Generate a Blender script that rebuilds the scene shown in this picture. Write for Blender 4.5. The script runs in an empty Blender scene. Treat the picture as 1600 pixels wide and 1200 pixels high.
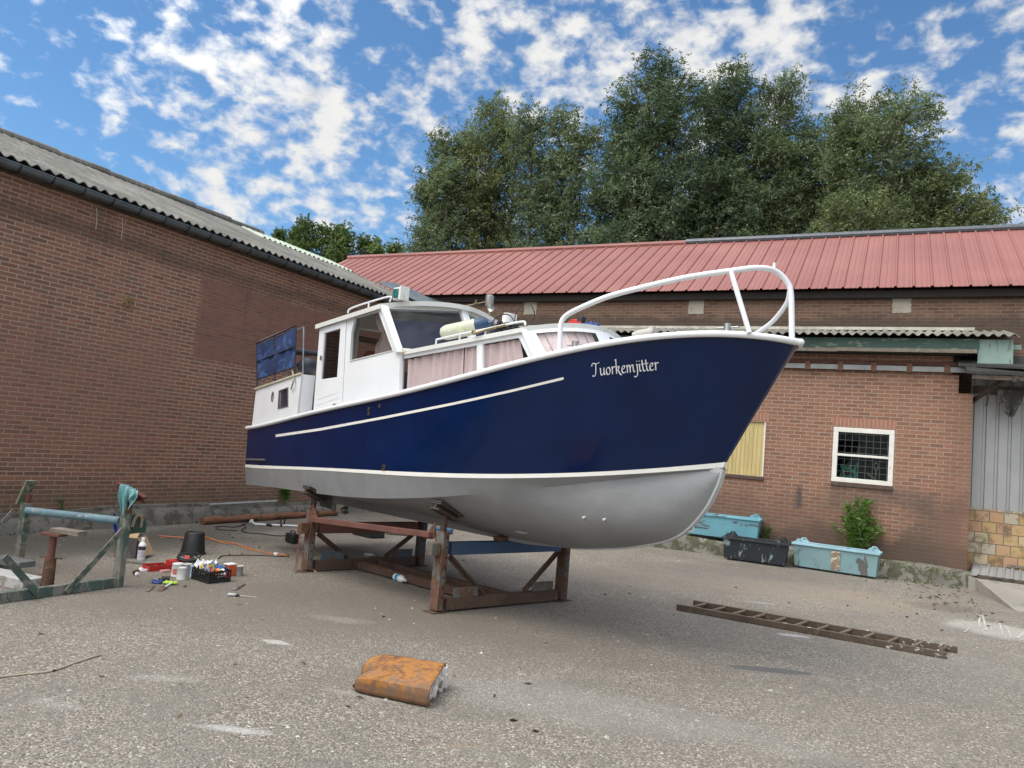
import bpy, bmesh, math, random
import numpy as np
from mathutils import Vector, Matrix, geometry
from mathutils.bvhtree import BVHTree
random.seed(7); RNG = np.random.default_rng(7)
PI = math.pi
sc = bpy.context.scene
COL = sc.collection

# ------------------------------------------------------------------ camera model (also used to measure the place)
FPX = 1187.0
v1 = np.array([-2375., -104., FPX]); v2 = np.array([587., 149., FPX])
AX = -v1/np.linalg.norm(v1); AY = v2/np.linalg.norm(v2)
AY = AY-AX*(AX@AY); AY /= np.linalg.norm(AY)
AZ = np.cross(AX, AY)
if AZ[1] > 0: AZ = -AZ
RM = np.array([AX, AY, AZ]); CAM = np.array([0, 0, 1.7])
def ray(u, v): return RM @ np.array([u-800., v-600., FPX])
def G(u, v, z=0.): d = ray(u, v); return CAM+d*((z-CAM[2])/d[2])
def onx(u, v, x): d = ray(u, v); return CAM+d*(x/d[0])
def ony(u, v, y): d = ray(u, v); return CAM+d*(y/d[1])
def proj(p):
    c = RM.T @ (np.array(p)-CAM); return np.array([800+FPX*c[0]/c[2], 600+FPX*c[1]/c[2]])
def zat(x, y, v):
    lo, hi = -1., 12.
    for _ in range(40):
        m = (lo+hi)/2
        if proj((x, y, m))[1] > v: lo = m
        else: hi = m
    return lo

cam_d = bpy.data.cameras.new("camera"); cam = bpy.data.objects.new("camera", cam_d); COL.objects.link(cam)
cam_d.sensor_width = 36; cam_d.lens = 36*FPX/1600; cam_d.clip_end = 2000; cam_d.clip_start = .05
cx, cy, cz = RM[:, 0], -RM[:, 1], -RM[:, 2]
cam.matrix_world = Matrix(((cx[0], cy[0], cz[0], 0), (cx[1], cy[1], cz[1], 0), (cx[2], cy[2], cz[2], 1.7), (0, 0, 0, 1)))
sc.camera = cam

# ------------------------------------------------------------------ node helpers
class NT:
    def __init__(s, name):
        s.m = bpy.data.materials.new(name); s.m.use_nodes = True; s.t = s.m.node_tree
        s.b = s.t.nodes["Principled BSDF"]; s.out = s.t.nodes["Material Output"]
    def n(s, typ, **kw):
        nd = s.t.nodes.new(typ)
        for k, v in kw.items():
            if hasattr(nd, k) and k not in nd.inputs: setattr(nd, k, v)
            else: s.set(nd, k, v)
        return nd
    def set(s, nd, k, v):
        sk = nd.inputs[k]
        if isinstance(v, bpy.types.NodeSocket): s.t.links.new(v, sk)
        else: sk.default_value = v
    def pos(s): return s.n('ShaderNodeNewGeometry').outputs['Position']
    def obj(s): return s.n('ShaderNodeTexCoord').outputs['Object']
    def noise(s, vec, scale, detail=4, rough=.55, dist=0.):
        nd = s.n('ShaderNodeTexNoise'); s.set(nd, 'Vector', vec); s.set(nd, 'Scale', scale); s.set(nd, 'Detail', detail)
        s.set(nd, 'Roughness', rough); s.set(nd, 'Distortion', dist); return nd.outputs['Fac']
    def math(s, op, a, b=0., c=0., clamp=False):
        nd = s.n('ShaderNodeMath', operation=op, use_clamp=clamp)
        for i, v in enumerate((a, b, c)):
            if i < len(nd.inputs):
                if isinstance(v, bpy.types.NodeSocket): s.t.links.new(v, nd.inputs[i])
                else: nd.inputs[i].default_value = v
        return nd.outputs[0]
    def step(s, x, a, b):
        nd = s.n('ShaderNodeMapRange', interpolation_type='SMOOTHSTEP'); s.set(nd, 'Value', x); s.set(nd, 'From Min', a); s.set(nd, 'From Max', b)
        return nd.outputs[0]
    def ramp(s, f, stops, interp='LINEAR'):
        nd = s.n('ShaderNodeValToRGB'); s.t.links.new(f, nd.inputs[0]); cr = nd.color_ramp; cr.interpolation = interp
        while len(cr.elements) < len(stops): cr.elements.new(.5)
        for e, (p, c) in zip(cr.elements, stops):
            e.position = p; e.color = (*c, 1) if len(c) == 3 else c
        return nd.outputs[0]
    def mix(s, f, a, b, typ='MIX'):
        nd = s.n('ShaderNodeMix', data_type='RGBA', blend_type=typ)
        for i, v in ((0, f), (6, a), (7, b)):
            if isinstance(v, bpy.types.NodeSocket): s.t.links.new(v, nd.inputs[i])
            else: nd.inputs[i].default_value = v if i == 0 else (*v, 1) if len(v) == 3 else v
        return nd.outputs[2]
    def sep(s, v): nd = s.n('ShaderNodeSeparateXYZ', Vector=v); return nd.outputs
    def comb(s, x, y, z=0.):
        nd = s.n('ShaderNodeCombineXYZ'); s.set(nd, 'X', x); s.set(nd, 'Y', y); s.set(nd, 'Z', z); return nd.outputs[0]
    def vmul(s, v, k):
        nd = s.n('ShaderNodeVectorMath', operation='MULTIPLY'); s.t.links.new(v, nd.inputs[0]); nd.inputs[1].default_value = k; return nd.outputs[0]
    def bump(s, h, strength=.3, dist=.01):
        nd = s.n('ShaderNodeBump'); s.set(nd, 'Height', h); s.set(nd, 'Strength', strength); s.set(nd, 'Distance', dist)
        s.t.links.new(nd.outputs[0], s.b.inputs['Normal'])
    def fin(s, col, rough=.6, metal=0., spec=None, coat=None):
        s.set(s.b, 'Base Color', col if isinstance(col, bpy.types.NodeSocket) else (*col, 1))
        s.set(s.b, 'Roughness', rough); s.set(s.b, 'Metallic', metal)
        if spec is not None: s.set(s.b, 'Specular IOR Level', spec)
        if coat is not None: s.set(s.b, 'Coat Weight', coat)
        return s.m

def plain(name, c, rough=.6, metal=0., var=.18, scale=9., bump=0., bscale=60.):
    """one colour with gentle natural variation"""
    k = NT(name); p = k.obj(); f = k.noise(p, scale, 5)
    c2 = tuple(x*(1-var) for x in c); c3 = tuple(min(1, x*(1+var)) for x in c)
    col = k.ramp(f, [(.3, c2), (.7, c3)])
    if bump: k.bump(k.noise(p, bscale, 3), bump, .01)
    return k.fin(col, rough, metal)

def worn(name, c, chip, amt=.5, scale=14., rough=.6, metal=0., var=.25, bump=.25, chip2=None, stretch=(1, 1, 1)):
    """paint with chips and rust showing through; amt = share worn"""
    k = NT(name); p0 = k.obj(); p = k.vmul(p0, stretch)
    f = k.noise(p0, scale*.35, 4); base = k.ramp(f, [(.25, tuple(x*(1-var) for x in c)), (.75, tuple(min(1, x*(1+var)) for x in c))])
    g = k.noise(p, scale, 9, .68, .4); m = k.step(g, .72-.44*amt, .76-.44*amt)
    inv = k.math('SUBTRACT', 1, m) if False else m
    ch = k.ramp(k.noise(p0, scale*2.2, 5), [(.3, chip), (.7, chip2 or tuple(x*1.7 for x in chip))])
    col = k.mix(inv, base, ch)
    k.bump(k.noise(p0, scale*5, 5), bump, .006)
    return k.fin(col, rough, metal)

# ------------------------------------------------------------------ mesh helpers
class MB:
    def __init__(s): s.v = []; s.f = []
    def add(s, vs, fs):
        o = len(s.v); s.v += [tuple(map(float, q)) for q in vs]; s.f += [tuple(i+o for i in f) for f in fs]; return s
    def hexa(s, a):  # 8 pts: bottom 4 ccw, top 4 ccw
        return s.add(a, [(3, 2, 1, 0), (4, 5, 6, 7), (0, 1, 5, 4), (1, 2, 6, 5), (2, 3, 7, 6), (3, 0, 4, 7)])
    def box(s, lo, hi):
        x0, y0, z0 = lo; x1, y1, z1 = hi
        return s.hexa([(x0, y0, z0), (x1, y0, z0), (x1, y1, z0), (x0, y1, z0), (x0, y0, z1), (x1, y0, z1), (x1, y1, z1), (x0, y1, z1)])
    def obox(s, c, ex, ey, ez):  # centre and three half vectors
        c, ex, ey, ez = map(np.array, (c, ex, ey, ez))
        return s.hexa([c-ex-ey-ez, c+ex-ey-ez, c+ex+ey-ez, c-ex+ey-ez, c-ex-ey+ez, c+ex-ey+ez, c+ex+ey+ez, c-ex+ey+ez])
    def beam(s, p, q, w, h, up=(0, 0, 1)):
        p, q = np.array(p, float), np.array(q, float); d = q-p; L = np.linalg.norm(d); d /= L
        up = np.array(up, float); sd = np.cross(d, up)
        if np.linalg.norm(sd) < 1e-4: sd = np.cross(d, (1, 0, 0))
        sd /= np.linalg.norm(sd); u = np.cross(sd, d)
        return s.obox((p+q)/2, d*L/2, sd*w/2, u*h/2)
    def tube(s, pts, r, n=10, closed=False, caps=True):
        pts = [np.array(p, float) for p in pts]; m = len(pts); rings = []
        rs = r if hasattr(r, '__len__') else [r]*m
        prev = None
        for i in range(m):
            a = pts[(i-1) % m] if (closed or i > 0) else pts[i]; b = pts[(i+1) % m] if (closed or i < m-1) else pts[i]
            t = b-a; t /= (np.linalg.norm(t)+1e-12)
            if prev is None:
                x = np.cross(t, (0, 0, 1));
                if np.linalg.norm(x) < 1e-3: x = np.cross(t, (1, 0, 0))
            else: x = prev-t*(prev@t)
            x /= np.linalg.norm(x); prev = x; y = np.cross(t, x)
            rings.append([pts[i]+rs[i]*(math.cos(2*PI*k/n)*x+math.sin(2*PI*k/n)*y) for k in range(n)])
        vs = [p for rg in rings for p in rg]; fs = []
        for i in range(m if closed else m-1):
            j = (i+1) % m
            for k in range(n): fs.append((i*n+k, i*n+(k+1) % n, j*n+(k+1) % n, j*n+k))
        if caps and not closed: fs += [tuple(range(n))[::-1], tuple((m-1)*n+k for k in range(n))]
        return s.add(vs, fs)
    def lathe(s, prof, c, axis=(0, 0, 1), n=24):  # prof (r, h) list
        c = np.array(c, float); a = np.array(axis, float); a /= np.linalg.norm(a)
        x = np.cross(a, (0, 1, 0));
        if np.linalg.norm(x) < 1e-3: x = np.cross(a, (1, 0, 0))
        x /= np.linalg.norm(x); y = np.cross(a, x); vs = []; fs = []; m = len(prof)
        for r, h in prof:
            for k in range(n): vs.append(c+a*h+r*(math.cos(2*PI*k/n)*x+math.sin(2*PI*k/n)*y))
        for i in range(m-1):
            for k in range(n): fs.append((i*n+k, i*n+(k+1) % n, (i+1)*n+(k+1) % n, (i+1)*n+k))
        if prof[0][0] > 1e-5: fs.append(tuple(range(n))[::-1])
        if prof[-1][0] > 1e-5: fs.append(tuple((m-1)*n+k for k in range(n)))
        return s.add(vs, fs)
    def grid(s, P, closed_u=False):  # P[i][j] points
        P = np.array(P, float); a, b = P.shape[:2]; fs = []
        for i in range(a-1):
            for j in range(b-1): fs.append((i*b+j, (i+1)*b+j, (i+1)*b+j+1, i*b+j+1))
        return s.add(P.reshape(-1, 3), fs)
    def plate(s, outer, holes, f, t):
        """outline with holes in 2-D; f(a, b, d) maps to 3-D, d in [0, t] is the thickness"""
        loops = [outer]+list(holes); flat = [p for L in loops for p in L]
        tri = geometry.tessellate_polygon([[Vector((p[0], p[1], 0)) for p in L] for L in loops])
        n = len(flat); vs = [f(p[0], p[1], 0) for p in flat]+[f(p[0], p[1], t) for p in flat]
        fs = [tuple(q) for q in tri]+[tuple(i+n for i in q[::-1]) for q in tri]; o = 0
        for L in loops:
            m = len(L)
            for i in range(m): fs.append((o+i, o+(i+1) % m, o+(i+1) % m+n, o+i+n))
            o += m
        return s.add(vs, fs)
    def build(s, name, mat, parent=None, origin=None, smooth=True, bevel=0., fix=True, angle=35):
        root = parent
        while root is not None and root.parent is not None: root = root.parent
        if root is not None: o0 = np.array(root.location)
        else: o0 = np.array(origin if origin is not None else np.array(s.v).mean(0)*[1, 1, 0]+[0, 0, np.array(s.v)[:, 2].min()])
        me = bpy.data.meshes.new(name); me.from_pydata((np.array(s.v)-o0).tolist(), [], s.f)
        if fix:
            bm = bmesh.new(); bm.from_mesh(me); bmesh.ops.recalc_face_normals(bm, faces=bm.faces); bm.to_mesh(me); bm.free()
        me.validate(); me.materials.append(mat)
        if smooth:
            me.shade_smooth(); me.set_sharp_from_angle(angle=math.radians(angle))
        o = bpy.data.objects.new(name, me); COL.objects.link(o)
        if parent is not None: o.parent = parent
        else: o.location = o0
        if bevel:
            bv = o.modifiers.new("bevel", 'BEVEL'); bv.width = bevel; bv.segments = 2; bv.limit_method = 'ANGLE'; bv.angle_limit = math.radians(40)
        return o
def thing(name, label, cat, loc=(0, 0, 0), group=None):
    o = bpy.data.objects.new(name, None); COL.objects.link(o); o.location = tuple(map(float, loc)); o.empty_display_size = .1
    return tag(o, label, cat, group)
def tag(o, label, cat, group=None):
    o['label'] = label; o['category'] = cat
    if group: o['group'] = group
    return o
def struct(o): o['kind'] = 'structure'; return o
def smoothpath(pts, n=8, closed=False):
    P = [np.array(p, float) for p in pts]; m = len(P); out = []
    for i in range(m if closed else m-1):
        p0 = P[(i-1) % m] if closed or i > 0 else P[0]*2-P[1]
        p1 = P[i]; p2 = P[(i+1) % m]; p3 = P[(i+2) % m] if closed or i < m-2 else P[-1]*2-P[-2]
        for k in range(n):
            t = k/n; out.append(.5*((2*p1)+(-p0+p2)*t+(2*p0-5*p1+4*p2-p3)*t*t+(-p0+3*p1-3*p2+p3)*t**3))
    if not closed: out.append(P[-1])
    return out
def unit(v): v = np.array(v, float); return v/np.linalg.norm(v)

# ------------------------------------------------------------------ light and sky
SUN_EL, SUN_AZ = math.radians(58), math.atan2(-.62, -.70)   # azimuth as atan2(x, y)
S = np.array([math.sin(SUN_AZ)*math.cos(SUN_EL), math.cos(SUN_AZ)*math.cos(SUN_EL), math.sin(SUN_EL)])
sl = bpy.data.lights.new("sun", 'SUN'); sl.energy = 1.5; sl.angle = math.radians(28); sl.color = (1, .93, .82)
so = bpy.data.objects.new("sun", sl); COL.objects.link(so); so.rotation_euler = Vector(-S).to_track_quat('-Z', 'Y').to_euler(); so.location = (0, 0, 30)
w = bpy.data.worlds.new("World"); sc.world = w; w.use_nodes = True
def make_world():
    k = NT("_tmp"); k.t = w.node_tree
    t = w.node_tree; bg = t.nodes["Background"]
    sky = k.n('ShaderNodeTexSky', sky_type='NISHITA', sun_disc=False); sky.sun_elevation = SUN_EL; sky.sun_rotation = SUN_AZ
    sky.altitude = 0; sky.air_density = 1.0; sky.dust_density = .6; sky.ozone_density = 2.2
    d = k.n('ShaderNodeTexCoord').outputs['Generated']
    x, y, z = k.sep(d)[0:3]
    # cloud deck: project the direction onto a high flat layer so that patches flatten towards the horizon
    zz = k.math('ADD', k.math('MAXIMUM', z, .0), .16)
    pv = k.comb(x, y, k.math('MULTIPLY', z, 1.55))
    n1 = k.noise(pv, 20.0, 8, .50, .25); n2 = k.noise(k.n('ShaderNodeMapping', Vector=pv, Location=(3.1, 1.7, .4)).outputs[0], 4.5, 3, .5)
    cov = k.math('MULTIPLY', k.math('SUBTRACT', n2, .5), .35)
    for (u, v, r, a) in CLOUDS:
        c = unit(ray(u, v)); dt = k.n('ShaderNodeVectorMath', operation='DOT_PRODUCT'); t.links.new(d, dt.inputs[0]); dt.inputs[1].default_value = tuple(c)
        g = k.step(dt.outputs['Value'], math.cos(r/1187*1.0), 1.0)
        cov = k.math('ADD', cov, k.math('MULTIPLY', g, a*.40))
    # thicker deck added behind the camera and overhead, unseen, to light the scene
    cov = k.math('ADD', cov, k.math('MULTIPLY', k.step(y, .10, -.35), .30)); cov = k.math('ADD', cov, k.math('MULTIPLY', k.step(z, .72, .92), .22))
    n3 = k.noise(pv, 44., 5, .55, .2)
    n1 = k.math('ADD', .5, k.math('ADD', k.math('MULTIPLY', k.math('SUBTRACT', n1, .5), 1.0), k.math('MULTIPLY', k.math('SUBTRACT', n3, .5), .62)))
    dens = k.math('ADD', n1, cov)
    mask = k.step(dens, .45, .79)
    shade = k.step(k.math('ADD', k.noise(k.n('ShaderNodeMapping', Vector=pv, Location=(.015, .02, -.02)).outputs[0], 20.0, 8, .50, .25), cov), .5, .98)
    ccol = k.ramp(shade, [(0, (5.5, 5.75, 6.2)), (.5, (5.2, 5.5, 6.1)), (1, (3.9, 4.3, 5.0))])
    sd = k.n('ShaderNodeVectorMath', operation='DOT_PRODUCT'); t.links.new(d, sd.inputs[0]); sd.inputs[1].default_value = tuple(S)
    glow = k.math('ADD', 1.0, k.math('MULTIPLY', k.step(sd.outputs['Value'], .25, 1.0), 3.1))  # cloud brightness raised around the sun as added fill light
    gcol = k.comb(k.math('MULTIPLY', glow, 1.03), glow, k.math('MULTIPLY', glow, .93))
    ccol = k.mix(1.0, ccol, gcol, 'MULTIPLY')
    tint = k.mix(1.0, sky.outputs[0], (.63, .92, 1.10), 'MULTIPLY')
    mx = k.mix(mask, tint, ccol)
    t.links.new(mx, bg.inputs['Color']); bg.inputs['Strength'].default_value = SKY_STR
    bpy.data.materials.remove(k.m)
SKY_STR = .14
CLOUDS = [(330, 60, 190, .13), (450, 130, 170, .11), (240, 110, 60, .12), (520, 220, 120, .05), (150, 15, 120, .10), (1000, 80, 230, .16), (1180, 60, 200, .18),
          (740, 95, 70, .14), (760, 30, 50, .1), (830, 150, 150, .10), (560, 345, 170, .15), (330, 325, 110, .12), (430, 330, 120, .10), (1345, 125, 75, .14), (1545, 140, 110, .16),
          (1590, 280, 120, .14), (1480, 105, 60, .08), (100, 190, 190, -.13), (620, 60, 110, -.10), (1420, 230, 130, -.12), (200, 240, 110, -.03), (1450, 20, 130, -.06), (60, 90, 90, -.05)]
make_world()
sc.view_settings.view_transform = 'Standard'; sc.view_settings.look = 'None'; sc.view_settings.exposure = .14; sc.view_settings.gamma = 1.0
sc.view_settings.use_white_balance = True; sc.view_settings.white_balance_temperature = 6700; sc.view_settings.white_balance_tint = 10

# ------------------------------------------------------------------ setting materials
def brick_mat(name, axis, rowh, bw, shades, mortar, patch=None, stains_shade=None, bumps=.5, base_dirt=None, mort=.0085):
    k = NT(name); p = k.pos(); x, y, z = k.sep(p)[0:3]; u = y if axis == 'y' else x
    wob = k.math('MULTIPLY', k.math('SUBTRACT', k.noise(p, 3., 3), .5), .012)
    vec = k.comb(u, k.math('ADD', z, wob), 0)
    def bt(rh, b, ms, off):
        nd = k.n('ShaderNodeTexBrick', offset=.5, squash=1.0); k.set(nd, 'Vector', vec); k.set(nd, 'Scale', 1.0); k.set(nd, 'Color1', (0, 0, 0, 1)); k.set(nd, 'Color2', (1, 1, 1, 1))
        k.set(nd, 'Mortar', (.5, .5, .5, 1)); k.set(nd, 'Mortar Size', ms); k.set(nd, 'Mortar Smooth', .25); k.set(nd, 'Bias', 0.); k.set(nd, 'Brick Width', b); k.set(nd, 'Row Height', rh)
        return nd.outputs['Color'], nd.outputs['Fac']
    c, f = bt(rowh, bw, mort, 0)
    big = k.noise(p, .55, 5, .6); mid = k.noise(p, 2.3, 5, .6); fine = k.noise(p, 55, 4, .65)
    g = k.math('ADD', k.math('MULTIPLY', c, .55), k.math('MULTIPLY', k.math('ADD', big, mid), .28))
    col = k.ramp(g, [(i/(len(shades)-1)*.7+.15, s_) for i, s_ in enumerate(shades)])
    mcol = k.mix(k.noise(p, 1.4, 4), tuple(m_*.8 for m_ in mortar), tuple(m_*1.15 for m_ in mortar))
    if patch:
        c2, f2 = bt(.056, .20, .006, 0)
        m = patch(k, x, y, z, p)
        m = k.math('MULTIPLY', m, .55); col = k.mix(m, col, k.ramp(c2, [(0, (.175, .080, .064)), (1, (.255, .118, .092))])); mcol = k.mix(m, mcol, (.100, .060, .052)); f = k.mix(m, f, f2)
    col = k.mix(k.math('MULTIPLY', fine, .35), col, k.mix(.5, col, (.12, .10, .09)))
    tot = k.mix(f, col, mcol)
    if stains_shade:
        for (fn, sc_, amt) in stains_shade:
            m = fn(k, x, y, z, p); tot = k.mix(k.math('MULTIPLY', m, amt, clamp=True), tot, sc_)
    hgt = k.math('ADD', k.math('MULTIPLY', k.math('SUBTRACT', 1, f), 1.), k.math('MULTIPLY', fine, .5))
    k.bump(hgt, bumps, .006)
    return k.fin(tot, .88, spec=.25)
def inbox(k, u, v, u0, u1, v0, v1, p, soft=.06, ragged=.1, nscale=4.):
    """soft ragged rectangle mask on two wall coordinates"""
    r = k.math('MULTIPLY', k.math('SUBTRACT', k.noise(p, nscale, 5, .65), .5), ragged*4)
    uu = k.math('ADD', u, r); vv = k.math('ADD', v, r)
    a = k.math('MULTIPLY', k.step(uu, u0-soft, u0+soft), k.math('SUBTRACT', 1, k.step(uu, u1-soft, u1+soft)))
    b = k.math('MULTIPLY', k.step(vv, v0-soft, v0+soft), k.math('SUBTRACT', 1, k.step(vv, v1-soft, v1+soft)))
    return k.math('MULTIPLY', a, b)
def left_patch(k, x, y, z, p):
    zz = k.math('SUBTRACT', z, k.math('MULTIPLY', k.math('SUBTRACT', y, 9.), -.10))
    return inbox(k, y, z, 8.95, 30, 2.75, 4.12, p, .06, .06, 3.5)
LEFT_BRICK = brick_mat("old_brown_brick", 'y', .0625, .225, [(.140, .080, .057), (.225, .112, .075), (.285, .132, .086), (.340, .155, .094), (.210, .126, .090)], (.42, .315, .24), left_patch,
    [(lambda k, x, y, z, p: inbox(k, y, z, 4.5, 8.6, .9, 2.9, p, .5, .35, .9), (.27, .15, .115), .38),
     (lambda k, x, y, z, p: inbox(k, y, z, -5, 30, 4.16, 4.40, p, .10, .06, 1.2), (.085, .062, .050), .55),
     (lambda k, x, y, z, p: inbox(k, y, z, -5, 30, -.2, .62, p, .22, .14, 2.), (.115, .100, .072), .5),
     (lambda k, x, y, z, p: k.step(k.noise(p, 1.1, 6, .7), .60, .72), (.34, .25, .21), .22),
     (lambda k, x, y, z, p: k.math('MULTIPLY', k.step(k.noise(k.vmul(p, (1, 2.2, .18)), 1.6, 6, .65), .54, .70), k.step(z, 1.2, 4.6)), (.085, .062, .050), .32)])
RB_SH = [(.150, .082, .057), (.225, .111, .074), (.275, .130, .083), (.305, .150, .095), (.205, .108, .076)]
RIGHT_BRICK = brick_mat("red_orange_brick", 'x', .0705, .215, RB_SH, (.33, .262, .205), None,
    [(lambda k, x, y, z, p: inbox(k, x, z, -9, 3, .0, .66, p, .25, .22, 2.2), (.075, .058, .045), .85),
     (lambda k, x, y, z, p: inbox(k, x, z, -3.3, -.3, .0, 1.2, p, .3, .35, 1.6), (.13, .085, .065), .5),
     (lambda k, x, y, z, p: inbox(k, x, z, .35, 1.2, .0, 1.35, p, .25, .3, 2.), (.10, .075, .06), .62),
     (lambda k, x, y, z, p: inbox(k, x, z, -1.0, .8, 1.15, 1.55, p, .15, .2, 1.6), (.10, .078, .066), .55),
     (lambda k, x, y, z, p: inbox(k, x, z, -1.53, -1.42, 1.0, 1.42, p, .05, .05, 6), (.075, .062, .062), .8),
     (lambda k, x, y, z, p: inbox(k, x, z, .95, 2, .0, 3.5, p, .2, .15, 1.6), (.19, .11, .08), .45)])
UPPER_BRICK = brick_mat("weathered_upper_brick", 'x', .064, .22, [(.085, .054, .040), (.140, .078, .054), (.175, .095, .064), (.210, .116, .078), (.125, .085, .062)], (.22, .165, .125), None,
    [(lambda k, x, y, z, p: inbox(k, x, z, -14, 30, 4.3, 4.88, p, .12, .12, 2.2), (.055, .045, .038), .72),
     (lambda k, x, y, z, p: inbox(k, x, z, -14, 30, 5.25, 5.6, p, .08, .04, 2.2), (.06, .042, .034), .7)])  # upper band paints the eave's shadow into the brick colour
ZINC = worn("grey_zinc", (.13, .155, .165), (.05, .05, .05), .22, 6, .45, .6, .3, .1)
STEEL = plain("bare_steel", (.42, .42, .40), .32, .9)
CONC = worn("mossy_concrete", (.20, .185, .16), (.07, .068, .05), .55, 5, .9, 0, .3, .6, (.10, .11, .055))
CONC_L = worn("old_concrete", (.17, .16, .14), (.075, .07, .06), .5, 5, .9, 0, .3, .6, (.13, .12, .09))
def asbestos_mat(name, base, dark, light):
    k = NT(name); p = k.pos()
    a = k.noise(p, 1.2, 4); b = k.noise(p, 24, 6, .7); c = k.noise(k.vmul(p, (1, 6, 1)), 3, 5, .6)
    col = k.ramp(k.math('ADD', k.math('MULTIPLY', a, .4), k.math('MULTIPLY', k.math('ADD', b, c), .3)), [(.32, dark), (.5, base), (.64, light)])
    k.bump(b, .6, .01); return k.fin(col, .92, spec=.2)
ASB = asbestos_mat("lichen_grey_fibre_cement", (.165, .160, .145), (.075, .072, .065), (.275, .268, .24))
ASB_PALE = asbestos_mat("pale_weathered_fibre_cement", (.215, .208, .18), (.085, .08, .066), (.42, .405, .35))
def redroof_mat():
    k = NT("faded_red_sheet_metal"); p = k.pos(); x, y, z = k.sep(p)[0:3]
    a = k.noise(p, .7, 4); st = k.noise(k.vmul(p, (9, .6, .6)), 2.2, 6, .7); sp = k.noise(p, 13, 3, .5)
    col = k.ramp(a, [(.3, (.235, .087, .073)), (.7, (.292, .118, .098))])
    col = k.mix(k.math('MULTIPLY', k.step(st, .56, .72), .55), col, (.25, .095, .088))
    col = k.mix(k.math('MULTIPLY', k.step(sp, .74, .80), .7), col, (.16, .09, .08))
    return k.fin(col, .48, spec=.4)
REDROOF = redroof_mat()
WOOD_G = worn("weathered_grey_wood", (.17, .145, .115), (.075, .062, .05), .45, 9, .85, 0, .3, .4, (.30, .28, .24), (1, 1, 5))
WOOD_D = worn("dark_old_wood", (.085, .062, .048), (.03, .024, .02), .45, 8, .85, 0, .3, .4)
TAR = worn("black_tar_sheet", (.024, .023, .022), (.06, .055, .045), .3, 6, .75, 0, .3, .5)
GREENP = worn("peeling_green_paint", (.042, .090, .070), (.30, .33, .27), .36, 6, .65, 0, .3, .3, (.10, .09, .07), (.5, 1, 2))
PALEGREEN = worn('pale_green_board', (.21, .30, .27), (.12, .15, .13), .34, 4, .7, 0, .25, .3, None, (3, 3, .5))
WHITE_OLD = worn("old_white_frame_paint", (.70, .69, .64), (.30, .27, .22), .22, 14, .55, 0, .1, .2)
RUST = worn('rust_brown', (.105, .055, .036), (.055, .028, .02), .5, 12, .85, 0, .35, .5, (.26, .115, .05))

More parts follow.
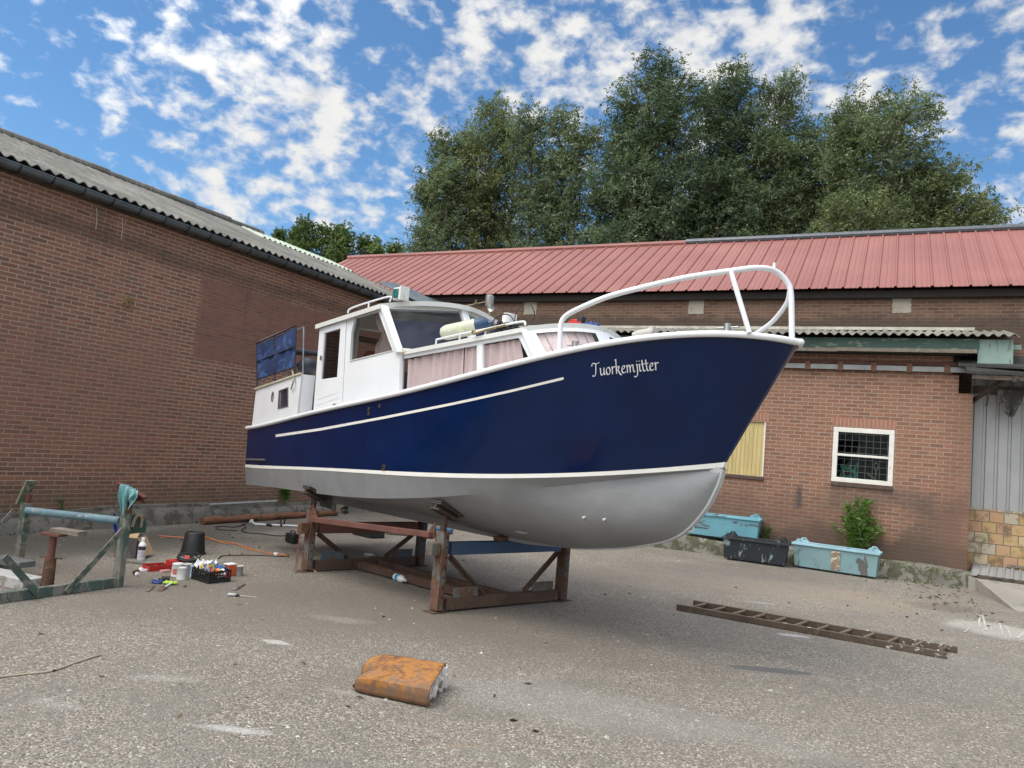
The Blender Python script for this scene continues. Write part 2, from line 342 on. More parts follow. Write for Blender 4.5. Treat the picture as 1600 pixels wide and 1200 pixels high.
# ------------------------------------------------------------------ ground
def ground_mat():
    k = NT("worn_pebbled_asphalt"); p = k.pos(); x, y, z = k.sep(p)[0:3]
    def vor(s_, feat='F1', rnd=1.):
        nd = k.n('ShaderNodeTexVoronoi', feature=feat); k.set(nd, 'Vector', p); k.set(nd, 'Scale', s_); k.set(nd, 'Randomness', rnd); return nd.outputs
    v = vor(88.); v2 = vor(26.); v3 = vor(150.)
    r = k.sep(v['Color'])[0]; r2 = k.sep(v2['Color'])[0]
    big = k.noise(p, .33, 5, .6); mid = k.noise(p, 1.7, 6, .65); fine = k.noise(p, 30, 5, .7)
    base = k.ramp(k.math('ADD', k.math('MULTIPLY', big, .6), k.math('MULTIPLY', mid, .4)), [(.34, (.152, .138, .119)), (.50, (.215, .197, .172)), (.66, (.285, .264, .234))])
    peb = k.ramp(r, [(0, (.080, .070, .057)), (.35, (.16, .142, .118)), (.62, (.24, .213, .175)), (.80, (.33, .288, .232)), (.93, (.45, .41, .345)), (1, (.62, .58, .52))])
    exposed = k.math('ADD', .30, k.math('MULTIPLY', k.step(mid, .35, .62), .42))
    col = k.mix(exposed, base, peb)
    # scattered large pale stones and dark pits
    st = k.math('MULTIPLY', k.math('LESS_THAN', v2['Distance'], .17), k.math('GREATER_THAN', r2, .90)); col = k.mix(k.math('MULTIPLY', st, .75), col, (.54, .49, .42))
    pit = k.math('MULTIPLY', k.math('LESS_THAN', v2['Distance'], .22), k.math('LESS_THAN', r2, .10)); col = k.mix(k.math('MULTIPLY', pit, .7), col, (.055, .05, .045))
    # stains, wear, paint spills and darker or paler areas, each a ragged ellipse of its own
    def spot(u, vv, a, b, ang, colr, amt, soft=.55, rag=.5, nsc=3.):
        nonlocal col
        c = G(u, vv); ca, sa = math.cos(math.radians(ang)), math.sin(math.radians(ang))
        dx = k.math('SUBTRACT', x, float(c[0])); dy = k.math('SUBTRACT', y, float(c[1]))
        e1 = k.math('DIVIDE', k.math('ADD', k.math('MULTIPLY', dx, ca), k.math('MULTIPLY', dy, sa)), a)
        e2 = k.math('DIVIDE', k.math('SUBTRACT', k.math('MULTIPLY', dy, ca), k.math('MULTIPLY', dx, sa)), b)
        d = k.math('ADD', k.math('MULTIPLY', e1, e1), k.math('MULTIPLY', e2, e2))
        d = k.math('ADD', d, k.math('MULTIPLY', k.math('SUBTRACT', k.noise(p, nsc, 6, .7), .5), rag*4))
        m = k.math('MULTIPLY', k.math('SUBTRACT', 1, k.step(d, 1-soft, 1+soft)), amt)
        col = k.mix(m, col, colr)
    spot(300, 930, 3.0, 1.1, 20, (.150, .128, .105), .62, .9, .55, .9)
    spot(640, 950, 2.6, .9, 0, (.155, .133, .110), .5, .9, .6, 1.1)
    spot(700, 1165, .35, .05, 40, (.27, .185, .12), .22, .9, 1.3, 9)
    spot(900, 1100, 1.4, .35, 10, (.30, .285, .26), .4, .9, .9, 2)
    spot(120, 850, 2.6, .9, 75, (.085, .076, .064), .75, .8, .5, 1.2)
    spot(330, 830, 2.2, .55, 100, (.10, .09, .075), .6, .8, .5, 1.5)
    spot(640, 870, 1.6, .8, 160, (.13, .115, .10), .5, .8, .5, 1.2)
    spot(1130, 900, 2.6, 1.1, 60, (.125, .115, .105), .45, .8, .5, 1.)  # darker ground right of the cradle
    spot(1290, 930, 1.4, 1.0, 30, (.30, .24, .18), .4, .8, .6, 1.2)
    spot(960, 900, 1.5, .8, 30, (.27, .22, .175), .35, .8, .6, 1.2)
    spot(1205, 1047, .36, .085, 25, (.105, .105, .11), .85, .3, .25, 6)
    spot(1240, 993, .16, .05, 20, (.50, .50, .51), .7, .4, .4, 9)
    spot(1190, 942, .18, .05, 20, (.42, .41, .40), .5, .5, .5, 8)
    spot(365, 1140, .20, .045, 22, (.50, .49, .47), .6, .9, .9, 14)
    spot(430, 1003, .12, .05, 10, (.55, .54, .51), .65, .6, .7, 9)
    spot(255, 1060, .22, .06, 30, (.42, .41, .38), .35, .9, 1.1, 9)
    spot(90, 1100, .16, .06, 15, (.42, .41, .38), .25, .9, 1.1, 9)
    spot(575, 1088, .26, .05, 15, (.42, .40, .35), .4, .9, 1.0, 9)
    spot(530, 968, .3, .10, 20, (.34, .32, .29), .35, .9, 1.1, 7)
    spot(215, 880, .30, .06, 20, (.060, .054, .047), .8, .35, .3, 6)  # narrow dark patch on the ground by the bottle
    spot(1560, 985, .55, .5, 10, (.42, .405, .37), .7, .6, .5, 2.5)
    spot(1480, 950, .5, .35, 30, (.12, .10, .08), .45, .8, .8, 4)
    # the faint dried-mud sweep and thin cracks
    cr = k.noise(p, .9, 8, .72, .6); crm = k.math('SUBTRACT', 1, k.step(k.math('ABSOLUTE', k.math('SUBTRACT', cr, .5)), .0, .0035))
    col = k.mix(k.math('MULTIPLY', crm, .55), col, (.06, .055, .05))
    h = k.math('ADD', k.math('MULTIPLY', k.math('SUBTRACT', .6, v['Distance']), 1.0), k.math('ADD', k.math('MULTIPLY', fine, .8), k.math('MULTIPLY', mid, 1.5)))
    k.bump(h, .75, .010)
    return k.fin(col, .86, spec=.3)
gm = ground_mat()
gr = MB(); R_ = 700; gr.add([(-R_, -R_, 0), (R_, -R_, 0), (R_, R_, 0), (-R_, R_, 0)], [(0, 1, 2, 3)])
struct(gr.build('ground', gm, None, (0, 0, 0)))

# ------------------------------------------------------------------ left workshop
LX = -10.5; Y0, Y1 = -6., 16.05
lb = thing('brick_workshop', 'long brown brick workshop on the left under a grey corrugated roof', 'building', (LX, 5, 0))
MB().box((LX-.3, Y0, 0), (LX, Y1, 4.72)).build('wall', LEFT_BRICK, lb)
m = MB()
for i in range(10):   # the back, never seen but solid
    pass
m.box((LX-9, Y0, 0), (LX-8.7, Y1, 4.7)); m.box((LX-8.7, Y0, 0), (LX-.3, Y0+.3, 4.7)); m.box((LX-8.7, Y1-.3, 0), (LX-.3, Y1, 4.7)); m.build('rear_wall', LEFT_BRICK, lb)
# plinth: uneven low concrete ledge
ys = np.linspace(Y0, Y1, 90); P = []
for i, yy in enumerate(ys):
    wv = .05*math.sin(yy*1.7)+.03*math.sin(yy*4.1+1)
    fx = LX+.10+(.10 if yy > 6 else .05)+wv*.5; hz = .20+.03*math.sin(yy*.9)+wv*.2
    P.append([(fx+.05, yy, -.01), (fx+.03+wv*.2, yy, hz*.6), (fx, yy, hz), (fx-.04, yy, hz+.015), (LX+.06, yy, hz+.02), (LX+.055, yy, hz+.07), (LX-.01, yy, hz+.08)])
MB().grid(P).build('plinth', CONC_L, lb, angle=60)
def corrug(y0, y1, x0, z0, x1, z1, pitch, amp, nseg=10, axis='y', rag0=0, rows=2, thick=.012):
    n = int((y1-y0)/pitch*nseg); P = []
    for i in range(n+1):
        q = y0+(y1-y0)*i/n; d = amp*math.cos(2*PI*q/pitch); row = []
        sh = int(q/1.05)
        for j in range(rows+1):
            t = j/rows
            r = rag0*math.sin(sh*12.9898)*(1-t) if rag0 else 0
            xx = x0+(x1-x0)*t+r; zz = z0+(z1-z0)*t+d
            row.append((xx, q, zz) if axis == 'y' else (q, xx, zz))
        P.append(row)
    return P
def roof_two_sided(P, t=.012):
    P = np.array(P); b = MB().grid(P); Q = P.copy(); Q[..., 2] -= t; b.grid(Q)
    e = [[P[i][0], Q[i][0]] for i in range(len(P))]; b.grid(e); e = [[P[i][-1], Q[i][-1]] for i in range(len(P))]; b.grid(e); return b
roof_two_sided(corrug(Y0, 15.6, LX+.16, 4.90, LX-3.0, 6.20, .165, .024)).build('roof', ASB, lb)
roof_two_sided(corrug(Y0, 15.6, LX-6.0, 4.90, LX-3.0, 6.20, .165, .024, 6)).build('roof', ASB, lb)
m = MB()
for i in range(20):
    ya = Y0+i*1.0
    if ya > 12.0: break
    j = RNG.uniform(-.02, .02); m.tube([(LX-3.0, ya, 6.20+j), (LX-3.0, ya+1.04, 6.20+j+.012)], [.085, .10], 10)
m.build('ridge_cap', ASB, lb)
pg = MB(); pg.grid(corrug(12.3, 15.6, LX-2.2, 5.90, LX-3.02, 6.23, .165, .024)); pg.build('translucent_sheet', plain('pale_green_translucent_sheet', (.40, .46, .36), .5), lb)
MB().box((LX-.30, Y0, 4.715), (LX+.10, 15.9, 4.745)).build('eaves_board', WOOD_D, lb); MB().box((LX+.02, Y0, 4.745), (LX+.05, 15.58, 4.93)).build('eaves_filler', plain('black_eaves_infill', (.008, .008, .008), .95), lb)  # black infill board added where the roof waves stood open
def gutter(y0, y1, x, z, r):
    P = []
    for yy in (y0, y1):
        P.append([(x+rr*math.cos(a), yy, z+rr*math.sin(a)) for rr in (r,) for a in np.linspace(-PI, 0, 15)]+[(x+(r-.006)*math.cos(a), yy, z+(r-.006)*math.sin(a)) for a in np.linspace(0, -PI, 15)])
    b = MB().grid(P); b.tube([(x+r, y0, z), (x+r, y1, z)], .011, 8); b.tube([(x-r, y0, z), (x-r, y1, z)], .006, 6); return b
gt = gutter(Y0, 15.75, LX+.20, 4.80, .082).build('gutter', ZINC, lb)
m = MB(); yy = Y0+.1
DARKMETAL = plain('dark_iron', (.035, .037, .038), .5, .6)
while yy < 15.7:
    m.tube([(LX+.20+.088*math.cos(a), yy, 4.80+.088*math.sin(a)) for a in np.linspace(-PI, .15, 12)], .010, 6); yy += .445
m.build('gutter_bracket', DARKMETAL, gt)['kind'] = 'stuff'
a = onx(200, 472, LX)
m = MB(); m.obox((LX+.008, a[1], a[2]), (.008, 0, 0), (0, .085, .0), (0, .0, .085))
pq = m.build('wall_plaque', worn('tarnished_brass', (.33, .22, .085), (.10, .07, .04), .5, 22, .5, .5), lb, bevel=.004)
MB().lathe([(.0, .012), (.016, .012), (.02, .0)], (LX+.016, a[1], a[2]), (1, 0, 0), 12).build('anchor_stud', RUST, pq)
# fine wires hanging from the gutter, vent holes
m = MB()
for (u, v, v2) in ((151, 325, 358), (191, 340, 374)):
    a = onx(u, v, LX+.01); b = onx(u-1.5, v2, LX+.01); MB().tube(smoothpath([a, (a+b)/2+np.array([0, .012, 0]), b], 5), .004, 5).build('wire', WHITE_OLD, lb)
# flashing where the workshop meets the red roof
a = np.array([LX-1.9, 15.62, 5.80]); MB().hexa([(LX-1.4, 15.55, 5.60), (LX+.3, 15.55, 4.93), (LX+.3, 16.3, 5.18), (LX-1.4, 16.3, 5.75), (LX-1.4, 15.55, 5.63), (LX+.3, 15.55, 4.96), (LX+.3, 16.3, 5.21), (LX-1.4, 16.3, 5.78)]).build('flashing', ZINC, lb)

# ------------------------------------------------------------------ red roofed hall behind
UY = 16.4; EY, EZ, RY, RZ = 16.12, 5.40, 19.5, 7.43
rb = thing('red_roofed_hall', 'long brick hall under a faded red ribbed metal roof, behind the boat', 'building', (0, UY, 0))
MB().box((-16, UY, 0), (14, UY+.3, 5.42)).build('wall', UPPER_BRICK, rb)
m = MB(); m.box((-16, UY+6.2, 0), (14, UY+6.5, 5.4)); m.box((-16, UY+.3, 0), (-15.7, UY+6.2, 5.4)); m.box((13.7, UY+.3, 0), (14, UY+6.2, 5.4)); m.build('rear_wall', UPPER_BRICK, rb)
def ribroof(x0, x1, pitch):
    prof = []; x = x0
    while x < x1:
        for dx, dz in ((0, 0), (pitch*.30, 0), (pitch*.32, .006), (pitch*.36, .006), (pitch*.38, 0), (pitch*.60, 0), (pitch*.62, .006), (pitch*.66, .006), (pitch*.68, 0), (pitch-.062, 0), (pitch-.044, .030), (pitch-.018, .030)): prof.append((x+dx, dz))
        x += pitch
    n = unit((0, -(RZ-EZ), RY-EY)); P = []
    for (x, dz) in prof:
        P.append([np.array((x, EY+(RY-EY)*t, EZ+(RZ-EZ)*t))+n*dz for t in (0, .5, 1)])
    return P
roof_two_sided(ribroof(-16.2, 14.2, .312), .01).build('roof', REDROOF, rb, angle=20)
P = ribroof(-16.2, 14.2, .312); P = [[(p[0], 2*RY-p[1], p[2]) for p in r] for r in P]; MB().grid(P).build('roof', REDROOF, rb, angle=20)
RIDGE = plain('dark_grey_ridge_metal', (.09, .10, .115), .4, .4)
MB().tube([(-5.0, RY, RZ+.04), (14.2, RY, RZ+.04)], .085, 10).build('ridge_cap', RIDGE, rb)
MB().tube([(-16.2, RY, RZ+.02), (-5.0, RY, RZ+.02)], .075, 10).build('ridge_cap', REDROOF, rb)
MB().box((-16, EY+.14, EZ-.17), (14, UY, EZ-.035)).build('eaves_board', plain('eave_shade_black', (.022, .018, .016), .9), rb)  # black strip stands in for the deep shadow below the eave
PLASTER = worn('rough_cement_render', (.36, .33, .265), (.24, .21, .17), .4, 10, .9, 0, .15, .6)
def rag_patch(x, z, hw, hh, nm='render_patch', mt=None, par=rb, y=UY):
    pts = []
    for k_ in range(40):
        a = 2*PI*k_/40; c, s_ = math.cos(a), math.sin(a); q = 1/max(abs(c), abs(s_)); pts.append((x+hw*c*q*(1+RNG.uniform(-.05, .05)), z+hh*s_*q*(1+RNG.uniform(-.05, .05))))
    MB().plate(pts, [], lambda a, b, d: (a, y-.012+d, b), .02).build(nm, mt or PLASTER, par, smooth=False)
for u, v in ((1409, 476), (1088, 479), (829, 481)):
    a = ony(u, v, UY); rag_patch(a[0], a[2], .165, .165)

# ------------------------------------------------------------------ brick outbuilding with window
WY = 15.3
ob = thing('brick_outbuilding', 'low orange brick outbuilding with a white window and broken corrugated eaves', 'building', (-2, WY, 0))
XR = 1.27
wx0, wx1, wz0, wz1 = -.93, .085, 1.58, 2.585
yx0, yx1, yz0, yz1 = -3.25, -2.14, 1.55, 2.59
MB().plate([(-9.5, 0), (XR, 0), (XR, 3.30), (1.05, 3.30), (1.05, 3.62), (.95, 3.62), (.95, 3.95), (-9.5, 3.95)],
           [[(wx0, wz0), (wx1, wz0), (wx1, wz1), (wx0, wz1)], [(yx0, yz0), (yx1, yz0), (yx1, yz1), (yx0, yz1)]],
           lambda a, b, d: (a, WY+d, b), .22).build('wall', RIGHT_BRICK, ob, smooth=False)
m = MB(); m.box((XR-.22, WY+.22, 0), (XR, UY, 3.30)); m.build('side_wall', RIGHT_BRICK, ob)
# soldier course lintels
k = NT('soldier_course_brick'); p_ = k.pos(); xs = k.sep(p_)[0]
fr = k.math('FRACT', k.math('DIVIDE', xs, .068)); mm = k.math('SUBTRACT', 1, k.math('MULTIPLY', k.step(fr, .0, .12), k.math('SUBTRACT', 1, k.step(fr, .88, 1.))))
cc = k.mix(k.noise(k.vmul(p_, (1, .2, .2)), 15, 2), (.24, .115, .08), (.40, .18, .12)); SOLD = None
k.bump(k.math('SUBTRACT', 1, mm), .4, .005); SOLD = k.fin(k.mix(mm, cc, (.42, .33, .26)), .88)
for x0, x1, zz in ((wx0-.02, wx1+.02, wz1+.03), (yx0-.02, yx1+.06, yz1+.03)):
    MB().box((x0, WY-.004, zz), (x1, WY+.1, zz+.155)).build('lintel', SOLD, ob)
for x0, x1, zz in ((wx0, wx1, wz0-.075), (yx0, yx1+.02, yz0-.07)):
    MB().box((x0, WY-.035, zz), (x1, WY+.1, zz+.06)).build('sill', plain('dark_brick_sill', (.085, .06, .048), .9, 0, .4, 20, .4), ob, bevel=.004)
# window: white frame, transom, panes, wire grid, things behind the glass
fm = MB(); fw = .085
def winring(b, x0, x1, z0, z1, w_, y0, y1):
    b.box((x0, y0, z0), (x1, y1, z0+w_)); b.box((x0, y0, z1-w_), (x1, y1, z1)); b.box((x0, y0, z0+w_), (x0+w_, y1, z1-w_)); b.box((x1-w_, y0, z0+w_), (x1, y1, z1-w_))
winring(fm, wx0, wx1, wz0, wz1, fw, WY-.012, WY+.09); zt = wz0+.50
fm.box((wx0+fw, WY-.006, zt-.022), (wx1-fw, WY+.08, zt+.022))
wf = fm.build('window', WHITE_OLD, ob, bevel=.006)
def glass_mat(name, tint, refl=.12, rough=.02, fm=1.):
    k = NT(name); t = k.t; tr = k.n('ShaderNodeBsdfTransparent'); k.set(tr, 'Color', (*tint, 1)); gl = k.n('ShaderNodeBsdfGlossy'); k.set(gl, 'Roughness', rough); k.set(gl, 'Color', (1, 1, 1, 1))
    fr = k.n('ShaderNodeFresnel'); k.set(fr, 'IOR', k.math('SUBTRACT', 1.5, k.math('MULTIPLY', k.n('ShaderNodeNewGeometry').outputs['Backfacing'], 1.5-1/1.5))); f2 = k.math('ADD', k.math('MULTIPLY', fr.outputs[0], fm), refl-.04, clamp=True)
    mx = k.n('ShaderNodeMixShader'); t.links.new(f2, mx.inputs[0]); t.links.new(tr.outputs[0], mx.inputs[1]); t.links.new(gl.outputs[0], mx.inputs[2]); t.links.new(mx.outputs[0], k.out.inputs[0])
    return k.m
GLASS = glass_mat('window_glass', (.80, .83, .82), .035, .02, .35)
MB().box((wx0+fw, WY+.04, zt+.022), (wx1-fw, WY+.045, wz1-fw)).build('pane', GLASS, wf); MB().box((wx0+fw, WY+.04, wz0+fw), (wx1-fw, WY+.045, zt-.022)).build('pane', GLASS, wf)
m = MB()
for i in range(1, 8): m.beam((wx0+fw+i*.118, WY+.075, wz0+fw), (wx0+fw+i*.118, WY+.075, wz1-fw), .009, .009)
for i in range(1, 8): m.beam((wx0+fw, WY+.082, wz0+fw+i*.116), (wx1-fw, WY+.082, wz0+fw+i*.116), .009, .009, (0, 1, 0))
m.build('wire_grille', plain('grey_wire', (.22, .22, .21), .5, .3), wf)
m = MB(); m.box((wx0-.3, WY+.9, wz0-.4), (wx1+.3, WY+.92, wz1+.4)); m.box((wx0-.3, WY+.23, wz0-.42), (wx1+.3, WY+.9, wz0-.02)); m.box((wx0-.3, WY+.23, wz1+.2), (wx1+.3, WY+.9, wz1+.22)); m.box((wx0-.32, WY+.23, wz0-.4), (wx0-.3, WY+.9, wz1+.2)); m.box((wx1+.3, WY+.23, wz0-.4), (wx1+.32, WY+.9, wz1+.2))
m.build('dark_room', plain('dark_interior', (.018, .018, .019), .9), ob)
m = MB(); rp = []
for i in range(60):
    t = i/59; rp.append((wx0+.14+.22*t+.05*math.sin(14*t), WY+.13+.03*math.cos(9*t), wz0+.11+.18*math.sin(PI*t)**.7+.035*math.sin(23*t)))
m.tube(rp, .020, 6); rp = [(wx0+.40+.02*math.sin(9*t), WY+.14, wz0+.08+.30*t) for t in np.linspace(0, 1, 12)]; m.tube(rp, .026, 6)
rp = [(wx0+.13+.012*i, WY+.15, wz0+.10+.03*math.sin(i*1.1)) for i in range(24)]; m.tube(rp, .018, 6)
tag(m.build('rope', worn('green_rope_fibre', (.02, .21, .165), (.01, .10, .08), .5, 40, .8)), 'tangled turquoise rope lying behind the outbuilding window', 'rope')
hk = MB(); hx = wx0+.735; hk.tube(smoothpath([(hx, WY+.12, wz0+.40), (hx-.035, WY+.12, wz0+.36), (hx-.03, WY+.12, wz0+.30), (hx, WY+.12, wz0+.27), (hx+.03, WY+.12, wz0+.30), (hx+.035, WY+.12, wz0+.36)], 4, True), .010, 6, True); hk.tube([(hx, WY+.12, wz0+.27), (hx, WY+.12, wz0+.13)], .008, 6)
tag(hk.build('wire_whisk', plain('grey_tin', (.34, .33, .29), .5, .5)), 'pale wire hook hanging behind the outbuilding window glass', 'hook')
hk = MB(); hk.beam((hx-.14, WY+.13, wz0+.20), (hx+.05, WY+.13, wz0+.06), .03, .03)
tag(hk.build('stick', WOOD_G), 'short wooden stick leaning inside the outbuilding window', 'stick')
# boarded opening: ribbed yellow sheet
k = NT('yellowed_ribbed_plastic'); p_ = k.pos(); f = k.noise(k.vmul(p_, (4, 1, .4)), 3, 5, .65)
YEL = k.fin(k.ramp(f, [(.3, (.40, .315, .13)), (.55, (.545, .445, .205)), (.75, (.58, .50, .27))]), .55)
P = []
for i in range(261):
    xx = yx0+(yx1-yx0)*i/260; ph = (xx/.075) % 1; dz = .012*(1 if .2 < ph < .45 else 0 if ph > .55 or ph < .1 else .5)
    P.append([(xx, WY+.035-dz, yz0), (xx, WY+.035-dz, yz1)])
yw = MB().grid(P).build('boarded_window', YEL, ob, angle=20)
MB().box((yx1-.022, WY-.01, yz0), (yx1+.004, WY+.03, yz1)).build('edge_trim', WHITE_OLD, yw)
# plinth
xs = np.linspace(-9.5, XR+.12, 80); P = []
for i, xx in enumerate(xs):
    wv = .02*math.sin(xx*5.3)+.02*math.sin(xx*2.1+.5)
    fy = WY-.20+wv if xx > -1.8 else WY-.42+wv*2; hz = .27+.02*math.sin(xx*3.1)
    P.append([(xx, fy-.03, -.01), (xx, fy+wv*.4, hz*.5), (xx, fy+.01, hz-.03), (xx, fy+.04, hz), (xx, WY+.02, hz+.015)])
b = MB().grid(P); b.add(P[-1]+[(XR+.12, WY+.02, -.01)], [(0, 1, 2, 3, 4, 5)]); b.build('plinth', CONC, ob, angle=60)
# eaves: light strip in rusty clips, beam, planks, fascia, corrugated sheets
SY = WY-.10
STRIPM = plain('milky_plastic_strip', (.27, .28, .27), .75, 0, .2, 3)
sb = MB().box((-9.5, SY, 3.655), (1.16, SY+.03, 3.745)).build('light_strip', STRIPM, ob)
x = 1.16-.20
m = MB()
for u in (1480, 1421, 1365, 1313, 1262, 1215):
    a = ony(u, 578, SY); MB().box((a[0]-.045, SY-.012, 3.635), (a[0]+.045, SY+.04, 3.79)).build('rusty_clip', RUST, sb)
for i in range(12): MB().box((-2.55-.52*i, SY-.012, 3.635), (-2.46-.52*i, SY+.04, 3.79)).build('rusty_clip', RUST, sb)
MB().box((-9.5, SY+.034, 3.762), (1.17, WY, 3.835)).build('rusty_beam', plain('dark_rust_beam', (.085, .036, .024), .85, 0, .35, 8, .3), ob)
pk = MB(); pk.box((-9.5, WY-.32, 3.955), (-.9, WY-.28, 4.02)); pk.box((-.95, WY-.335, 3.965), (1.28, WY-.29, 4.03)); pk.build('eaves_plank', WOOD_G, ob)
MB().box((-9.5, WY-.28, 3.955), (1.2, WY+.2, 3.975)).build('soffit', TAR, ob)
MB().box((-9.5, WY-.25, 4.035), (1.32, WY-.21, 4.225)).build('fascia_board', GREENP, ob)
MB().box((1.30, WY-.235, 3.60), (1.81, WY-.205, 4.22)).build('fascia_board', PALEGREEN, ob, )
MB().box((1.10, UY-.35, 4.20), (2.05, UY-.31, 4.29)).build('rafter', PALEGREEN, ob)
MB().box((-9.5, WY-.2, 4.20), (1.75, UY, 4.23)).build('roof_lining', TAR, ob)
m = MB(); x = -9.4
Pq = corrug(-9.5, 1.88, WY-.42, 4.275, UY, 4.60, .15, .024, 10, 'x', .05)
roof_two_sided(Pq, .012).build('roof', ASB_PALE, ob)
MB().box((-9.5, UY-.05, 4.60), (1.35, UY+.0-.003, 4.66)).build('wall_flashing', plain('pale_flashing', (.47, .45, .38), .8, 0, .3, 6), ob)

# ------------------------------------------------------------------ metal shed at the right
CY_ = 15.75
sh = thing('metal_clad_shed', 'grey ribbed metal shed on yellow blocks under a black rotten awning', 'shed', (2.5, CY_, 0))
CLAD = worn('grey_cladding_steel', (.36, .365, .365), (.21, .22, .22), .16, 5, .42, .25, .12, .05)
a = ony(1540, 795, CY_); zc = a[2]; P = []; x = XR+.005
while x < 9:
    for dx, dy in ((0, 0), (.012, .028), (.05, .028), (.062, 0), (.19, 0)): P.append([(x+dx, CY_+dy-.03, zc), (x+dx, CY_+dy-.03, 3.7)])
    x += .19
MB().grid(P).build('cladding', CLAD, sh, angle=15)
k = NT('yellow_sandstone_blocks'); p_ = k.pos(); x_, y_, z_ = k.sep(p_)[0:3]
nd = k.n('ShaderNodeTexBrick', offset=.5); k.set(nd, 'Vector', k.comb(x_, z_, 0)); k.set(nd, 'Scale', 1.); k.set(nd, 'Color1', (0, 0, 0, 1)); k.set(nd, 'Color2', (1, 1, 1, 1)); k.set(nd, 'Mortar', (.5, .5, .5, 1)); k.set(nd, 'Mortar Size', .008); k.set(nd, 'Brick Width', .215); k.set(nd, 'Row Height', .185)
bc = k.ramp(nd.outputs['Color'], [(0, (.36, .22, .10)), (.25, (.47, .33, .16)), (.5, (.43, .25, .16)), (.75, (.52, .41, .24)), (1, (.40, .36, .28))])
bc = k.mix(k.math('MULTIPLY', k.step(k.noise(p_, 4, 6, .7), .48, .64), .75), bc, (.11, .085, .055)); k.bump(k.math('SUBTRACT', k.noise(p_, 20, 4), nd.outputs['Fac']), .5, .01)
BLOCK = k.fin(k.mix(nd.outputs['Fac'], bc, (.17, .14, .10)), .9)
MB().box((XR+.005, CY_-.05, 0), (9, CY_+.25, zc-.002)).build('block_wall', BLOCK, sh)
# awning: sagging black boards over the door
aw = MB(); aw.hexa([(1.12, WY-.60, 3.58), (9, WY-.9, 3.40), (9, CY_+.1, 3.86), (1.08, CY_+.1, 4.02), (1.12, WY-.60, 3.63), (9, WY-.9, 3.45), (9, CY_+.1, 3.92), (1.08, CY_+.1, 4.08)])
aw.hexa([(1.02, WY-.30, 3.74), (2.2, WY-.66, 3.66), (2.2, WY-.2, 3.78), (1.0, WY-.0, 3.86), (1.02, WY-.30, 3.78), (2.2, WY-.66, 3.70), (2.2, WY-.2, 3.82), (1.0, WY-.0, 3.90)])
awo = aw.build('awning', TAR, sh, smooth=False)
m = MB()
for (p0, p1, ww) in (((1.28, CY_-.1, 3.20), (1.75, WY-.55, 3.58), .07), ((1.3, CY_-.05, 3.42), (9, CY_-.05, 3.30), .14), ((1.75, CY_, 3.66), (1.80, WY-.68, 3.50), .09), ((2.35, CY_, 3.6), (2.40, WY-.7, 3.44), .09), ((3.2, CY_, 3.6), (3.25, WY-.7, 3.42), .09), ((1.2, WY-.56, 3.53), (9, WY-.86, 3.36), .07)):
    m.beam(p0, p1, ww*.7, ww)
m.build('rafter', WOOD_D, awo)
def ragcloth(name, pts, y, mt, par=None):
    b = MB(); n = 14; P = []
    L, Rr = pts
    for i in range(n+1):
        t = i/n; l = np.array(np.interp(t, np.linspace(0, 1, len(L)), [q[0] for q in L])), np.interp(t, np.linspace(0, 1, len(L)), [q[1] for q in L])
        r = np.interp(t, np.linspace(0, 1, len(Rr)), [q[0] for q in Rr]), np.interp(t, np.linspace(0, 1, len(Rr)), [q[1] for q in Rr]); row = []
        for j in range(13):
            s_ = j/12; row.append((l[0]+(r[0]-l[0])*s_, y+.035*math.sin(s_*11+t*2)*(.3+t), l[1]+(r[1]-l[1])*s_+.02*math.sin(s_*17+i)*t))
        P.append(row)
    P = np.array(P); b.grid(P); Q = P.copy(); Q[..., 1] += .012; b.grid(Q); return b.build(name, mt, par)
ragcloth('hanging_felt', ([(1.60, 3.40), (1.66, 3.15), (1.78, 2.93)], [(2.0, 3.36), (1.97, 3.18), (1.86, 2.94)]), WY-.1, worn('grey_roof_felt', (.055, .053, .05), (.10, .095, .085), .4, 8, .9), awo)
MB().beam((1.50, WY-.05, 3.42), (1.47, WY-.05, 3.10), .07, .03).build('loose_batten', WOOD_D, awo)
# raised concrete apron in front of the shed, sloping down to the yard
a0 = ony(1524, 903, WY-.35); c0 = G(1586, 955); APX = a0[0]
b = MB(); zt0 = a0[2]
b.hexa([(APX, WY-.4, -.02), (c0[0], c0[1], -.02), (9, c0[1]-.3, -.02), (9, CY_, -.02), (APX, WY-.4, zt0), (c0[0], c0[1], .012), (9, c0[1]-.3, .012), (9, CY_, zt0+.04)])
b.hexa([(XR, WY-.35, -.02), (APX+.02, WY-.40, -.02), (9, CY_-.02, -.02), (XR+.01, CY_-.052, -.02), (XR, WY-.35, zt0-.01), (APX+.02, WY-.40, zt0-.006), (9, CY_-.02, zt0+.03), (XR+.01, CY_-.052, zt0+.03)])
struct(b.build('pavement', worn('grey_concrete_slab', (.27, .25, .22), (.15, .14, .12), .4, 3, .9, 0, .2, .5), None, smooth=False))
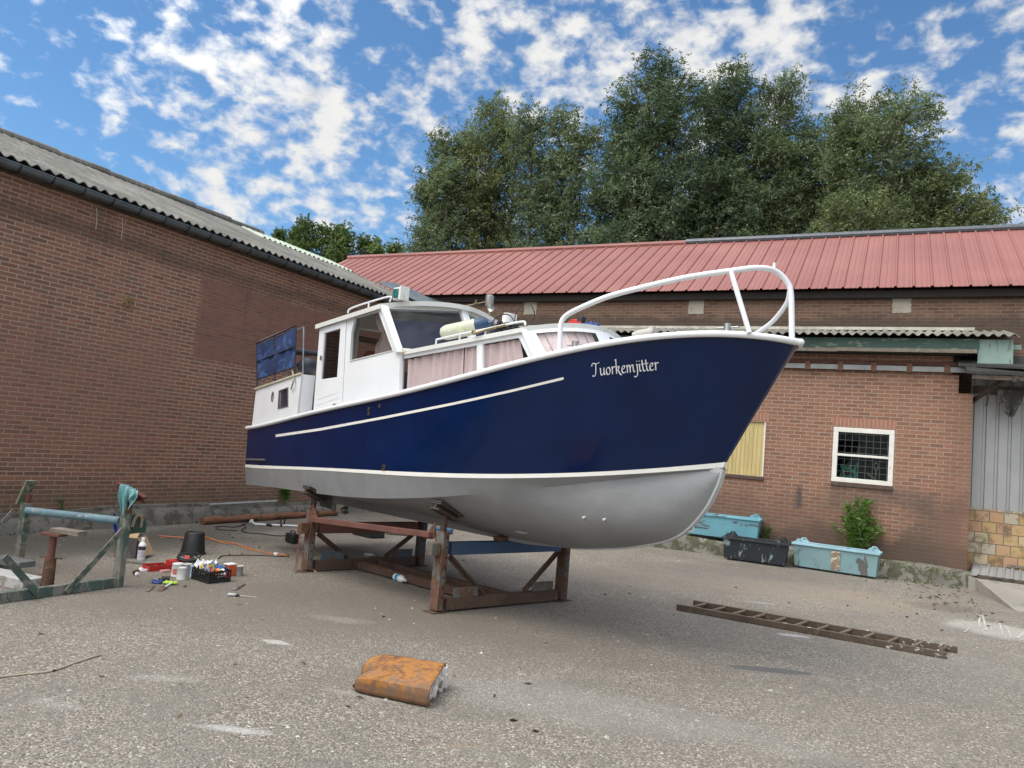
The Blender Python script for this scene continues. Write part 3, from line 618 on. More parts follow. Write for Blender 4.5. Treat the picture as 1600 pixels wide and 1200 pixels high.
# ridged grey sheet lying on the apron against the block wall
P = []; sa = ony(1515, 898, WY-.25)
for i in range(201):
    xx = XR+.03+3.0*i/200; ph = (xx/.115) % 1; dz = .030 if .1 < ph < .42 else 0.
    P.append([(xx, WY-.28-.05*(xx-XR), zt0+.035+dz), (xx+.10, CY_-.07, zt0+.16+dz)])
roof_two_sided(P, .006).build('corrugated_sheet', CLAD, None, smooth=False)
tag(bpy.data.objects['corrugated_sheet'], 'ridged grey metal sheet lying on the ground below the yellow block wall', 'metal sheet')
tag(MB().beam((XR+.12, WY-.33, zt0+.03), (4.2, WY-.48, zt0+.03), .07, .05).build('timber', WOOD_D, bevel=.005), 'dark timber lying under the front edge of the ridged grey metal sheet', 'timber')
tag(MB().beam((XR+.62, CY_-.12, zt0+.215), (4.2, CY_-.16, zt0+.225), .05, .03).build('plank', WOOD_G, bevel=.004), 'grey plank lying on top of the ridged metal sheet by the block wall', 'plank')

# ------------------------------------------------------------------ the boat
BA = math.radians(-20.); P0 = np.array([-3.64, 7.48, 0.])
BD = np.array([math.cos(BA), math.sin(BA), 0]); BN = np.array([math.sin(BA), -math.cos(BA), 0])
def B(s, o, z): return P0+BD*s+BN*o+np.array([0, 0, z])
def bp(u, v, o):   # where the sight line meets the vertical plane at offset o from the keel line
    d = ray(u, v); q = P0+BN*o; t = ((q-CAM)@BN)/(d@BN); r = CAM+t*d-P0; return r@BD, r[2]
def bhalf(u, bm, bst, p, q, um=.52):
    u = np.asarray(u, float); aft = bm-(bm-bst)*np.clip((um-u)/um, 0, 1)**2
    fw = np.clip((u-um)/(1-um), 0, 1); return aft*np.clip(1-fw**p, 0, 1)**q
def solve_row(px, bf, deg, o_end=0.02):
    px = np.array(px, float); o = np.full(len(px), 1.0); o[-1] = o_end
    for _ in range(60):
        sz = np.array([bp(u, v, oo) for (u, v), oo in zip(px, o)]); s0, s1 = sz[0, 0], sz[-1, 0]
        u = np.clip((sz[:, 0]-s0)/(s1-s0), 0, 1); on = np.maximum(bf(u), o_end); on[-1] = o_end; o = .6*o+.4*on
    c = np.polyfit(u, sz[:, 1], deg); return s0, s1, c
NU = 60; UU = np.sin(np.linspace(0, PI/2, NU))**.9; UU[0] = 0; UU[-1] = 1
sheer_px = [(389, 669), (430, 660.5), (490, 645), (560, 631), (625, 614), (700, 595), (748, 584), (800, 571), (870, 553), (925, 541), (979, 533), (1040, 526), (1092, 522.5), (1130, 521), (1167, 521), (1217, 527), (1243, 538)]
wlt_px = [(383, 725.5), (450, 728.5), (520, 731.5), (600, 735.5), (700, 739), (800, 741), (900, 738.5), (1000, 733), (1070, 728), (1132, 722)]
wlb_px = [(383, 730), (450, 733), (520, 736.5), (600, 741), (700, 746), (800, 747.5), (900, 745), (1000, 739.5), (1070, 735), (1130, 730.5)]
chi_px = [(383, 757.5), (420, 760), (467, 768), (545, 775), (620, 779), (670, 777.5), (732, 773.5), (800, 767), (842, 761), (920, 755), (979, 747.5), (1060, 740), (1129, 732.5)]
bf_sh = lambda u: bhalf(u, 1.18, 1.00, 2.5, .62); bf_wl = lambda u: bhalf(u, 1.12, .97, 2.0, .92); bf_ch = lambda u: bhalf(u, 1.06, .93, 1.9, .98)
ROW = {}
for nme, px, bf, dg in (('sheer', sheer_px, bf_sh, 5), ('wlt', wlt_px, bf_wl, 5), ('wlb', wlb_px, bf_wl, 5), ('chine', chi_px, bf_ch, 5)):
    s0, s1, c = solve_row(px, bf, dg); z = np.polyval(c, UU); ROW[nme] = np.stack([s0+(s1-s0)*UU, np.maximum(bf(UU), .018), z], 1)
print('ROWS', {k_: (r[0].round(2).tolist(), r[NU//2].round(2).tolist(), r[-1].round(2).tolist()) for k_, r in ROW.items()})
st0 = (ROW['sheer'][0, 0]+ROW['wlt'][0, 0]+ROW['chine'][0, 0])/3
for r in ROW.values():     # one common transom
    r[:, 0] = st0+(r[:, 0]-r[0, 0])*(r[-1, 0]-st0)/(r[-1, 0]-r[0, 0])
kp = [(st0+.02, .93), (-3.2, .90), (-2.2, .85), (-1.2, .78), (-.4, .745), (.4, .74), (.9, .755)]
for (u, v) in ((950, 857), (1000, 853), (1060, 838), (1100, 800), (1122, 760)): kp.append(bp(u, v, 0))
kp.append((ROW['chine'][-1, 0], ROW['chine'][-1, 2]))
kp = np.array([q for q in smoothpath([np.array(q) for q in kp], 10)]); L_ = np.r_[0, np.cumsum(np.linalg.norm(np.diff(kp, axis=0), axis=1))]; L_ /= L_[-1]
KEEL = np.stack([np.interp(UU, L_, kp[:, 0]), np.full(NU, .03), np.interp(UU, L_, kp[:, 1])], 1); KEEL[-1] = ROW['chine'][-1]; KEEL[-1, 1] = .018
def strip_rows(a, b, n, bulge=None):
    out = []
    for j in range(n+1):
        t = j/n; r = a*(1-t)+b*t
        if bulge is not None:
            amt = bulge*math.sin(PI*t); r = r.copy(); r[:, 1] += amt*.7; r[:, 2] -= amt*.75
        out.append(r)
    return out
def both_sides(rows, off=0., cap=True):
    """loft rows of (s, o, z) on both sides of the keel line, closed over the transom"""
    b = MB(); S_ = [[B(p[0], p[1]+off, p[2]) for p in r] for r in rows]; T_ = [[B(p[0], -p[1]-off, p[2]) for p in r] for r in rows]
    b.grid(S_); b.grid([r[::1] for r in T_])
    if cap:
        ring = [S_[j][0]-BD*off for j in range(len(rows))]+[T_[j][0]-BD*off for j in range(len(rows)-1, -1, -1)]; b.add(ring, [tuple(range(len(ring)))])
        b.grid([[S_[j][-1] for j in range(len(rows))], [T_[j][-1] for j in range(len(rows))]])
    return b
def navy():
    k = NT('navy_gloss_paint'); p = k.obj(); f = k.noise(p, 1.6, 4); g = k.noise(p, 30, 4, .6)
    col = k.ramp(f, [(.3, (.0005, .0092, .048)), (.7, (.0006, .0142, .072))])
    sc_ = k.step(k.noise(k.vmul(p, (1, 1, 3)), 7, 9, .75), .70, .80); col = k.mix(k.math('MULTIPLY', sc_, .28), col, (.03, .04, .075))
    k.bump(k.math('ADD', k.noise(p, 1.7, 3), k.math('MULTIPLY', k.noise(p, 14, 3), .06)), .13, .03); r = k.math('ADD', .08, k.math('MULTIPLY', g, .12)); return k.fin(col, r, spec=.36)
NAVY = navy()
def greybelly():
    k = NT('grey_primer_paint'); p = k.obj(); f = k.noise(p, 1.5, 6, .62, .8); b = k.noise(k.vmul(p, (1, 1, 2.5)), 5, 7, .7); 
    col = k.ramp(k.math('ADD', k.math('MULTIPLY', f, .6), k.math('MULTIPLY', b, .4)), [(.33, (.205, .21, .216)), (.5, (.245, .25, .256)), (.66, (.285, .289, .294))])
    k.bump(k.noise(p, 9, 4), .12, .02); return k.fin(col, .52, spec=.35)
GREYB = greybelly()
WHITE = worn('white_yacht_paint', (.73, .745, .765), (.55, .53, .47), .10, 7, .38, 0, .05, .06)
WHITE_CLEAN = plain('clean_white_enamel', (.76, .77, .79), .28, 0, .03)
WHITE_DIRTY = worn('stained_white_paint', (.66, .66, .63), (.36, .33, .27), .26, 5, .5, 0, .1, .12, None, (1, 1, .5))
CREAM = plain('cream_white_stripe', (.80, .79, .74), .35, 0, .04)
boat = thing('motor_cruiser', 'navy blue and white steel cabin cruiser with grey underside, propped on a rusty cradle', 'boat', (P0[0], P0[1], 0))
hull = both_sides(strip_rows(ROW['sheer'], ROW['wlt'], 8)).build('hull', NAVY, boat, angle=50)
both_sides(strip_rows(ROW['wlt'], ROW['wlb'], 1), .003).build('boot_stripe', CREAM, hull, angle=50)
bul = np.clip((UU-.50)/.36, 0, 1)*.13*np.clip((1-UU)/.12, 0, 1)**.6
under = strip_rows(ROW['wlb'], ROW['chine'], 2)+strip_rows(ROW['chine'], KEEL, 9, bul)[1:]
both_sides(under, 0).build('underwater_hull', GREYB, boat, angle=15)
# deck
dk = ROW['sheer'].copy(); dk[:, 1] -= .01; dk[:, 2] -= .03
MB().grid([[B(p[0], p[1]*t, p[2]+.05*(1-t*t)) for t in np.linspace(-1, 1, 9)] for p in dk]).build('deck', plain('light_grey_deck_paint', (.40, .41, .40), .7), boat, angle=60)
# skeg, rudder, stem bar
sk = []
ks = kp[kp[:, 0] < 1.0]
zb = .70
s_aft = bp(524, 790, 0)[0]
top = [(s, z+.03) for s, z in ks if s > s_aft][::4]
outl = [(s_aft, zb+.0)]+[(ks[-1, 0], zb+.035)]+top[::-1]
outl = [(s_aft, zb), (-.9, zb), (.3, zb+.005), (1.0, .762)]+[q for q in top[::-1] if q[0] < .95]
MB().plate(outl, [], lambda a, b, d: B(a, d-.035, b), .07).build('keel', GREYB, boat)
rr = s_aft-.16
MB().plate([(s_aft-.03, .60), (s_aft-.03, .88), (s_aft-.36, .88), (s_aft-.40, .62)], [], lambda a, b, d: B(a, d-.02, b), .04).build('rudder', plain('dark_grey_rudder', (.10, .105, .11), .6), boat)
MB().tube([B(s_aft-.03, 0, .90), B(s_aft-.03, 0, .58)], .03, 10).build('rudder_post', GREYB, boat)
pr = MB(); c = B(*[bp(538, 797, .05)[0], .05, bp(538, 797, .05)[1]]); pr.lathe([(.0, .05), (.035, .04), (.055, .0), (.055, -.03)], c, BN, 16)
pr.build('shaft_anode', STEEL, boat)
sb_ = [q for q in kp if q[0] > .9]; sb_ = sb_[::3]+[kp[-1]]
STEMG = plain('pale_grey_stem_paint', (.47, .48, .49), .5, 0, .08)
b = MB(); pts = [B(s, 0, z) for s, z in sb_]
for i in range(len(pts)-1): pass
prof = []
for i, p in enumerate(pts):
    t = unit(np.array(pts[min(i+1, len(pts)-1)])-np.array(pts[max(i-1, 0)])); n = unit(np.cross(BN, t))
    if n @ (BD*.6-np.array([0, 0, .8])) < 0: n = -n
    prof.append([p+n*.012+BN*.03, p-n*.09+BN*(.066), p-n*.09-BN*.066, p+n*.012-BN*.03, p+n*.012+BN*.03])
b.grid(prof).build('stem_bar', STEMG, boat, angle=30)
# eye bolt near forefoot
q = bp(1079, 826, 0); b = MB(); b.tube([B(q[0]+.028*math.cos(a), 0, q[1]+.028*math.sin(a)) for a in np.linspace(0, 2*PI, 14)[:-1]], .009, 6, True); b.build('towing_eye', STEMG, boat)
# rubbing rail round the sheer
sh_ = ROW['sheer']; RAIL = [B(p[0], p[1]+.012, p[2]) for p in sh_[:-3]]; RAILP = [B(p[0], -p[1]-.012, p[2]) for p in sh_[:-3]]
tip = B(sh_[-1, 0]+.035, 0, sh_[-1, 2]); 
path = RAIL+smoothpath([RAIL[-1], B(sh_[-1, 0]+.01, sh_[-3, 1]*.55, sh_[-1, 2]), tip, B(sh_[-1, 0]+.01, -sh_[-3, 1]*.55, sh_[-1, 2]), RAILP[-1]], 6)[1:-1]+RAILP[::-1]
MB().tube(path, .027, 12).build('rub_rail', WHITE_CLEAN, boat, angle=60)
# helpers on the hull side
bvh = BVHTree.FromPolygons([tuple(B(*p)) for r in strip_rows(ROW['sheer'], ROW['wlt'], 8) for p in r], [(i*NU+j, (i+1)*NU+j, (i+1)*NU+j+1, i*NU+j+1) for i in range(8) for j in range(NU-1)])
bvh2 = BVHTree.FromPolygons([tuple(B(*p)) for r in under for p in r], [(i*NU+j, (i+1)*NU+j, (i+1)*NU+j+1, i*NU+j+1) for i in range(len(under)-1) for j in range(NU-1)])
def on_hull(s, z, out=.003, tree=bvh):
    h = tree.ray_cast(Vector(B(s, 3, z)), Vector(-BN)); 
    if h[0] is None: return B(s, bf_wl(.5), z)
    n = np.array(h[1]); n = n if n @ BN > 0 else -n; return np.array(h[0])+n*out
def hullpx(u, v, out=.003, tree=bvh):
    h = tree.ray_cast(Vector(CAM), Vector(unit(ray(u, v))))
    if h[0] is None: return None
    n = np.array(h[1]); n = n if n @ BN > 0 else -n; return np.array(h[0])+n*out
# coach line
cl = []
for t in np.linspace(0, 1, 40):
    u = 431+(881-431)*t; v = np.interp(u, [431, 500, 600, 700, 740, 800, 881], [681, 671, 652.5, 632.5, 624, 610.5, 591]); a, b_ = hullpx(u, v-2), hullpx(u, v+2)
    if a is not None and b_ is not None: cl.append([a, b_])
cw = MB().grid(cl).build('coach_line', CREAM, hull, smooth=True)
# lettering: broad-nib strokes laid on the plating
GL = {'T': (.98, [[(-.05, 1.30), (-.02, 1.55), (.15, 1.68), (.45, 1.58), (.75, 1.60), (1.02, 1.72)], [(.50, 1.58), (.46, 1.0), (.36, .3), (.22, .02), (.02, .0), (-.06, .12)]]),
      'u': (.80, [[(.0, .92), (.08, .86), (.06, .35), (.14, .05), (.30, .06), (.50, .35)], [(.56, .95), (.52, .3), (.58, .05), (.70, .14)]]),
      'o': (.74, [[(.34, .95), (.10, .75), (.02, .38), (.18, .02), (.42, .12), (.54, .5), (.46, .86), (.30, .96)]]),
      'r': (.54, [[(.0, .88), (.10, .90), (.06, .0)], [(.08, .55), (.22, .85), (.36, .95), (.46, .86)]]),
      'k': (.74, [[(.0, 1.72), (.14, 1.80), (.08, .8), (.05, .0)], [(.08, .5), (.25, .88), (.42, .92), (.44, .70), (.28, .52), (.12, .50)], [(.26, .50), (.44, .08), (.58, -.16), (.72, -.14)]]),
      'e': (.64, [[(.04, .48), (.30, .58), (.44, .78), (.34, .95), (.14, .82), (.02, .42), (.14, .05), (.34, .04), (.52, .20)]]),
      'm': (1.16, [[(.0, .88), (.10, .90), (.06, .0)], [(.08, .5), (.26, .88), (.42, .90), (.44, .5), (.42, .0)], [(.46, .5), (.64, .88), (.82, .90), (.84, .4), (.88, .05), (1.04, .10)]]),
      'j': (.36, [[(.06, .92), (.18, .88), (.16, .1), (.06, -.45), (-.16, -.62), (-.30, -.52)], [(.16, 1.30), (.24, 1.38)]]),
      'i': (.38, [[(.0, .90), (.12, .88), (.10, .25), (.16, .04), (.30, .12)], [(.12, 1.30), (.20, 1.38)]]),
      't': (.46, [[(.10, 1.42), (.12, .5), (.16, .10), (.28, .02), (.40, .14)], [(-.08, .90), (.36, .96)]])}
q0 = bp(927, 587.5, .95); q1 = bp(1031, 577.5, .55)
h0, h1 = hullpx(927, 587.5), hullpx(1031, 577.5)
s0t, z0t, s1t, z1t = (h0-P0)@BD, h0[2], (h1-P0)@BD, h1[2]
tot = sum(GL[c][0] for c in 'Tuorkemjitter'); us = (s1t-s0t)/tot; uz = (hullpx(985, 571)[2]-hullpx(985, 583)[2])*1.0
b = MB(); xo = 0.; nib = np.array([math.cos(math.radians(38)), math.sin(math.radians(38))])*.085
for li, ch in enumerate('Tuorkemjitter'):
    adv, strokes = GL[ch]
    for si, st in enumerate(strokes):
        pl = smoothpath([np.array(p_) for p_ in st], 7)
        for lay, (nv) in enumerate((nib, None)):
            row = []
            for i, p_ in enumerate(pl):
                t_ = unit(pl[min(i+1, len(pl)-1)]-pl[max(i-1, 0)]); n_ = nib if nv is not None else np.array([-t_[1], t_[0]])*.040
                rr_ = []
                for q in (p_-n_, p_+n_):
                    fx = xo+q[0]+q[1]*.06; s = s0t+fx*us; z = z0t+(z1t-z0t)*(fx/tot)+q[1]*uz; rr_.append(on_hull(s, z, .003+.0004*lay+.0008*si))
                row.append(rr_)
            b.grid(row)
    xo += adv
b.build('name_lettering', WHITE_CLEAN, hull, smooth=False, fix=False)
# small hull fittings
VENT = plain('dull_bronze', (.12, .10, .07), .45, .7)
for (u, v, w_, h_) in ((577, 643, 3.0, 7), (594, 635, 2.2, 4.5)):
    b = MB(); 
    for dv in ((-h_*.5, h_*.5) if h_ > 5 else (0,)):
        a = hullpx(u, v+dv, .006); b.obox(a, BD*.017, BN*.008, np.array((0, 0, .020)))
    b.build('hull_vent', VENT, hull, bevel=.003)
b = MB(); a = hullpx(600, 730.5, .0); b.lathe([(.030, 0), (.030, .012), (.018, .014), (.018, .004), (0, .004)], a, BN, 16); b.build('exhaust_outlet', VENT, hull)
b = MB(); b.tube([hullpx(385.5, 718, .012), hullpx(415, 718.6, .012)], .014, 8); b.build('rubbing_strip', plain('grey_rubber', (.10, .10, .10), .7), hull)
for u, v in ((914, 808), (946, 811)):
    a = hullpx(u, v, .0, bvh2); b = MB(); b.tube([a, a+BN*.03+np.array([0, 0, -.004])], .010, 8); b.build('transducer', WHITE_OLD, hull)
b = MB(); a = hullpx(815, 831.5, .004, bvh2); nrm = unit(hullpx(815, 831.5, .1, bvh2)-hullpx(815, 831.5, .0, bvh2)); ex = unit(BD-nrm*(BD@nrm)); ey = np.cross(nrm, ex)
b.add([a+ex*.085*math.cos(t)*(1+.15*math.sin(3*t))+ey*.03*math.sin(t) for t in np.linspace(0, 2*PI, 24)[:-1]], [tuple(range(23))]); b.build('bare_patch', worn('unpainted_metal_patch', (.62, .61, .60), (.15, .14, .14), .35, 30, .6), hull)

# aft cabin coaming -------------------------------------------------
FR = lambda o0, sg=1: (lambda a, b, d: B(a, sg*(o0-d), b))
def side_o(s): u = np.clip((s-st0)/(sh_[-1, 0]-st0), 0, 1); return float(bf_sh(u))
def sheer_z(s): return float(np.interp(s, sh_[:, 0], sh_[:, 2]))
oa = .99
A0 = bp(393.5, 608.7, oa); A1 = bp(473.4, 585, oa+.05); s_a0, s_a1 = A0[0], A1[0]; za0, za1 = A0[1], A1[1]
s_a0 = max(s_a0, st0+.02)
def osa(s): return side_o(s)-.05
hw = [bp(u, v, oa+.01) for u, v in ((454, 607.5), (454, 634), (438.5, 637.5), (440, 612))]
ph = bp(428, 620, oa)
for sg in (1, -1):
    hol = [[tuple(q) for q in hw], [(ph[0]+.028*math.cos(t), ph[1]+.065*math.sin(t)) for t in np.linspace(0, 2*PI, 18)[:-1]]]
    o_ = MB().plate([(s_a0, sheer_z(s_a0)-.02), (s_a1, sheer_z(s_a1)-.02), (s_a1, za1), (s_a0+.01, za0)], hol, lambda a, b, d: B(a, sg*(osa(a)-d), b), .03).build('aft_cabin_side', WHITE, boat)
    cz = np.mean([q[1] for q in hw]); cs = np.mean([q[0] for q in hw])
    fr_ = MB().plate([(cs+(q[0]-cs)*1.22, cz+(q[1]-cz)*1.14) for q in hw], [[tuple(q) for q in hw]], lambda a, b, d: B(a, sg*(osa(a)+.008-d), b), .02).build('cabin_window', STEEL, o_)
    MB().plate([tuple(q) for q in hw], [], lambda a, b, d: B(a, sg*(osa(a)-.015-d), b), .006).build('pane', plain('blue_grey_glass', (.028, .032, .055), .12), fr_)
    MB().tube([B(ph[0]+.030*math.cos(t), sg*(osa(ph[0])+.003), ph[1]+.067*math.sin(t)) for t in np.linspace(0, 2*PI, 20)[:-1]], .006, 6, True).build('porthole_ring', VENT, o_)
    MB().plate([(ph[0]+.028*math.cos(t), ph[1]+.065*math.sin(t)) for t in np.linspace(0, 2*PI, 18)[:-1]], [], lambda a, b, d: B(a, sg*(osa(a)-.02-d), b), .004).build('porthole_glass', plain('dark_port_glass', (.012, .012, .012), .1), o_)
b = MB(); b.grid([[B(s_a0+.012, o*osa(s_a0), sheer_z(s_a0)-.02) for o in (-1, 1)], [B(s_a0+.012, o*osa(s_a0), za0) for o in (-1, 1)]])
b.grid([[B(s_a1-.012, osa(s_a1), sheer_z(s_a1)-.02), B(s_a1+.10, osa(s_a1)-.22, sheer_z(s_a1)-.02), B(s_a1+.10, -osa(s_a1)+.22, sheer_z(s_a1)-.02), B(s_a1-.012, -osa(s_a1), sheer_z(s_a1)-.02)],
        [B(s_a1-.012, osa(s_a1), za1), B(s_a1+.10, osa(s_a1)-.22, za1+.0), B(s_a1+.10, -osa(s_a1)+.22, za1), B(s_a1-.012, -osa(s_a1), za1)]]); b.build('aft_cabin_bulkhead', WHITE, boat, smooth=False)
MB().grid([[B(s, o*(osa(s)-.01), za0+(za1-za0)*(s-s_a0)/(s_a1-s_a0)-.02+.05*(1-o*o)) for o in np.linspace(-1, 1, 9)] for s in np.linspace(s_a0+.02, s_a1, 6)]).build('aft_cabin_top', WHITE_DIRTY, boat)
rim = plain('beige_rim', (.50, .45, .33), .6)
for sg in (1, -1): MB().beam(B(s_a0-.02, sg*(osa(s_a0)+.004), za0+.01), B(s_a1, sg*(osa(s_a1)+.004), za1+.01), .035, .022).build('coaming_rim', rim, boat)

# wheelhouse ---------------------------------------------------------
OW = 1.0
def W(u, v, o=OW): return tuple(bp(u, v, o))
sd_out = [W(489, 650), W(499, 512), W(600, 479), W(624.7, 552), W(623.8, 622)]
sd_out[0] = (sd_out[0][0], sheer_z(sd_out[0][0])-.03); sd_out[-1] = (sd_out[-1][0], sheer_z(sd_out[-1][0])-.03)
dr = [W(490, 650), W(500.5, 515), W(541.5, 500), W(535.5, 637)]; dr[0] = (dr[0][0], sheer_z(dr[0][0])); dr[3] = (dr[3][0], sheer_z(dr[3][0]))
dwin = [W(507.8, 520.6), W(533.2, 513.4), W(527.8, 589.4), W(502.4, 593)]
swin = [W(554.5, 497), W(592, 486.3), W(614.5, 548), W(547.2, 564.2), W(549.5, 520)]
GLASSB = glass_mat('boat_side_glass', (.72, .73, .72), .05)
wh_s = {}
for sg in (1, -1):
    f = FR(OW, sg)
    drh = [(q[0]+.004*(1 if i in (0, 1) else -1)*-1, q[1]+(.004 if i in (1, 2) else 0)) for i, q in enumerate(dr)]
    # side panel forward of the door, and the narrow post behind it
    wp = MB().plate([(dr[2][0]+.006, dr[2][1]+.03), sd_out[2], sd_out[3], sd_out[4], (dr[3][0]+.006, dr[3][1]-.03)], [swin], f, .04)
    wo = wp.build('wheelhouse_side', WHITE, boat)
    MB().plate([sd_out[1], (dr[2][0]+.006, dr[2][1]+.04), (dr[2][0]+.006, dr[2][1]+.005), (dr[1][0]+.01, dr[1][1]+.005)], [], f, .03).build('door_header', WHITE, boat)
    MB().plate(swin, [], lambda a, b, d: B(a, sg*(OW-.022-d), b), .004).build('pane', GLASSB, wo)
    b = MB(); b.tube([B(q[0], sg*(OW+.003), q[1]) for q in swin], .008, 6, True); b.build('window_trim', WHITE_DIRTY, wo)
    do = MB().plate(dr, [dwin], lambda a, b, d: B(a, sg*(OW+.012-d), b), .035).build('door', WHITE, boat, bevel=.004)
    MB().plate(dwin, [], lambda a, b, d: B(a, sg*(OW-.008-d), b), .004).build('pane', GLASSB, do)
    b = MB()
    for dzv in (0.06, .13, .20): b.beam(B(dr[0][0]+.06, sg*(OW+.0135), dr[0][1]+dzv), B(dr[3][0]-.07, sg*(OW+.0135), dr[3][1]+dzv+.02), .002, .004)
    b.build('panel_groove', WHITE_DIRTY, do)
    b = MB(); hq = W(504.5, 560); b.beam(B(hq[0], sg*(OW+.03), hq[1]-.03), B(hq[0], sg*(OW+.03), hq[1]+.03), .02, .012); b.build('handle', STEEL, do)
# front: two raked windscreens meeting at a centre post
AB = np.array(B(*[W(624.7, 552)[0], OW, W(624.7, 552)[1]])); AT = np.array(B(W(600, 479)[0], OW, W(600, 479)[1]))
sct, zct = bp(722, 483, 0); ct = B(sct, 0, zct); scb = sct+(W(624.7, 552)[0]-W(600, 479)[0])*1.02; cb = B(scb, 0, W(624.7, 552)[1]+.06)
def mir(p): r = np.array(p)-P0; o = r@BN; return np.array(p)-BN*2*o
DARKBLUE = plain('dark_blue_inner_cover', (.020, .026, .050), .7, 0, .15, 2)
WGLASS = glass_mat('windscreen_glass', (.72, .75, .80), .04, .02, .38)
for sg in (1, -1):
    mm_ = (lambda p: np.array(p)) if sg == 1 else mir
    p_ab, p_at, p_ct, p_cb = map(mm_, (AB, AT, ct, cb))
    nrm = unit(np.cross(p_ct-p_ab, p_at-p_cb)); nrm = nrm if nrm @ BD > 0 else -nrm
    b = MB(); b.beam(p_ab, p_at, .085, .05, nrm); b.build('windscreen_post', WHITE, boat, bevel=.006)
    fr_ = MB(); fr_.beam(p_at-np.array([0, 0, .02]), p_ct-np.array([0, 0, .02]), .04, .05, nrm); fr_.beam(p_ab+np.array([0, 0, .02]), p_cb+np.array([0, 0, .02]), .06, .06, nrm)
    fo = fr_.build('windscreen_frame', WHITE_DIRTY, boat, bevel=.004)
    MB().add([p_ab, p_at, p_ct, p_cb], [(0, 1, 2, 3)]).build('windscreen', WGLASS, fo, smooth=False)
    q = [p+(-BD*.05) for p in (p_ab, p_at*.30+p_ab*.70+(p_at-p_ab)*.42, p_ct*.30+p_cb*.70+(p_ct-p_cb)*.42, p_cb)]
    MB().add(q, [(0, 1, 2, 3)]).build('inner_cover', DARKBLUE, fo, smooth=False)
b = MB(); b.beam(cb, ct, .10, .06, BD); b.build('centre_post', WHITE, boat, bevel=.006)
# roof: cambered, V front with a short visor
ra = W(500, 503, OW)[0]-.02; rz0 = W(500, 508)[1]; rf = W(598, 474)[0]+.03; rz1 = W(598, 476)[1]; rc = sct+.10; rzc = zct+.035
rows = []; NV = 17
for i in range(9):
    t = i/8; row = []
    for j in range(NV):
        o = -1+2*j/(NV-1); sF = rf+(rc-rf)*(1-abs(o)**1.3); s = ra+(sF-ra)*t; ze = rz0+(rz1-rz0)*t; cam_ = (rzc-rz1)*(.75+.25*t); row.append(np.array(B(s, o*(OW+.05), ze+cam_*(1-o*o))))
    rows.append(row)
R1 = np.array(rows); R2 = R1-np.array([0, 0, .055]); b = MB(); b.grid(R1); b.grid(R2)
b.grid([R1[0], R2[0]]); b.grid([R1[-1], R2[-1]]); b.grid([R1[:, 0], R2[:, 0]]); b.grid([R1[:, -1], R2[:, -1]]); roof = b.build('wheelhouse_roof', WHITE_DIRTY, boat, angle=30)
for sg in (1, -1):
    b = MB(); e = [(W(545, 485)[0], .0), (W(609, 466)[0], 0)]
    q0_, q1_ = bp(548, 482, OW), bp(609, 463.5, OW-.02)
    b.tube(smoothpath([B(q0_[0]-.06, sg*OW, q0_[1]-.05), B(q0_[0], sg*OW, q0_[1]), B((q0_[0]+q1_[0])/2, sg*OW, (q0_[1]+q1_[1])/2+.005), B(q1_[0], sg*(OW-.02), q1_[1]), B(q1_[0]+.01, sg*(OW-.02), q1_[1]-.06)], 5), .011, 8)
    mid_ = (q0_[0]+q1_[0])/2; b.tube([B(mid_, sg*OW, (q0_[1]+q1_[1])/2), B(mid_, sg*OW, (q0_[1]+q1_[1])/2-.07)], .009, 6); b.build('handrail', WHITE_CLEAN, roof)
for sg, colr in ((1, (.015, .14, .135)), (-1, (.25, .012, .012))):
    q = bp(625, 459.5, .86); lo_ = MB(); lo_.obox(B(q[0], sg*.86, q[1]), BD*.075, BN*.045, np.array((0, 0, .072))); n_ = lo_.build('navigation_light', WHITE_OLD, roof, bevel=.008)
    MB().obox(B(q[0]-.012, sg*.91, q[1]), BD*.045, BN*.014, np.array((0, 0, .052))).build('lens', plain('tinted_lens_%d' % sg, colr, .12), n_, bevel=.008)
    MB().obox(B(q[0]+.085, sg*.86, q[1]+.0), BD*.012, BN*.06, np.array((0, 0, .080))).build('light_screen', WHITE_DIRTY, n_)
# lamp and horn near the roof centre
q = bp(765, 469, -.15); b = MB(); b.lathe([(.02, -.085), (.046, -.075), (.052, -.03), (.052, .05), (.03, .066), (0, .068)], B(q[0], -.15, q[1]), (0, 0, 1), 18); b.build('masthead_lantern', plain('silver_grey_lantern', (.33, .33, .31), .3, .6), roof)
q2 = bp(769, 480, -.10); b = MB(); ax = unit(BD*.3+BN*.9+np.array((0, 0, -.15))); b.lathe([(.012, -.10), (.016, -.03), (.034, .0), (.048, .022), (.050, .03), (.044, .026), (.02, .0)], B(q2[0], -.10, q2[1]), ax, 18); b.build('spotlight', STEEL, roof)
b = MB(); q3 = bp(728, 478, -.05); q4 = bp(760, 471.5, -.14); b.tube([B(q3[0], -.05, q3[1]), B(q4[0], -.14, q4[1])], .008, 6); b.lathe([(.02, 0), (.02, .012), (.008, .02), (.008, .05)], B((q3[0]+q4[0])/2, -.09, (q3[1]+q4[1])/2), (0, 0, 1), 10); b.tube([B(q2[0]-.05, -.12, q2[1]-.09), B(q[0], -.15, q[1]-.08)], .012, 6); b.build('light_bracket', plain('brassy_rod', (.20, .17, .10), .5, .5), roof)
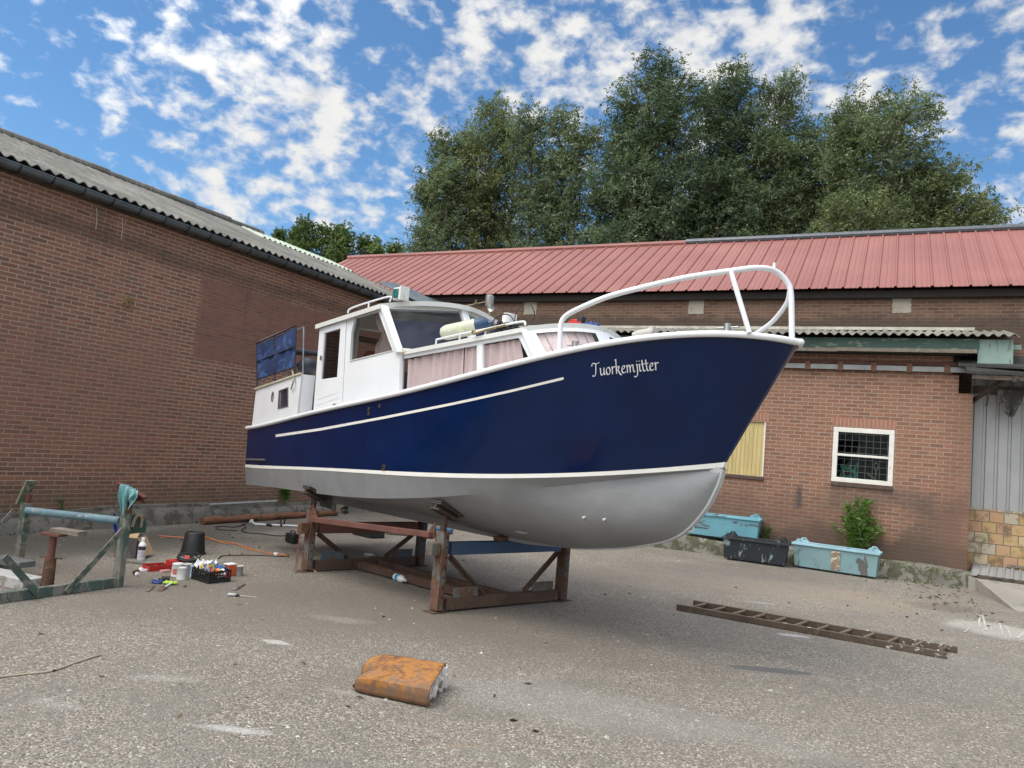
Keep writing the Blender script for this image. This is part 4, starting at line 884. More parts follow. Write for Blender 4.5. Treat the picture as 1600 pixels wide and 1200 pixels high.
# interior
INT = plain('dark_cabin_interior', (.045, .042, .040), .8, 0, .3, 3)
b = MB(); fz = 1.55; b.grid([[B(s, o, fz) for o in (-.98, .98)] for s in (sd_out[0][0], scb-.1)])
b.build('cabin_floor', INT, boat)
b = MB(); aw0 = sd_out[1][0]+.02
b.plate([(-.98, fz), (.98, fz), (.98, rz0-.04), (-.98, rz0-.04)], [[(-.55, rz0-.55), (.55, rz0-.55), (.55, rz0-.12), (-.55, rz0-.12)]], lambda a, b_, d: B(aw0-d, a, b_), .03); b.build('rear_bulkhead', INT, boat)
b = MB(); b.obox(B(scb-.42, 0, 2.33), BD*.22, BN*.9, np.array((0, 0, .10))); b.build('dashboard', INT, boat, bevel=.02)
def curtain(name, o_of, pts_top, pts_bot, sg, mt, n=40, amp=.012, gather=None):
    """cloth between a top and a bottom line given as (s, z) pairs"""
    P = []
    for i in range(n+1):
        t = i/n; a = np.array(pts_top[0])*(1-t)+np.array(pts_top[1])*t; c = np.array(pts_bot[0])*(1-t)+np.array(pts_bot[1])*t; row = []
        for j in range(11):
            r = j/10; s, z = a*(1-r)+c*r
            if gather is not None:
                g_ = math.exp(-((r-gather[0])/gather[1])**2)*gather[2]; m_ = (np.array(pts_top[0])+np.array(pts_top[1]))/2*(1-r)+(np.array(pts_bot[0])+np.array(pts_bot[1]))/2*r; s = s*(1-g_)+(m_[0]+gather[3])*g_
            ph_ = t*n*.75+1.6*math.sin(t*9)+.5*r; row.append(B(s, sg*(o_of(s)+amp*math.sin(ph_)*(.6+.5*r)), z))
        P.append(row)
    return MB().grid(P).build(name, mt, boat, angle=80)
PINK = None
k = NT('faded_pink_curtain_cloth'); p_ = k.obj(); f = k.noise(k.vmul(p_, (14, 14, .7)), 3, 5, .6); g_ = k.noise(p_, 2.5, 5, .6)
PINK = k.fin(k.ramp(k.math('ADD', k.math('MULTIPLY', f, .5), k.math('MULTIPLY', g_, .5)), [(.3, (.54, .42, .42)), (.55, (.63, .51, .505)), (.75, (.68, .58, .57))]), .9)
for sg in (1, -1):
    curtain('wheelhouse_curtain', lambda s: OW-.055, (W(582, 485), W(597, 484)), (W(580, 557), W(611, 551)), sg, PINK, 22, .018, (.52, .16, .8, .02))
    curtain('wheelhouse_curtain', lambda s: OW-.09, (W(547, 497), W(553, 497)), (W(544, 560), W(548, 560)), sg, WHITE_OLD, 8, .012)

# trunk cabin ----------------------------------------------------------
TO0, TO1 = .95, .80
sA = W(626, 552, TO0)[0]; sF_ = bp(820, 513, TO1)[0]; sFb = bp(849, 559, TO1+.05)[0]
def to(s): return TO0+(TO1-TO0)*(s-sA)/(sFb-sA)
def T(u, v):
    s = 0.
    for _ in range(20): s, z = bp(u, v, to(s))
    return s, z
tt0, tt1 = T(626, 552), T(820, 514)
tb1 = T(849, 560)
w1 = [T(628.5, 560.5), T(745, 539), T(745, 581.5), T(627, 610.5)]; w2 = [T(754, 537), T(810.6, 527.3), T(826, 559.5), T(754, 576)]
for sg in (1, -1):
    f = lambda a, b, d: B(a, sg*(to(a)-d), b)
    so_ = MB().plate([tt0, tt1, (tb1[0]+.02, tb1[1]-.1), (tt0[0], sheer_z(tt0[0])-.05)], [w1, w2], f, .03).build('trunk_cabin_side', WHITE, boat)
    for wq in (w1, w2): MB().plate(wq, [], lambda a, b, d: B(a, sg*(to(a)-.018-d), b), .004).build('pane', glass_mat('cabin_pane_glass', (.97, .97, .97), .045), so_)
    curtain('cabin_curtain', lambda s: to(s)-.045, ((w1[0][0]+.05, w1[0][1]-.01), (w1[1][0]-.22, w1[1][1]-.005)), ((w1[3][0]+.05, w1[3][1]-.05), (w1[2][0]-.22, w1[2][1]-.05)), sg, PINK, 60, .020)
    curtain('cabin_curtain', lambda s: to(s)-.045, ((w1[1][0]-.215, w1[1][1]-.005), (w1[1][0]+.03, w1[1][1]-.005)), ((w1[2][0]-.215, w1[2][1]-.05), (w1[2][0]+.03, w1[2][1]-.05)), sg, PINK, 26, .018)
    curtain('cabin_curtain', lambda s: to(s)-.045, ((w2[0][0]-.03, w2[0][1]-.01), (w2[1][0]-.02, w2[1][1]-.008)), ((w2[3][0]-.03, w2[3][1]-.05), (w2[2][0]-.07, w2[2][1]-.05)), sg, PINK, 42, .020)
    MB().obox(B(w1[3][0]+.03, sg*(to(w1[3][0])-.09), (w1[3][1]+w1[0][1])/2), BD*.03, BN*.01, np.array((0, 0, .25))).build('wood_panel', plain('varnished_brown_wood', (.16, .075, .035), .4), boat)
# roof of the trunk cabin
cf = bp(940, 512, 0); zcf = cf[1]; scf = cf[0]
rows = []
for i in range(11):
    t = i/10; row = []
    for j in range(17):
        o = -1+2*j/16; sF = tt1[0]+(scf-tt1[0])*(1-abs(o)**1.6); s = tt0[0]-.02+(sF+.02-tt0[0])*t; ze = tt0[1]+(tt1[1]-tt0[1])*t; cm = (zcf-tt1[1])*(.6+.4*t); row.append(np.array(B(s, o*(to(tt0[0]+(tt1[0]-tt0[0])*t)+.03), ze+.012+cm*(1-o*o))))
    rows.append(row)
R1 = np.array(rows); R2 = R1-np.array([0, 0, .045]); b = MB(); b.grid(R1); b.grid(R2); b.grid([R1[0], R2[0]]); b.grid([R1[-1], R2[-1]]); b.grid([R1[:, 0], R2[:, 0]]); b.grid([R1[:, -1], R2[:, -1]]); troof = b.build('trunk_cabin_roof', WHITE_DIRTY, boat, angle=30)
# raked front of the trunk cabin
fbz = tb1[1]-.05; NF = 15; fr_top = R2[-1]; fr_bot = []
for j in range(17):
    o = -1+2*j/16; fr_bot.append(np.array(B(tb1[0]+(scf-tt1[0])*(1-abs(o)**1.6), o*(TO1+.04), fbz+.05*(1-o*o))))
b = MB()
def band(j0, j1, r0, r1, dd=0):
    return [[fr_top[j]*(1-r)+fr_bot[j]*r+BD*dd for r in np.linspace(r0, r1, 4)] for j in range(j0, j1+1)]
for (j0, j1, r0, r1) in ((0, 16, 0, .10), (0, 16, .82, 1.), (0, 1, .10, .82), (7, 9, .10, .82), (15, 16, .10, .82)): b.grid(band(j0, j1, r0, r1))
tf = b.build('trunk_cabin_front', WHITE, boat, angle=40)
for j0, j1 in ((1, 7), (9, 15)):
    MB().grid(band(j0, j1, .10, .82, -.012)).build('front_pane', glass_mat('front_glass', (.97, .97, .97), .045), tf)
    MB().grid([[fr_top[j]*(1-r)+fr_bot[j]*r-BD*(.05+.012*math.sin(jj*2.1+r)) for r in np.linspace(.06, .95, 6)] for jj, j in [(q, j0+(j1-j0)*q/24) for q in range(25)] for j in [int(round(j))]]).build('front_curtain', PINK, boat, angle=80)
for sg in (1, -1):
    b = MB(); b.beam(B(tt1[0]+.01, sg*(TO1+.02), tt1[1]-.02), B(tb1[0]+.02, sg*(TO1+.055), tb1[1]-.05), .075, .05, BD); b.build('corner_post', WHITE, boat, bevel=.006)
    pts = [T(683, 531), T(720, 522.5), T(760, 514.5), T(815, 503)]
    b = MB(); e = T(822, 513); b.tube(smoothpath([B(q[0], sg*(to(q[0])+.01), q[1]) for q in pts]+[B(e[0], sg*(to(e[0])+.01), e[1]+.03)], 6), .011, 8)
    for q in pts[:3]: b.tube([B(q[0], sg*(to(q[0])+.01), q[1]), B(q[0], sg*(to(q[0])+.01), q[1]-.09)], .009, 6)
    b.build('grab_rail', WHITE_CLEAN, troof)
# blue folded canvas frame on the aft cabin
CANV = worn('faded_navy_canvas', (.012, .032, .105), (.025, .06, .16), .45, 5, .85, 0, .3, .3)
FRM = plain('dark_blue_tube', (.018, .020, .045), .45, .2)
oc = .94
c4 = [bp(401, 537, oc), bp(462.5, 509, oc), bp(461, 583, oc), bp(402, 602, oc)]
def cq(a, b): c = [np.array(q) for q in c4]; return tuple((c[0]*(1-a)+c[1]*a)*(1-b)+(c[3]*(1-a)+c[2]*a)*b)
wb = thing('canvas_screen', 'folded navy canvas spray screen in dark tube frame standing on the aft cabin', 'canvas screen', B(cq(.5, 1)[0], oc, cq(.5, 1)[1]))
for (a0_, a1_) in ((.02, .47), (.50, .98)):
    P = [[B(cq(a, b_)[0], oc-.004+.012*math.sin(a*23+b_*4)*math.sin(b_*PI)+.008*math.sin(b_*9+a*7), cq(a, b_)[1]) for b_ in np.linspace(.04, .86, 14)] for a in np.linspace(a0_, a1_, 12)]
    MB().grid(P).build('canvas', CANV, wb, angle=80)
b = MB()
for a in (0, .485, 1): b.tube([B(*[cq(a, 0)[0], oc, cq(a, 0)[1]]), B(cq(a, 1.12)[0], oc, cq(a, 1.12)[1])], .011, 8)
for b_ in (0, .44, .87): b.tube([B(cq(0, b_)[0], oc+.004, cq(0, b_)[1]), B(cq(1, b_)[0], oc+.004, cq(1, b_)[1])], .010, 8)
b.tube([B(cq(.68, .87)[0], oc, cq(.68, .87)[1]), B(cq(.80, 1.05)[0], oc-.03, cq(.80, 1.05)[1])], .010, 6); b.build('tube_frame', FRM, wb)
b = MB()
for a in (0, 1): b.tube([B(cq(a, 0)[0]+.03, oc-.10, cq(a, 0)[1]), B(cq(a, 1.1)[0]+.03, oc-.10, cq(a, 1.1)[1])], .011, 8)
b.tube([B(cq(0, 0)[0]+.03, oc-.10, cq(0, 0)[1]), B(cq(1, 0)[0]+.03, oc-.10, cq(1, 0)[1])], .010, 8); b.tube([B(cq(0, .0)[0], oc-.05, cq(0, 0)[1]+.045), B(cq(.78, 0)[0], oc-.05, cq(.78, 0)[1]+.03)], .014, 8); b.build('rear_frame', plain('grey_alloy_tube', (.30, .31, .33), .4, .6), wb)
# folded black hood and the round fender
q = bp(483, 551, .5); b = MB(); b.tube(smoothpath([B(q[0]-.45, .62, q[1]+.02), B(q[0]-.1, .58, q[1]), B(q[0]+.3, .5, q[1]-.03)], 6), [.03, .045, .05, .055, .05, .05, .05, .055, .05, .045, .04, .04, .03], 10); b.build('folded_hood', plain('black_canvas', (.014, .015, .022), .85), boat)
q = bp(480, 573, .72); fz_ = MB(); c = np.array(B(q[0], .72, q[1])); fz_.lathe([(.0, -.19)]+[(.125*math.sin(a), -.135*math.cos(a)) for a in np.linspace(.35, PI-.25, 12)]+[(.03, .145), (.03, .165), (0, .165)], c, unit(BN+BD*.25), 22)
fb = fz_.build('ball_fender', plain('blue_grey_rubber', (.030, .038, .055), .5, 0, .2), None); tag(fb, 'dark blue grey ball fender lying on the aft cabin beside the door', 'fender')
b = MB(); r0 = c+BN*.165; q5 = bp(459, 592, osa(s_a1)+.02); q6 = bp(455, 605, osa(s_a1)+.02); b.tube(smoothpath([r0, r0-BD*.10+np.array((0, 0, -.05)), B(q5[0], osa(q5[0])+.03, q5[1]), B(q6[0]-.02, osa(q6[0])+.02, q6[1]-.03)], 6), .011, 6); b.build('rope', plain('greenish_rope', (.26, .28, .20), .9, 0, .3, 30), fb)

# pulpit -----------------------------------------------------------------
def R_(u, v, o): s, z = bp(u, v, o); return B(s, o, z)
pul = MB(); sdk = lambda u, v, o: B(bp(u, v, o)[0], o, bp(u, v, o)[1])
top = smoothpath([sdk(874.5, 552, .99), sdk(875, 525, .99), sdk(876.5, 506, .985), sdk(884, 494, .97), sdk(905, 482, .95), sdk(950, 463.5, .89), sdk(1000, 450, .80), sdk(1070, 434, .64), sdk(1140, 423.5, .42), sdk(1185, 418.5, .25), sdk(1212, 424, .10), sdk(1230, 441, .02), sdk(1236, 462, .0), sdk(1237.5, 530, .0)], 6)
pul.tube(top, .0235, 12); pul.tube([sdk(1142, 424, .42), sdk(1171, 520, .40)], .021, 12)
pul.tube(smoothpath([sdk(1234, 455, .0), sdk(1230, 472, -.04), sdk(1218, 490, -.11), sdk(1203, 506, -.20), sdk(1180, 522, -.33)], 6), .0195, 12)
pu = pul.build('pulpit', WHITE_CLEAN, boat, angle=60)
b = MB(); a = sdk(1209.5, 420, .11); b.tube([a, a+np.array((0, 0, .05))], .012, 8); b.build('rail_stud', WHITE_CLEAN, pu)
def bitt(u, v, o, h, r, arm):
    a = sdk(u, v, o); b = MB(); b.tube([a-np.array((0, 0, .03)), a+np.array((0, 0, h))], r, 12); z = a+np.array((0, 0, h*.62)); b.tube([z-BD*arm, z+BD*arm], r*.28, 8); b.build('bollard', STEEL, boat)
bitt(898, 548, .84, .085, .030, .09); bitt(1136, 522, .40, .085, .030, .10); bitt(522, 637, 1.02, .05, .018, .045)

# ------------------------------------------------------------------ rusty cradle under the boat
ca, cb_, cc_ = G(677, 957), G(878, 938), G(475, 893); cd_ = G(657, 884)
STAND = worn('rusted_steel_channel', (.088, .050, .035), (.050, .032, .025), .45, 9, .85, 0, .35, .5, (.16, .085, .05))
STAND_G = worn('grey_flaking_steel', (.125, .118, .106), (.075, .042, .030), .60, 9, .8, 0, .35, .5, (.17, .08, .045), (1, 1, .6))
STAND_B = worn('rust_eaten_blue_steel', (.075, .10, .125), (.095, .050, .032), .50, 7, .8, 0, .35, .4, (.16, .08, .05))
BLUEB = worn('blue_painted_beam', (.028, .066, .135), (.075, .045, .035), .22, 7, .6, 0, .3, .3, (.04, .05, .07))
REDB = worn('red_oxide_beam', (.145, .058, .045), (.085, .04, .03), .36, 8, .8, 0, .3, .4)
DARKR = worn('dark_greasy_rust', (.052, .034, .027), (.10, .052, .034), .35, 12, .8, 0, .3, .4)
cr = thing('boat_cradle', 'rusty steel cradle with a blue cross beam carrying the navy boat', 'boat cradle', (*((ca+cb_+cc_+cd_)[:2]/4), 0))
ul = unit(ca-cc_); uw = unit(cb_-ca); Zv = np.array((0, 0, 1.))
za1_ = zat(ca[0], ca[1], 830)
zpost = {'a': za1_, 'b': za1_, 'c': zat(cc_[0], cc_[1], 797), 'd': zat(cd_[0], cd_[1], 815)}
for key, p, inn, al in (('a', ca, uw, -ul), ('b', cb_, -uw, -ul), ('c', cc_, uw, ul), ('d', cd_, -uw, ul)):
    q = p+inn*.055; zt_ = zpost[key]
    b = MB(); c0_ = q+al*-.0; hw_ = .062
    b.obox(q+Zv*(zt_/2+.012), ul*hw_, uw*.010, Zv*(zt_/2-.012)) ; b.obox(q+Zv*(zt_/2+.012)-inn*.055+ul*0, ul*hw_, uw*.008, Zv*(zt_/2-.012))
    b.obox(q+Zv*(zt_/2+.012)-ul*(hw_-.008)-inn*.027, ul*.008, uw*.035, Zv*(zt_/2-.012)); b.obox(q+Zv*(zt_/2+.012)+ul*(hw_-.008)-inn*.027, ul*.008, uw*.0345, Zv*(zt_/2-.014))
    pm_ = b.build('post', {'a': STAND_G, 'b': STAND_G, 'c': STAND_G, 'd': STAND_B}[key], cr, bevel=.003)
    b = MB()
    for hz in np.arange(.15, zt_-.05, .10): b.tube([q+Zv*hz+ul*(hw_+.001)-inn*.02, q+Zv*hz+ul*(hw_+.003)-inn*.02], .010, 8)
    b.build('bolt_hole', plain('black_hole', (.01, .009, .008), .9), pm_)['kind'] = 'stuff'
    MB().obox(p+inn*.03+Zv*.006, ul*.075, uw*.10, Zv*.0055).build('foot_plate', STAND, cr)
    # sliding inner tube and pad
    if key in 'ac': zp = zat(q[0], q[1], 801 if key == 'a' else 775)
    else: zp = zpost[key]+(.16 if key == 'b' else .12)
    b = MB(); b.tube([q-inn*.025+Zv*(zt_-.2), q-inn*.025+Zv*(zp-.02)], .036, 10); b.build('screw_post', DARKR, cr)
    tilt = unit(inn*1+Zv*-.45); nrm = unit(np.cross(ul, tilt)); nrm = nrm if nrm[2] > 0 else -nrm; c_ = q-inn*.01+Zv*(zp+.005)
    b = MB(); b.obox(c_+nrm*.028, ul*.075, tilt*.16, nrm*.008); b.obox(c_, ul*.012, tilt*.155, nrm*.0215); b.obox(c_-nrm*.028, ul*.07, tilt*.155, nrm*.008); po = b.build('support_pad', DARKR, cr)
    MB().obox(c_+nrm*.046, ul*.078, tilt*.165, nrm*.0095).build('rubber_strip', plain('cracked_black_rubber', (.03, .03, .03), .8, 0, .4, 20), po)
def fr(p, q, t, z): return p+(q-p)*t+Zv*z
def crossbeam(p, q, z0_, z1_, h, mt, e0=.0, e1=.0, w_=.10, nm='cross_beam'):
    d = unit(q-p); return MB().beam(p-d*e0+Zv*z0_, q+d*e1+Zv*z1_, w_, h).build(nm, mt, cr, bevel=.004)
crossbeam(ca+uw*.12, cb_-uw*.12, .075, .075, .11, STAND); crossbeam(cc_+uw*.12, cd_-uw*.12, .075, .075, .11, STAND)
zb_ = zat(ca[0], ca[1], 857); 
b = crossbeam(ca+uw*.128, cb_-uw*.128, zb_, zb_, .125, BLUEB)
crossbeam(ca-uw*.12, ca-uw*.018, zb_+.0, zb_, .125, STAND_G, nm='beam_stub')
zf_ = zat(cc_[0], cc_[1], 822)-.02; crossbeam(cc_+uw*.128, cd_-uw*.128, zf_, zf_, .13, REDB); crossbeam(cc_-uw*.12, cc_-uw*.018, zf_+.0, zf_, .13, RUST, nm='beam_stub')
zr0, zr1 = zat(cc_[0], cc_[1], 806), zat(ca[0], ca[1], 839); off = uw*.01
crossbeam(cc_+ul*.085-uw*.03, ca-ul*.085-uw*.03, zr0-.03, zr1+.01, .055, REDB, nm='side_beam'); crossbeam(cd_+ul*.085, cb_-ul*.085, zr0-.03, zr1+.01, .055, REDB, nm='side_beam')
for t in (.42, .60): crossbeam(fr(cc_, cd_, t, 0)+ul*.055, fr(ca, cb_, t, 0)-ul*.055, .065, .065, .095, STAND, nm='base_rail', w_=.07)
for p, q, zt_ in ((ca, cb_, zb_-.05), (cc_, cd_, zf_-.04)):
    for t0, t1 in ((.075, .34), (.925, .66)):
        b = MB().beam(fr(p, q, t0, zt_-.03), fr(p, q, t1, .14), .012, .06, uw).obox(fr(p, q, (t0+t1)/2, (zt_-.03+.14)/2)+ul*.02, ul*.0205, (fr(p, q, t1, .14)-fr(p, q, t0, zt_-.03))*.49, np.cross(ul, unit(fr(p, q, t1, .14)-fr(p, q, t0, zt_-.03)))*.005); b.build('brace', STAND, cr)
    for t in (.20, .80):
        b = MB().obox(fr(p, q, t, .185)+ul*.03, ul*.006, uw*.16, Zv*.052); b.build('gusset_plate', STAND_B if p is cc_ else STAND_G, cr, bevel=.003)
for p, z_, sgn in ((ca, zr1, -1), (cc_, zr0, 1)):
    a = p+ul*sgn*.065-uw*.02; b = MB().plate([(0, 0), (.17, -.02), (0, .18)], [], lambda x, y, d: a+ul*sgn*x+Zv*(z_+y-.03)+uw*d, .012); b.build('gusset', RUST, cr)
k0 = fr(ca, cb_, .5, zb_+.0635); tag(MB().obox(k0+Zv*.026, uw*.16, ul*.05, Zv*.025).build('wooden_block', worn('oily_brown_wood', (.12, .06, .038), (.05, .03, .02), .4, 9, .85), bevel=.004), 'brown wooden block under the keel on the blue cross beam', 'wooden block')
b = MB(); q = cc_-uw*.11-ul*.0; b.tube(smoothpath([q+Zv*(zf_-.06), q+Zv*.35+ul*.01, q+Zv*.12+ul*.015, q+Zv*.02+ul*.03, q+Zv*.008+ul*.09-uw*.06], 6), .006, 6); b.tube(smoothpath([q+Zv*(zf_-.06)+ul*.02, q+Zv*.3-ul*.01, q+Zv*.05-ul*.015, q+Zv*.008-ul*.07], 6), .005, 6)
tag(b.build('red_string', plain('frayed_red_string', (.26, .09, .06), .9)), 'frayed red string hanging from the far left end of the rusty cradle', 'string')

# ------------------------------------------------------------------ green stand at the left edge
gR = G(180, 917); gL = G(24, 886); GX = gR[0]
gs = thing('green_boat_stand', 'empty green steel boat stand with a pale blue top pipe at the left edge', 'boat stand', (GX-.7, 4.3, 0))
GREENS = worn('weathered_green_steel', (.075, .115, .098), (.17, .15, .125), .52, 9, .75, 0, .35, .4, (.22, .22, .19), (1, 1, .5))
GREENB = worn('flaked_bluish_green_steel', (.070, .105, .085), (.14, .095, .07), .55, 10, .75, 0, .35, .4, (.24, .26, .23))
PIPEB = worn('chalky_blue_pipe', (.12, .205, .24), (.15, .15, .14), .36, 10, .65, 0, .3, .3, (.36, .42, .42))
zR = zat(gR[0], gR[1], 802); zL = zat(gL[0], gL[1], 786)
def lstand_post(p, h, mt):
    b = MB(); b.obox(p+Zv*h/2, np.array((.048, 0, 0)), np.array((0, .008, 0)), Zv*h/2); b.obox(p+Zv*h/2+np.array((-.043, .030, 0)), np.array((.0065, 0, 0)), np.array((0, .0215, 0)), Zv*h/2); b.obox(p+Zv*h/2+np.array((.043, .030, 0)), np.array((.0065, 0, 0)), np.array((0, .0215, 0)), Zv*(h/2-.001)); b.build('post', mt, gs, bevel=.002)
lstand_post(gR, zR, GREENS); lstand_post(gL, zL, GREENB); lstand_post(np.array((GX, 3.1, 0)), zR, GREENS); lstand_post(np.array((gL[0], 3.0, 0)), zL, GREENS)
MB().beam((GX, 3.12, .047), (GX, gR[1]-.01, .047), .06, .09).build('base_beam', GREENS, gs, bevel=.004); MB().beam((gL[0], 3.02, .06), (gL[0], gL[1]-.01, .06), .07, .11).build('base_beam', GREENB, gs, bevel=.004)
pz0, pz1 = zat(gL[0], gL[1], 797), zat(gR[0], gR[1], 815)
MB().tube([gL+np.array((.06, .01, pz0)), gR+np.array((-.06, .01, pz1))], .040, 14).build('top_pipe', PIPEB, gs)
MB().tube([np.array((gL[0]+.06, 3.02, pz0)), np.array((GX-.06, 3.1, pz1))], .040, 14).build('top_pipe', PIPEB, gs)
def onr(u, v, dx=0.): return onx(u, v, GX+dx)
p0_, p1_ = onr(190, 826), onr(98, 925); MB().beam(p0_+np.array((.03, 0, 0)), p1_+np.array((.045, 0, 0)), .014, .058, (1, 0, 0) if False else (0, 0, 1)).build('brace', GREENB, gs, bevel=.002)
p0_, p1_ = onr(2, 868), onr(58, 931); MB().beam(p0_+np.array((.045, 0, 0)), p1_+np.array((.045, 0, 0)), .014, .06).build('brace', GREENB, gs, bevel=.002)
p0_ = onx(22, 797, gL[0]); p1_ = onx(0, 822, gL[0]); MB().beam(p0_, p1_+(p1_-p0_)*1.2, .014, .05).build('brace', GREENB, gs)
b = MB(); c = gR+np.array((0, .10, zR-.10)); b.plate([(-.06, .08), (.06, .08), (.15, .01), (.16, -.03), (.16, -.10), (-.06, -.11)], [], lambda x, y, d: c+np.array((d, x, y)), .016); b.build('shoulder_plate', plain('smooth_green_plate', (.032, .062, .048), .55, 0, .3, 5), gs)
def pad(p, ztop, tiltv, ln, mt, nm='support_pad'):
    t = unit(tiltv); s_ = unit(np.cross(t, Zv)); n = np.cross(s_, t); n = n if n[2] > 0 else -n
    b = MB(); b.obox(p+Zv*ztop+n*.03, t*ln, s_*.055, n*.006); b.obox(p+Zv*ztop, t*ln*.99, s_*.006, n*.0235); b.obox(p+Zv*ztop-n*.03, t*ln, s_*.055, n*.006); b.build(nm, mt, gs)
REDOX = plain('dark_red_oxide', (.115, .032, .028), .8, 0, .35, 12)
zpad = zat(gR[0], gR[1], 770); pr_ = gR+np.array((0, .04, 0)); MB().tube([pr_+Zv*(zR-.15), pr_+Zv*(zpad-.03)], .030, 10).build('screw_post', RUST, gs)
tv = onx(220, 781, GX)-onx(177, 757, GX); tv = np.array((.10, .10, 0))+np.array((0, 0, -.075)); pad(pr_, zpad, np.array((.62, .40, -.32)), .155, REDOX)
zpl = zat(gL[0], gL[1], 770); pl_ = gL+np.array((0, .04, 0)); MB().tube([pl_+Zv*(zL-.1), pl_+Zv*(zpl-.02)], .028, 10).build('screw_post', REDOX, gs)
b = MB(); t = unit(np.array((.30, .10, .95))); s_ = unit(np.cross(t, (.2, -1, 0))); n = np.cross(s_, t); b.obox(pl_+Zv*zpl-np.array((.06, 0, 0)), t*.135, s_*.012, n*.06); b.build('support_pad', worn('lichen_green_timber', (.15, .17, .11), (.06, .05, .04), .4, 10, .9, 0, .3, .4, (.30, .33, .24)), gs)
b = MB(); c = gR+np.array((.030, .12, zR-.045)); 
for k_ in range(2): b.tube(smoothpath([c+np.array((0, -.05+.02*k_, -.09)), c+np.array((.01, -.03+.02*k_, .0)), c+np.array((.015, .01+.02*k_, .025)), c+np.array((.01, .05+.015*k_, -.01)), c+np.array((0, .06+.01*k_, -.10))], 6), .0075, 6)
tag(b.build('rope_loop', plain('straw_rope', (.34, .27, .18), .9)), 'short straw coloured rope loop hanging on the green stand shoulder', 'rope')
# turquoise cloth draped over the right pad
P = []; cz = pr_+Zv*(zpad+.045); dr_ = unit(np.array((.62, .40, -.32))); sd_ = unit(np.cross(dr_, Zv))
for i in range(25):
    t = i/24; row = []
    for j in range(29):
        r = (j/28-.5)*2   # across the pad: drapes down both sides
        dn = max(0, abs(r)-.18); side = np.sign(r); wv = .018*math.sin(t*17+r*3)+.012*math.sin(t*31+side*2)
        hang = dn*(.24+.10*math.sin(t*5+1) if side > 0 else .17+.06*math.sin(t*7))
        wid = (.075+.03*math.sin(r*4)) * (1-.35*dn)
        row.append(cz+dr_*((t-.5)*2*wid)+sd_*(side*min(abs(r), .18)*.33+wv*min(1, dn*3)+side*dn*.03)+Zv*(-hang-.02*dn*math.sin(t*9+r*5)+.006*math.sin(t*20)*(dn < .05)))
    P.append(row)
CLOTH = worn('turquoise_cloth', (.15, .33, .335), (.08, .21, .22), .4, 6, .9, 0, .2, .2)
tag(MB().grid(P).build('cloth', CLOTH, angle=80), 'turquoise rag draped over the top pad of the green stand', 'cloth')
# screw jack with wood on top
j0 = G(73, 919); jz = zat(j0[0], j0[1], 834)
jk = thing('screw_jack', 'rusty red screw prop standing inside the green stand', 'prop', j0)
MB().tube([j0+Zv*.0, j0+Zv*jz*.55], [.058, .050], 14).build('base_tube', RUST, jk); MB().tube([j0+Zv*jz*.5, j0+Zv*(jz-.02)], .032, 12).build('screw', REDB, jk)
MB().tube([j0+Zv*jz*.56+np.array((-.12, -.02, 0)), j0+Zv*jz*.57+np.array((.12, .03, 0))], .009, 6).build('handle_bar', RUST, jk)
MB().obox(j0+Zv*(jz-.005), np.array((.11, .02, 0)), np.array((-.01, .055, 0)), Zv*.012).build('head_plate', REDB, jk, bevel=.002)
tag(MB().obox(j0+Zv*(jz+.031)+np.array((.12, .06, 0)), np.array((.17, .03, 0)), np.array((-.01, .055, 0)), Zv*.022).build('timber_block', WOOD_G, bevel=.004), 'short grey timber lying on top of the rusty screw prop', 'timber block')
def slab(nm, u0, v0, u1, v1, w_, h, z, mt, lab, cat):
    a, c = G(u0, v0), G(u1, v1); return tag(MB().beam(a+Zv*(z+h/2), c+Zv*(z+h/2), w_, h).build(nm, mt, bevel=.006), lab, cat)
slab('concrete_beam', -60, 897, 52, 921, .22, .10, .0, worn('whitewashed_beam', (.42, .42, .41), (.20, .19, .17), .35, 6, .85), 'long pale beam lying on the ground behind the green stand', 'beam')
slab('metal_box', -10, 893, 40, 903, .18, .06, .102, plain('dull_grey_tin_box', (.17, .175, .18), .5, .3), 'flat grey tin lying on top of the long pale beam', 'tin')
slab('light_plank', -40, 874, 6, 884, .10, .04, .0, plain('yellowish_pine', (.47, .34, .18), .8), 'short yellowish plank on the ground at the far left edge', 'plank')

# ------------------------------------------------------------------ tools and clutter
def lathe_at(p, prof, nm, mt, par=None, n=20, axis=(0, 0, 1)): return MB().lathe(prof, p, axis, n).build(nm, mt, par, origin=None)
BLACKP = plain('matt_black_plastic', (.016, .017, .018), .5, 0, .2)
p = G(301, 865); s_ = 1.
bk = thing('bucket', 'black builder\'s bucket standing upside down beside the orange cord', 'bucket', p)
lathe_at(p, [(.150, 0), (.155, .0), (.155, .02), (.146, .024), (.118, .262), (.112, .272), (.108, .274), (.104, .262), (0, .262)], 'body', BLACKP, bk, 32)
MB().tube(smoothpath([p+np.array((.15*math.cos(a), .15*math.sin(a), .012+.0*a)) for a in np.linspace(PI*1.05, PI*1.95, 9)], 3), .004, 6).build('handle', STEEL, bk)
p = G(220, 875.5); bt = thing('detergent_bottle', 'white one litre bottle with a dark label standing by the green stand', 'bottle', p)
lathe_at(p, [(0, 0), (.040, 0), (.045, .008), (.045, .17), (.042, .19), (.022, .215), (.017, .22), (.017, .235)], 'body', plain('white_plastic', (.78, .80, .82), .35, 0, .03), bt, 22); lathe_at(p, [(.021, .233), (.021, .262), (.019, .266), (0, .266)], 'cap', plain('white_cap', (.80, .81, .83), .4, 0, .02), bt, 16)
def lab_(p, r, z0_, z1_, a0, a1, mt, par, nm='label'):
    P = [[p+np.array((r*math.cos(a), r*math.sin(a), z)) for z in (z0_, z1_)] for a in np.linspace(a0, a1, 12)]; return MB().grid(P).build(nm, mt, par)
view = math.atan2(-p[1], -p[0])
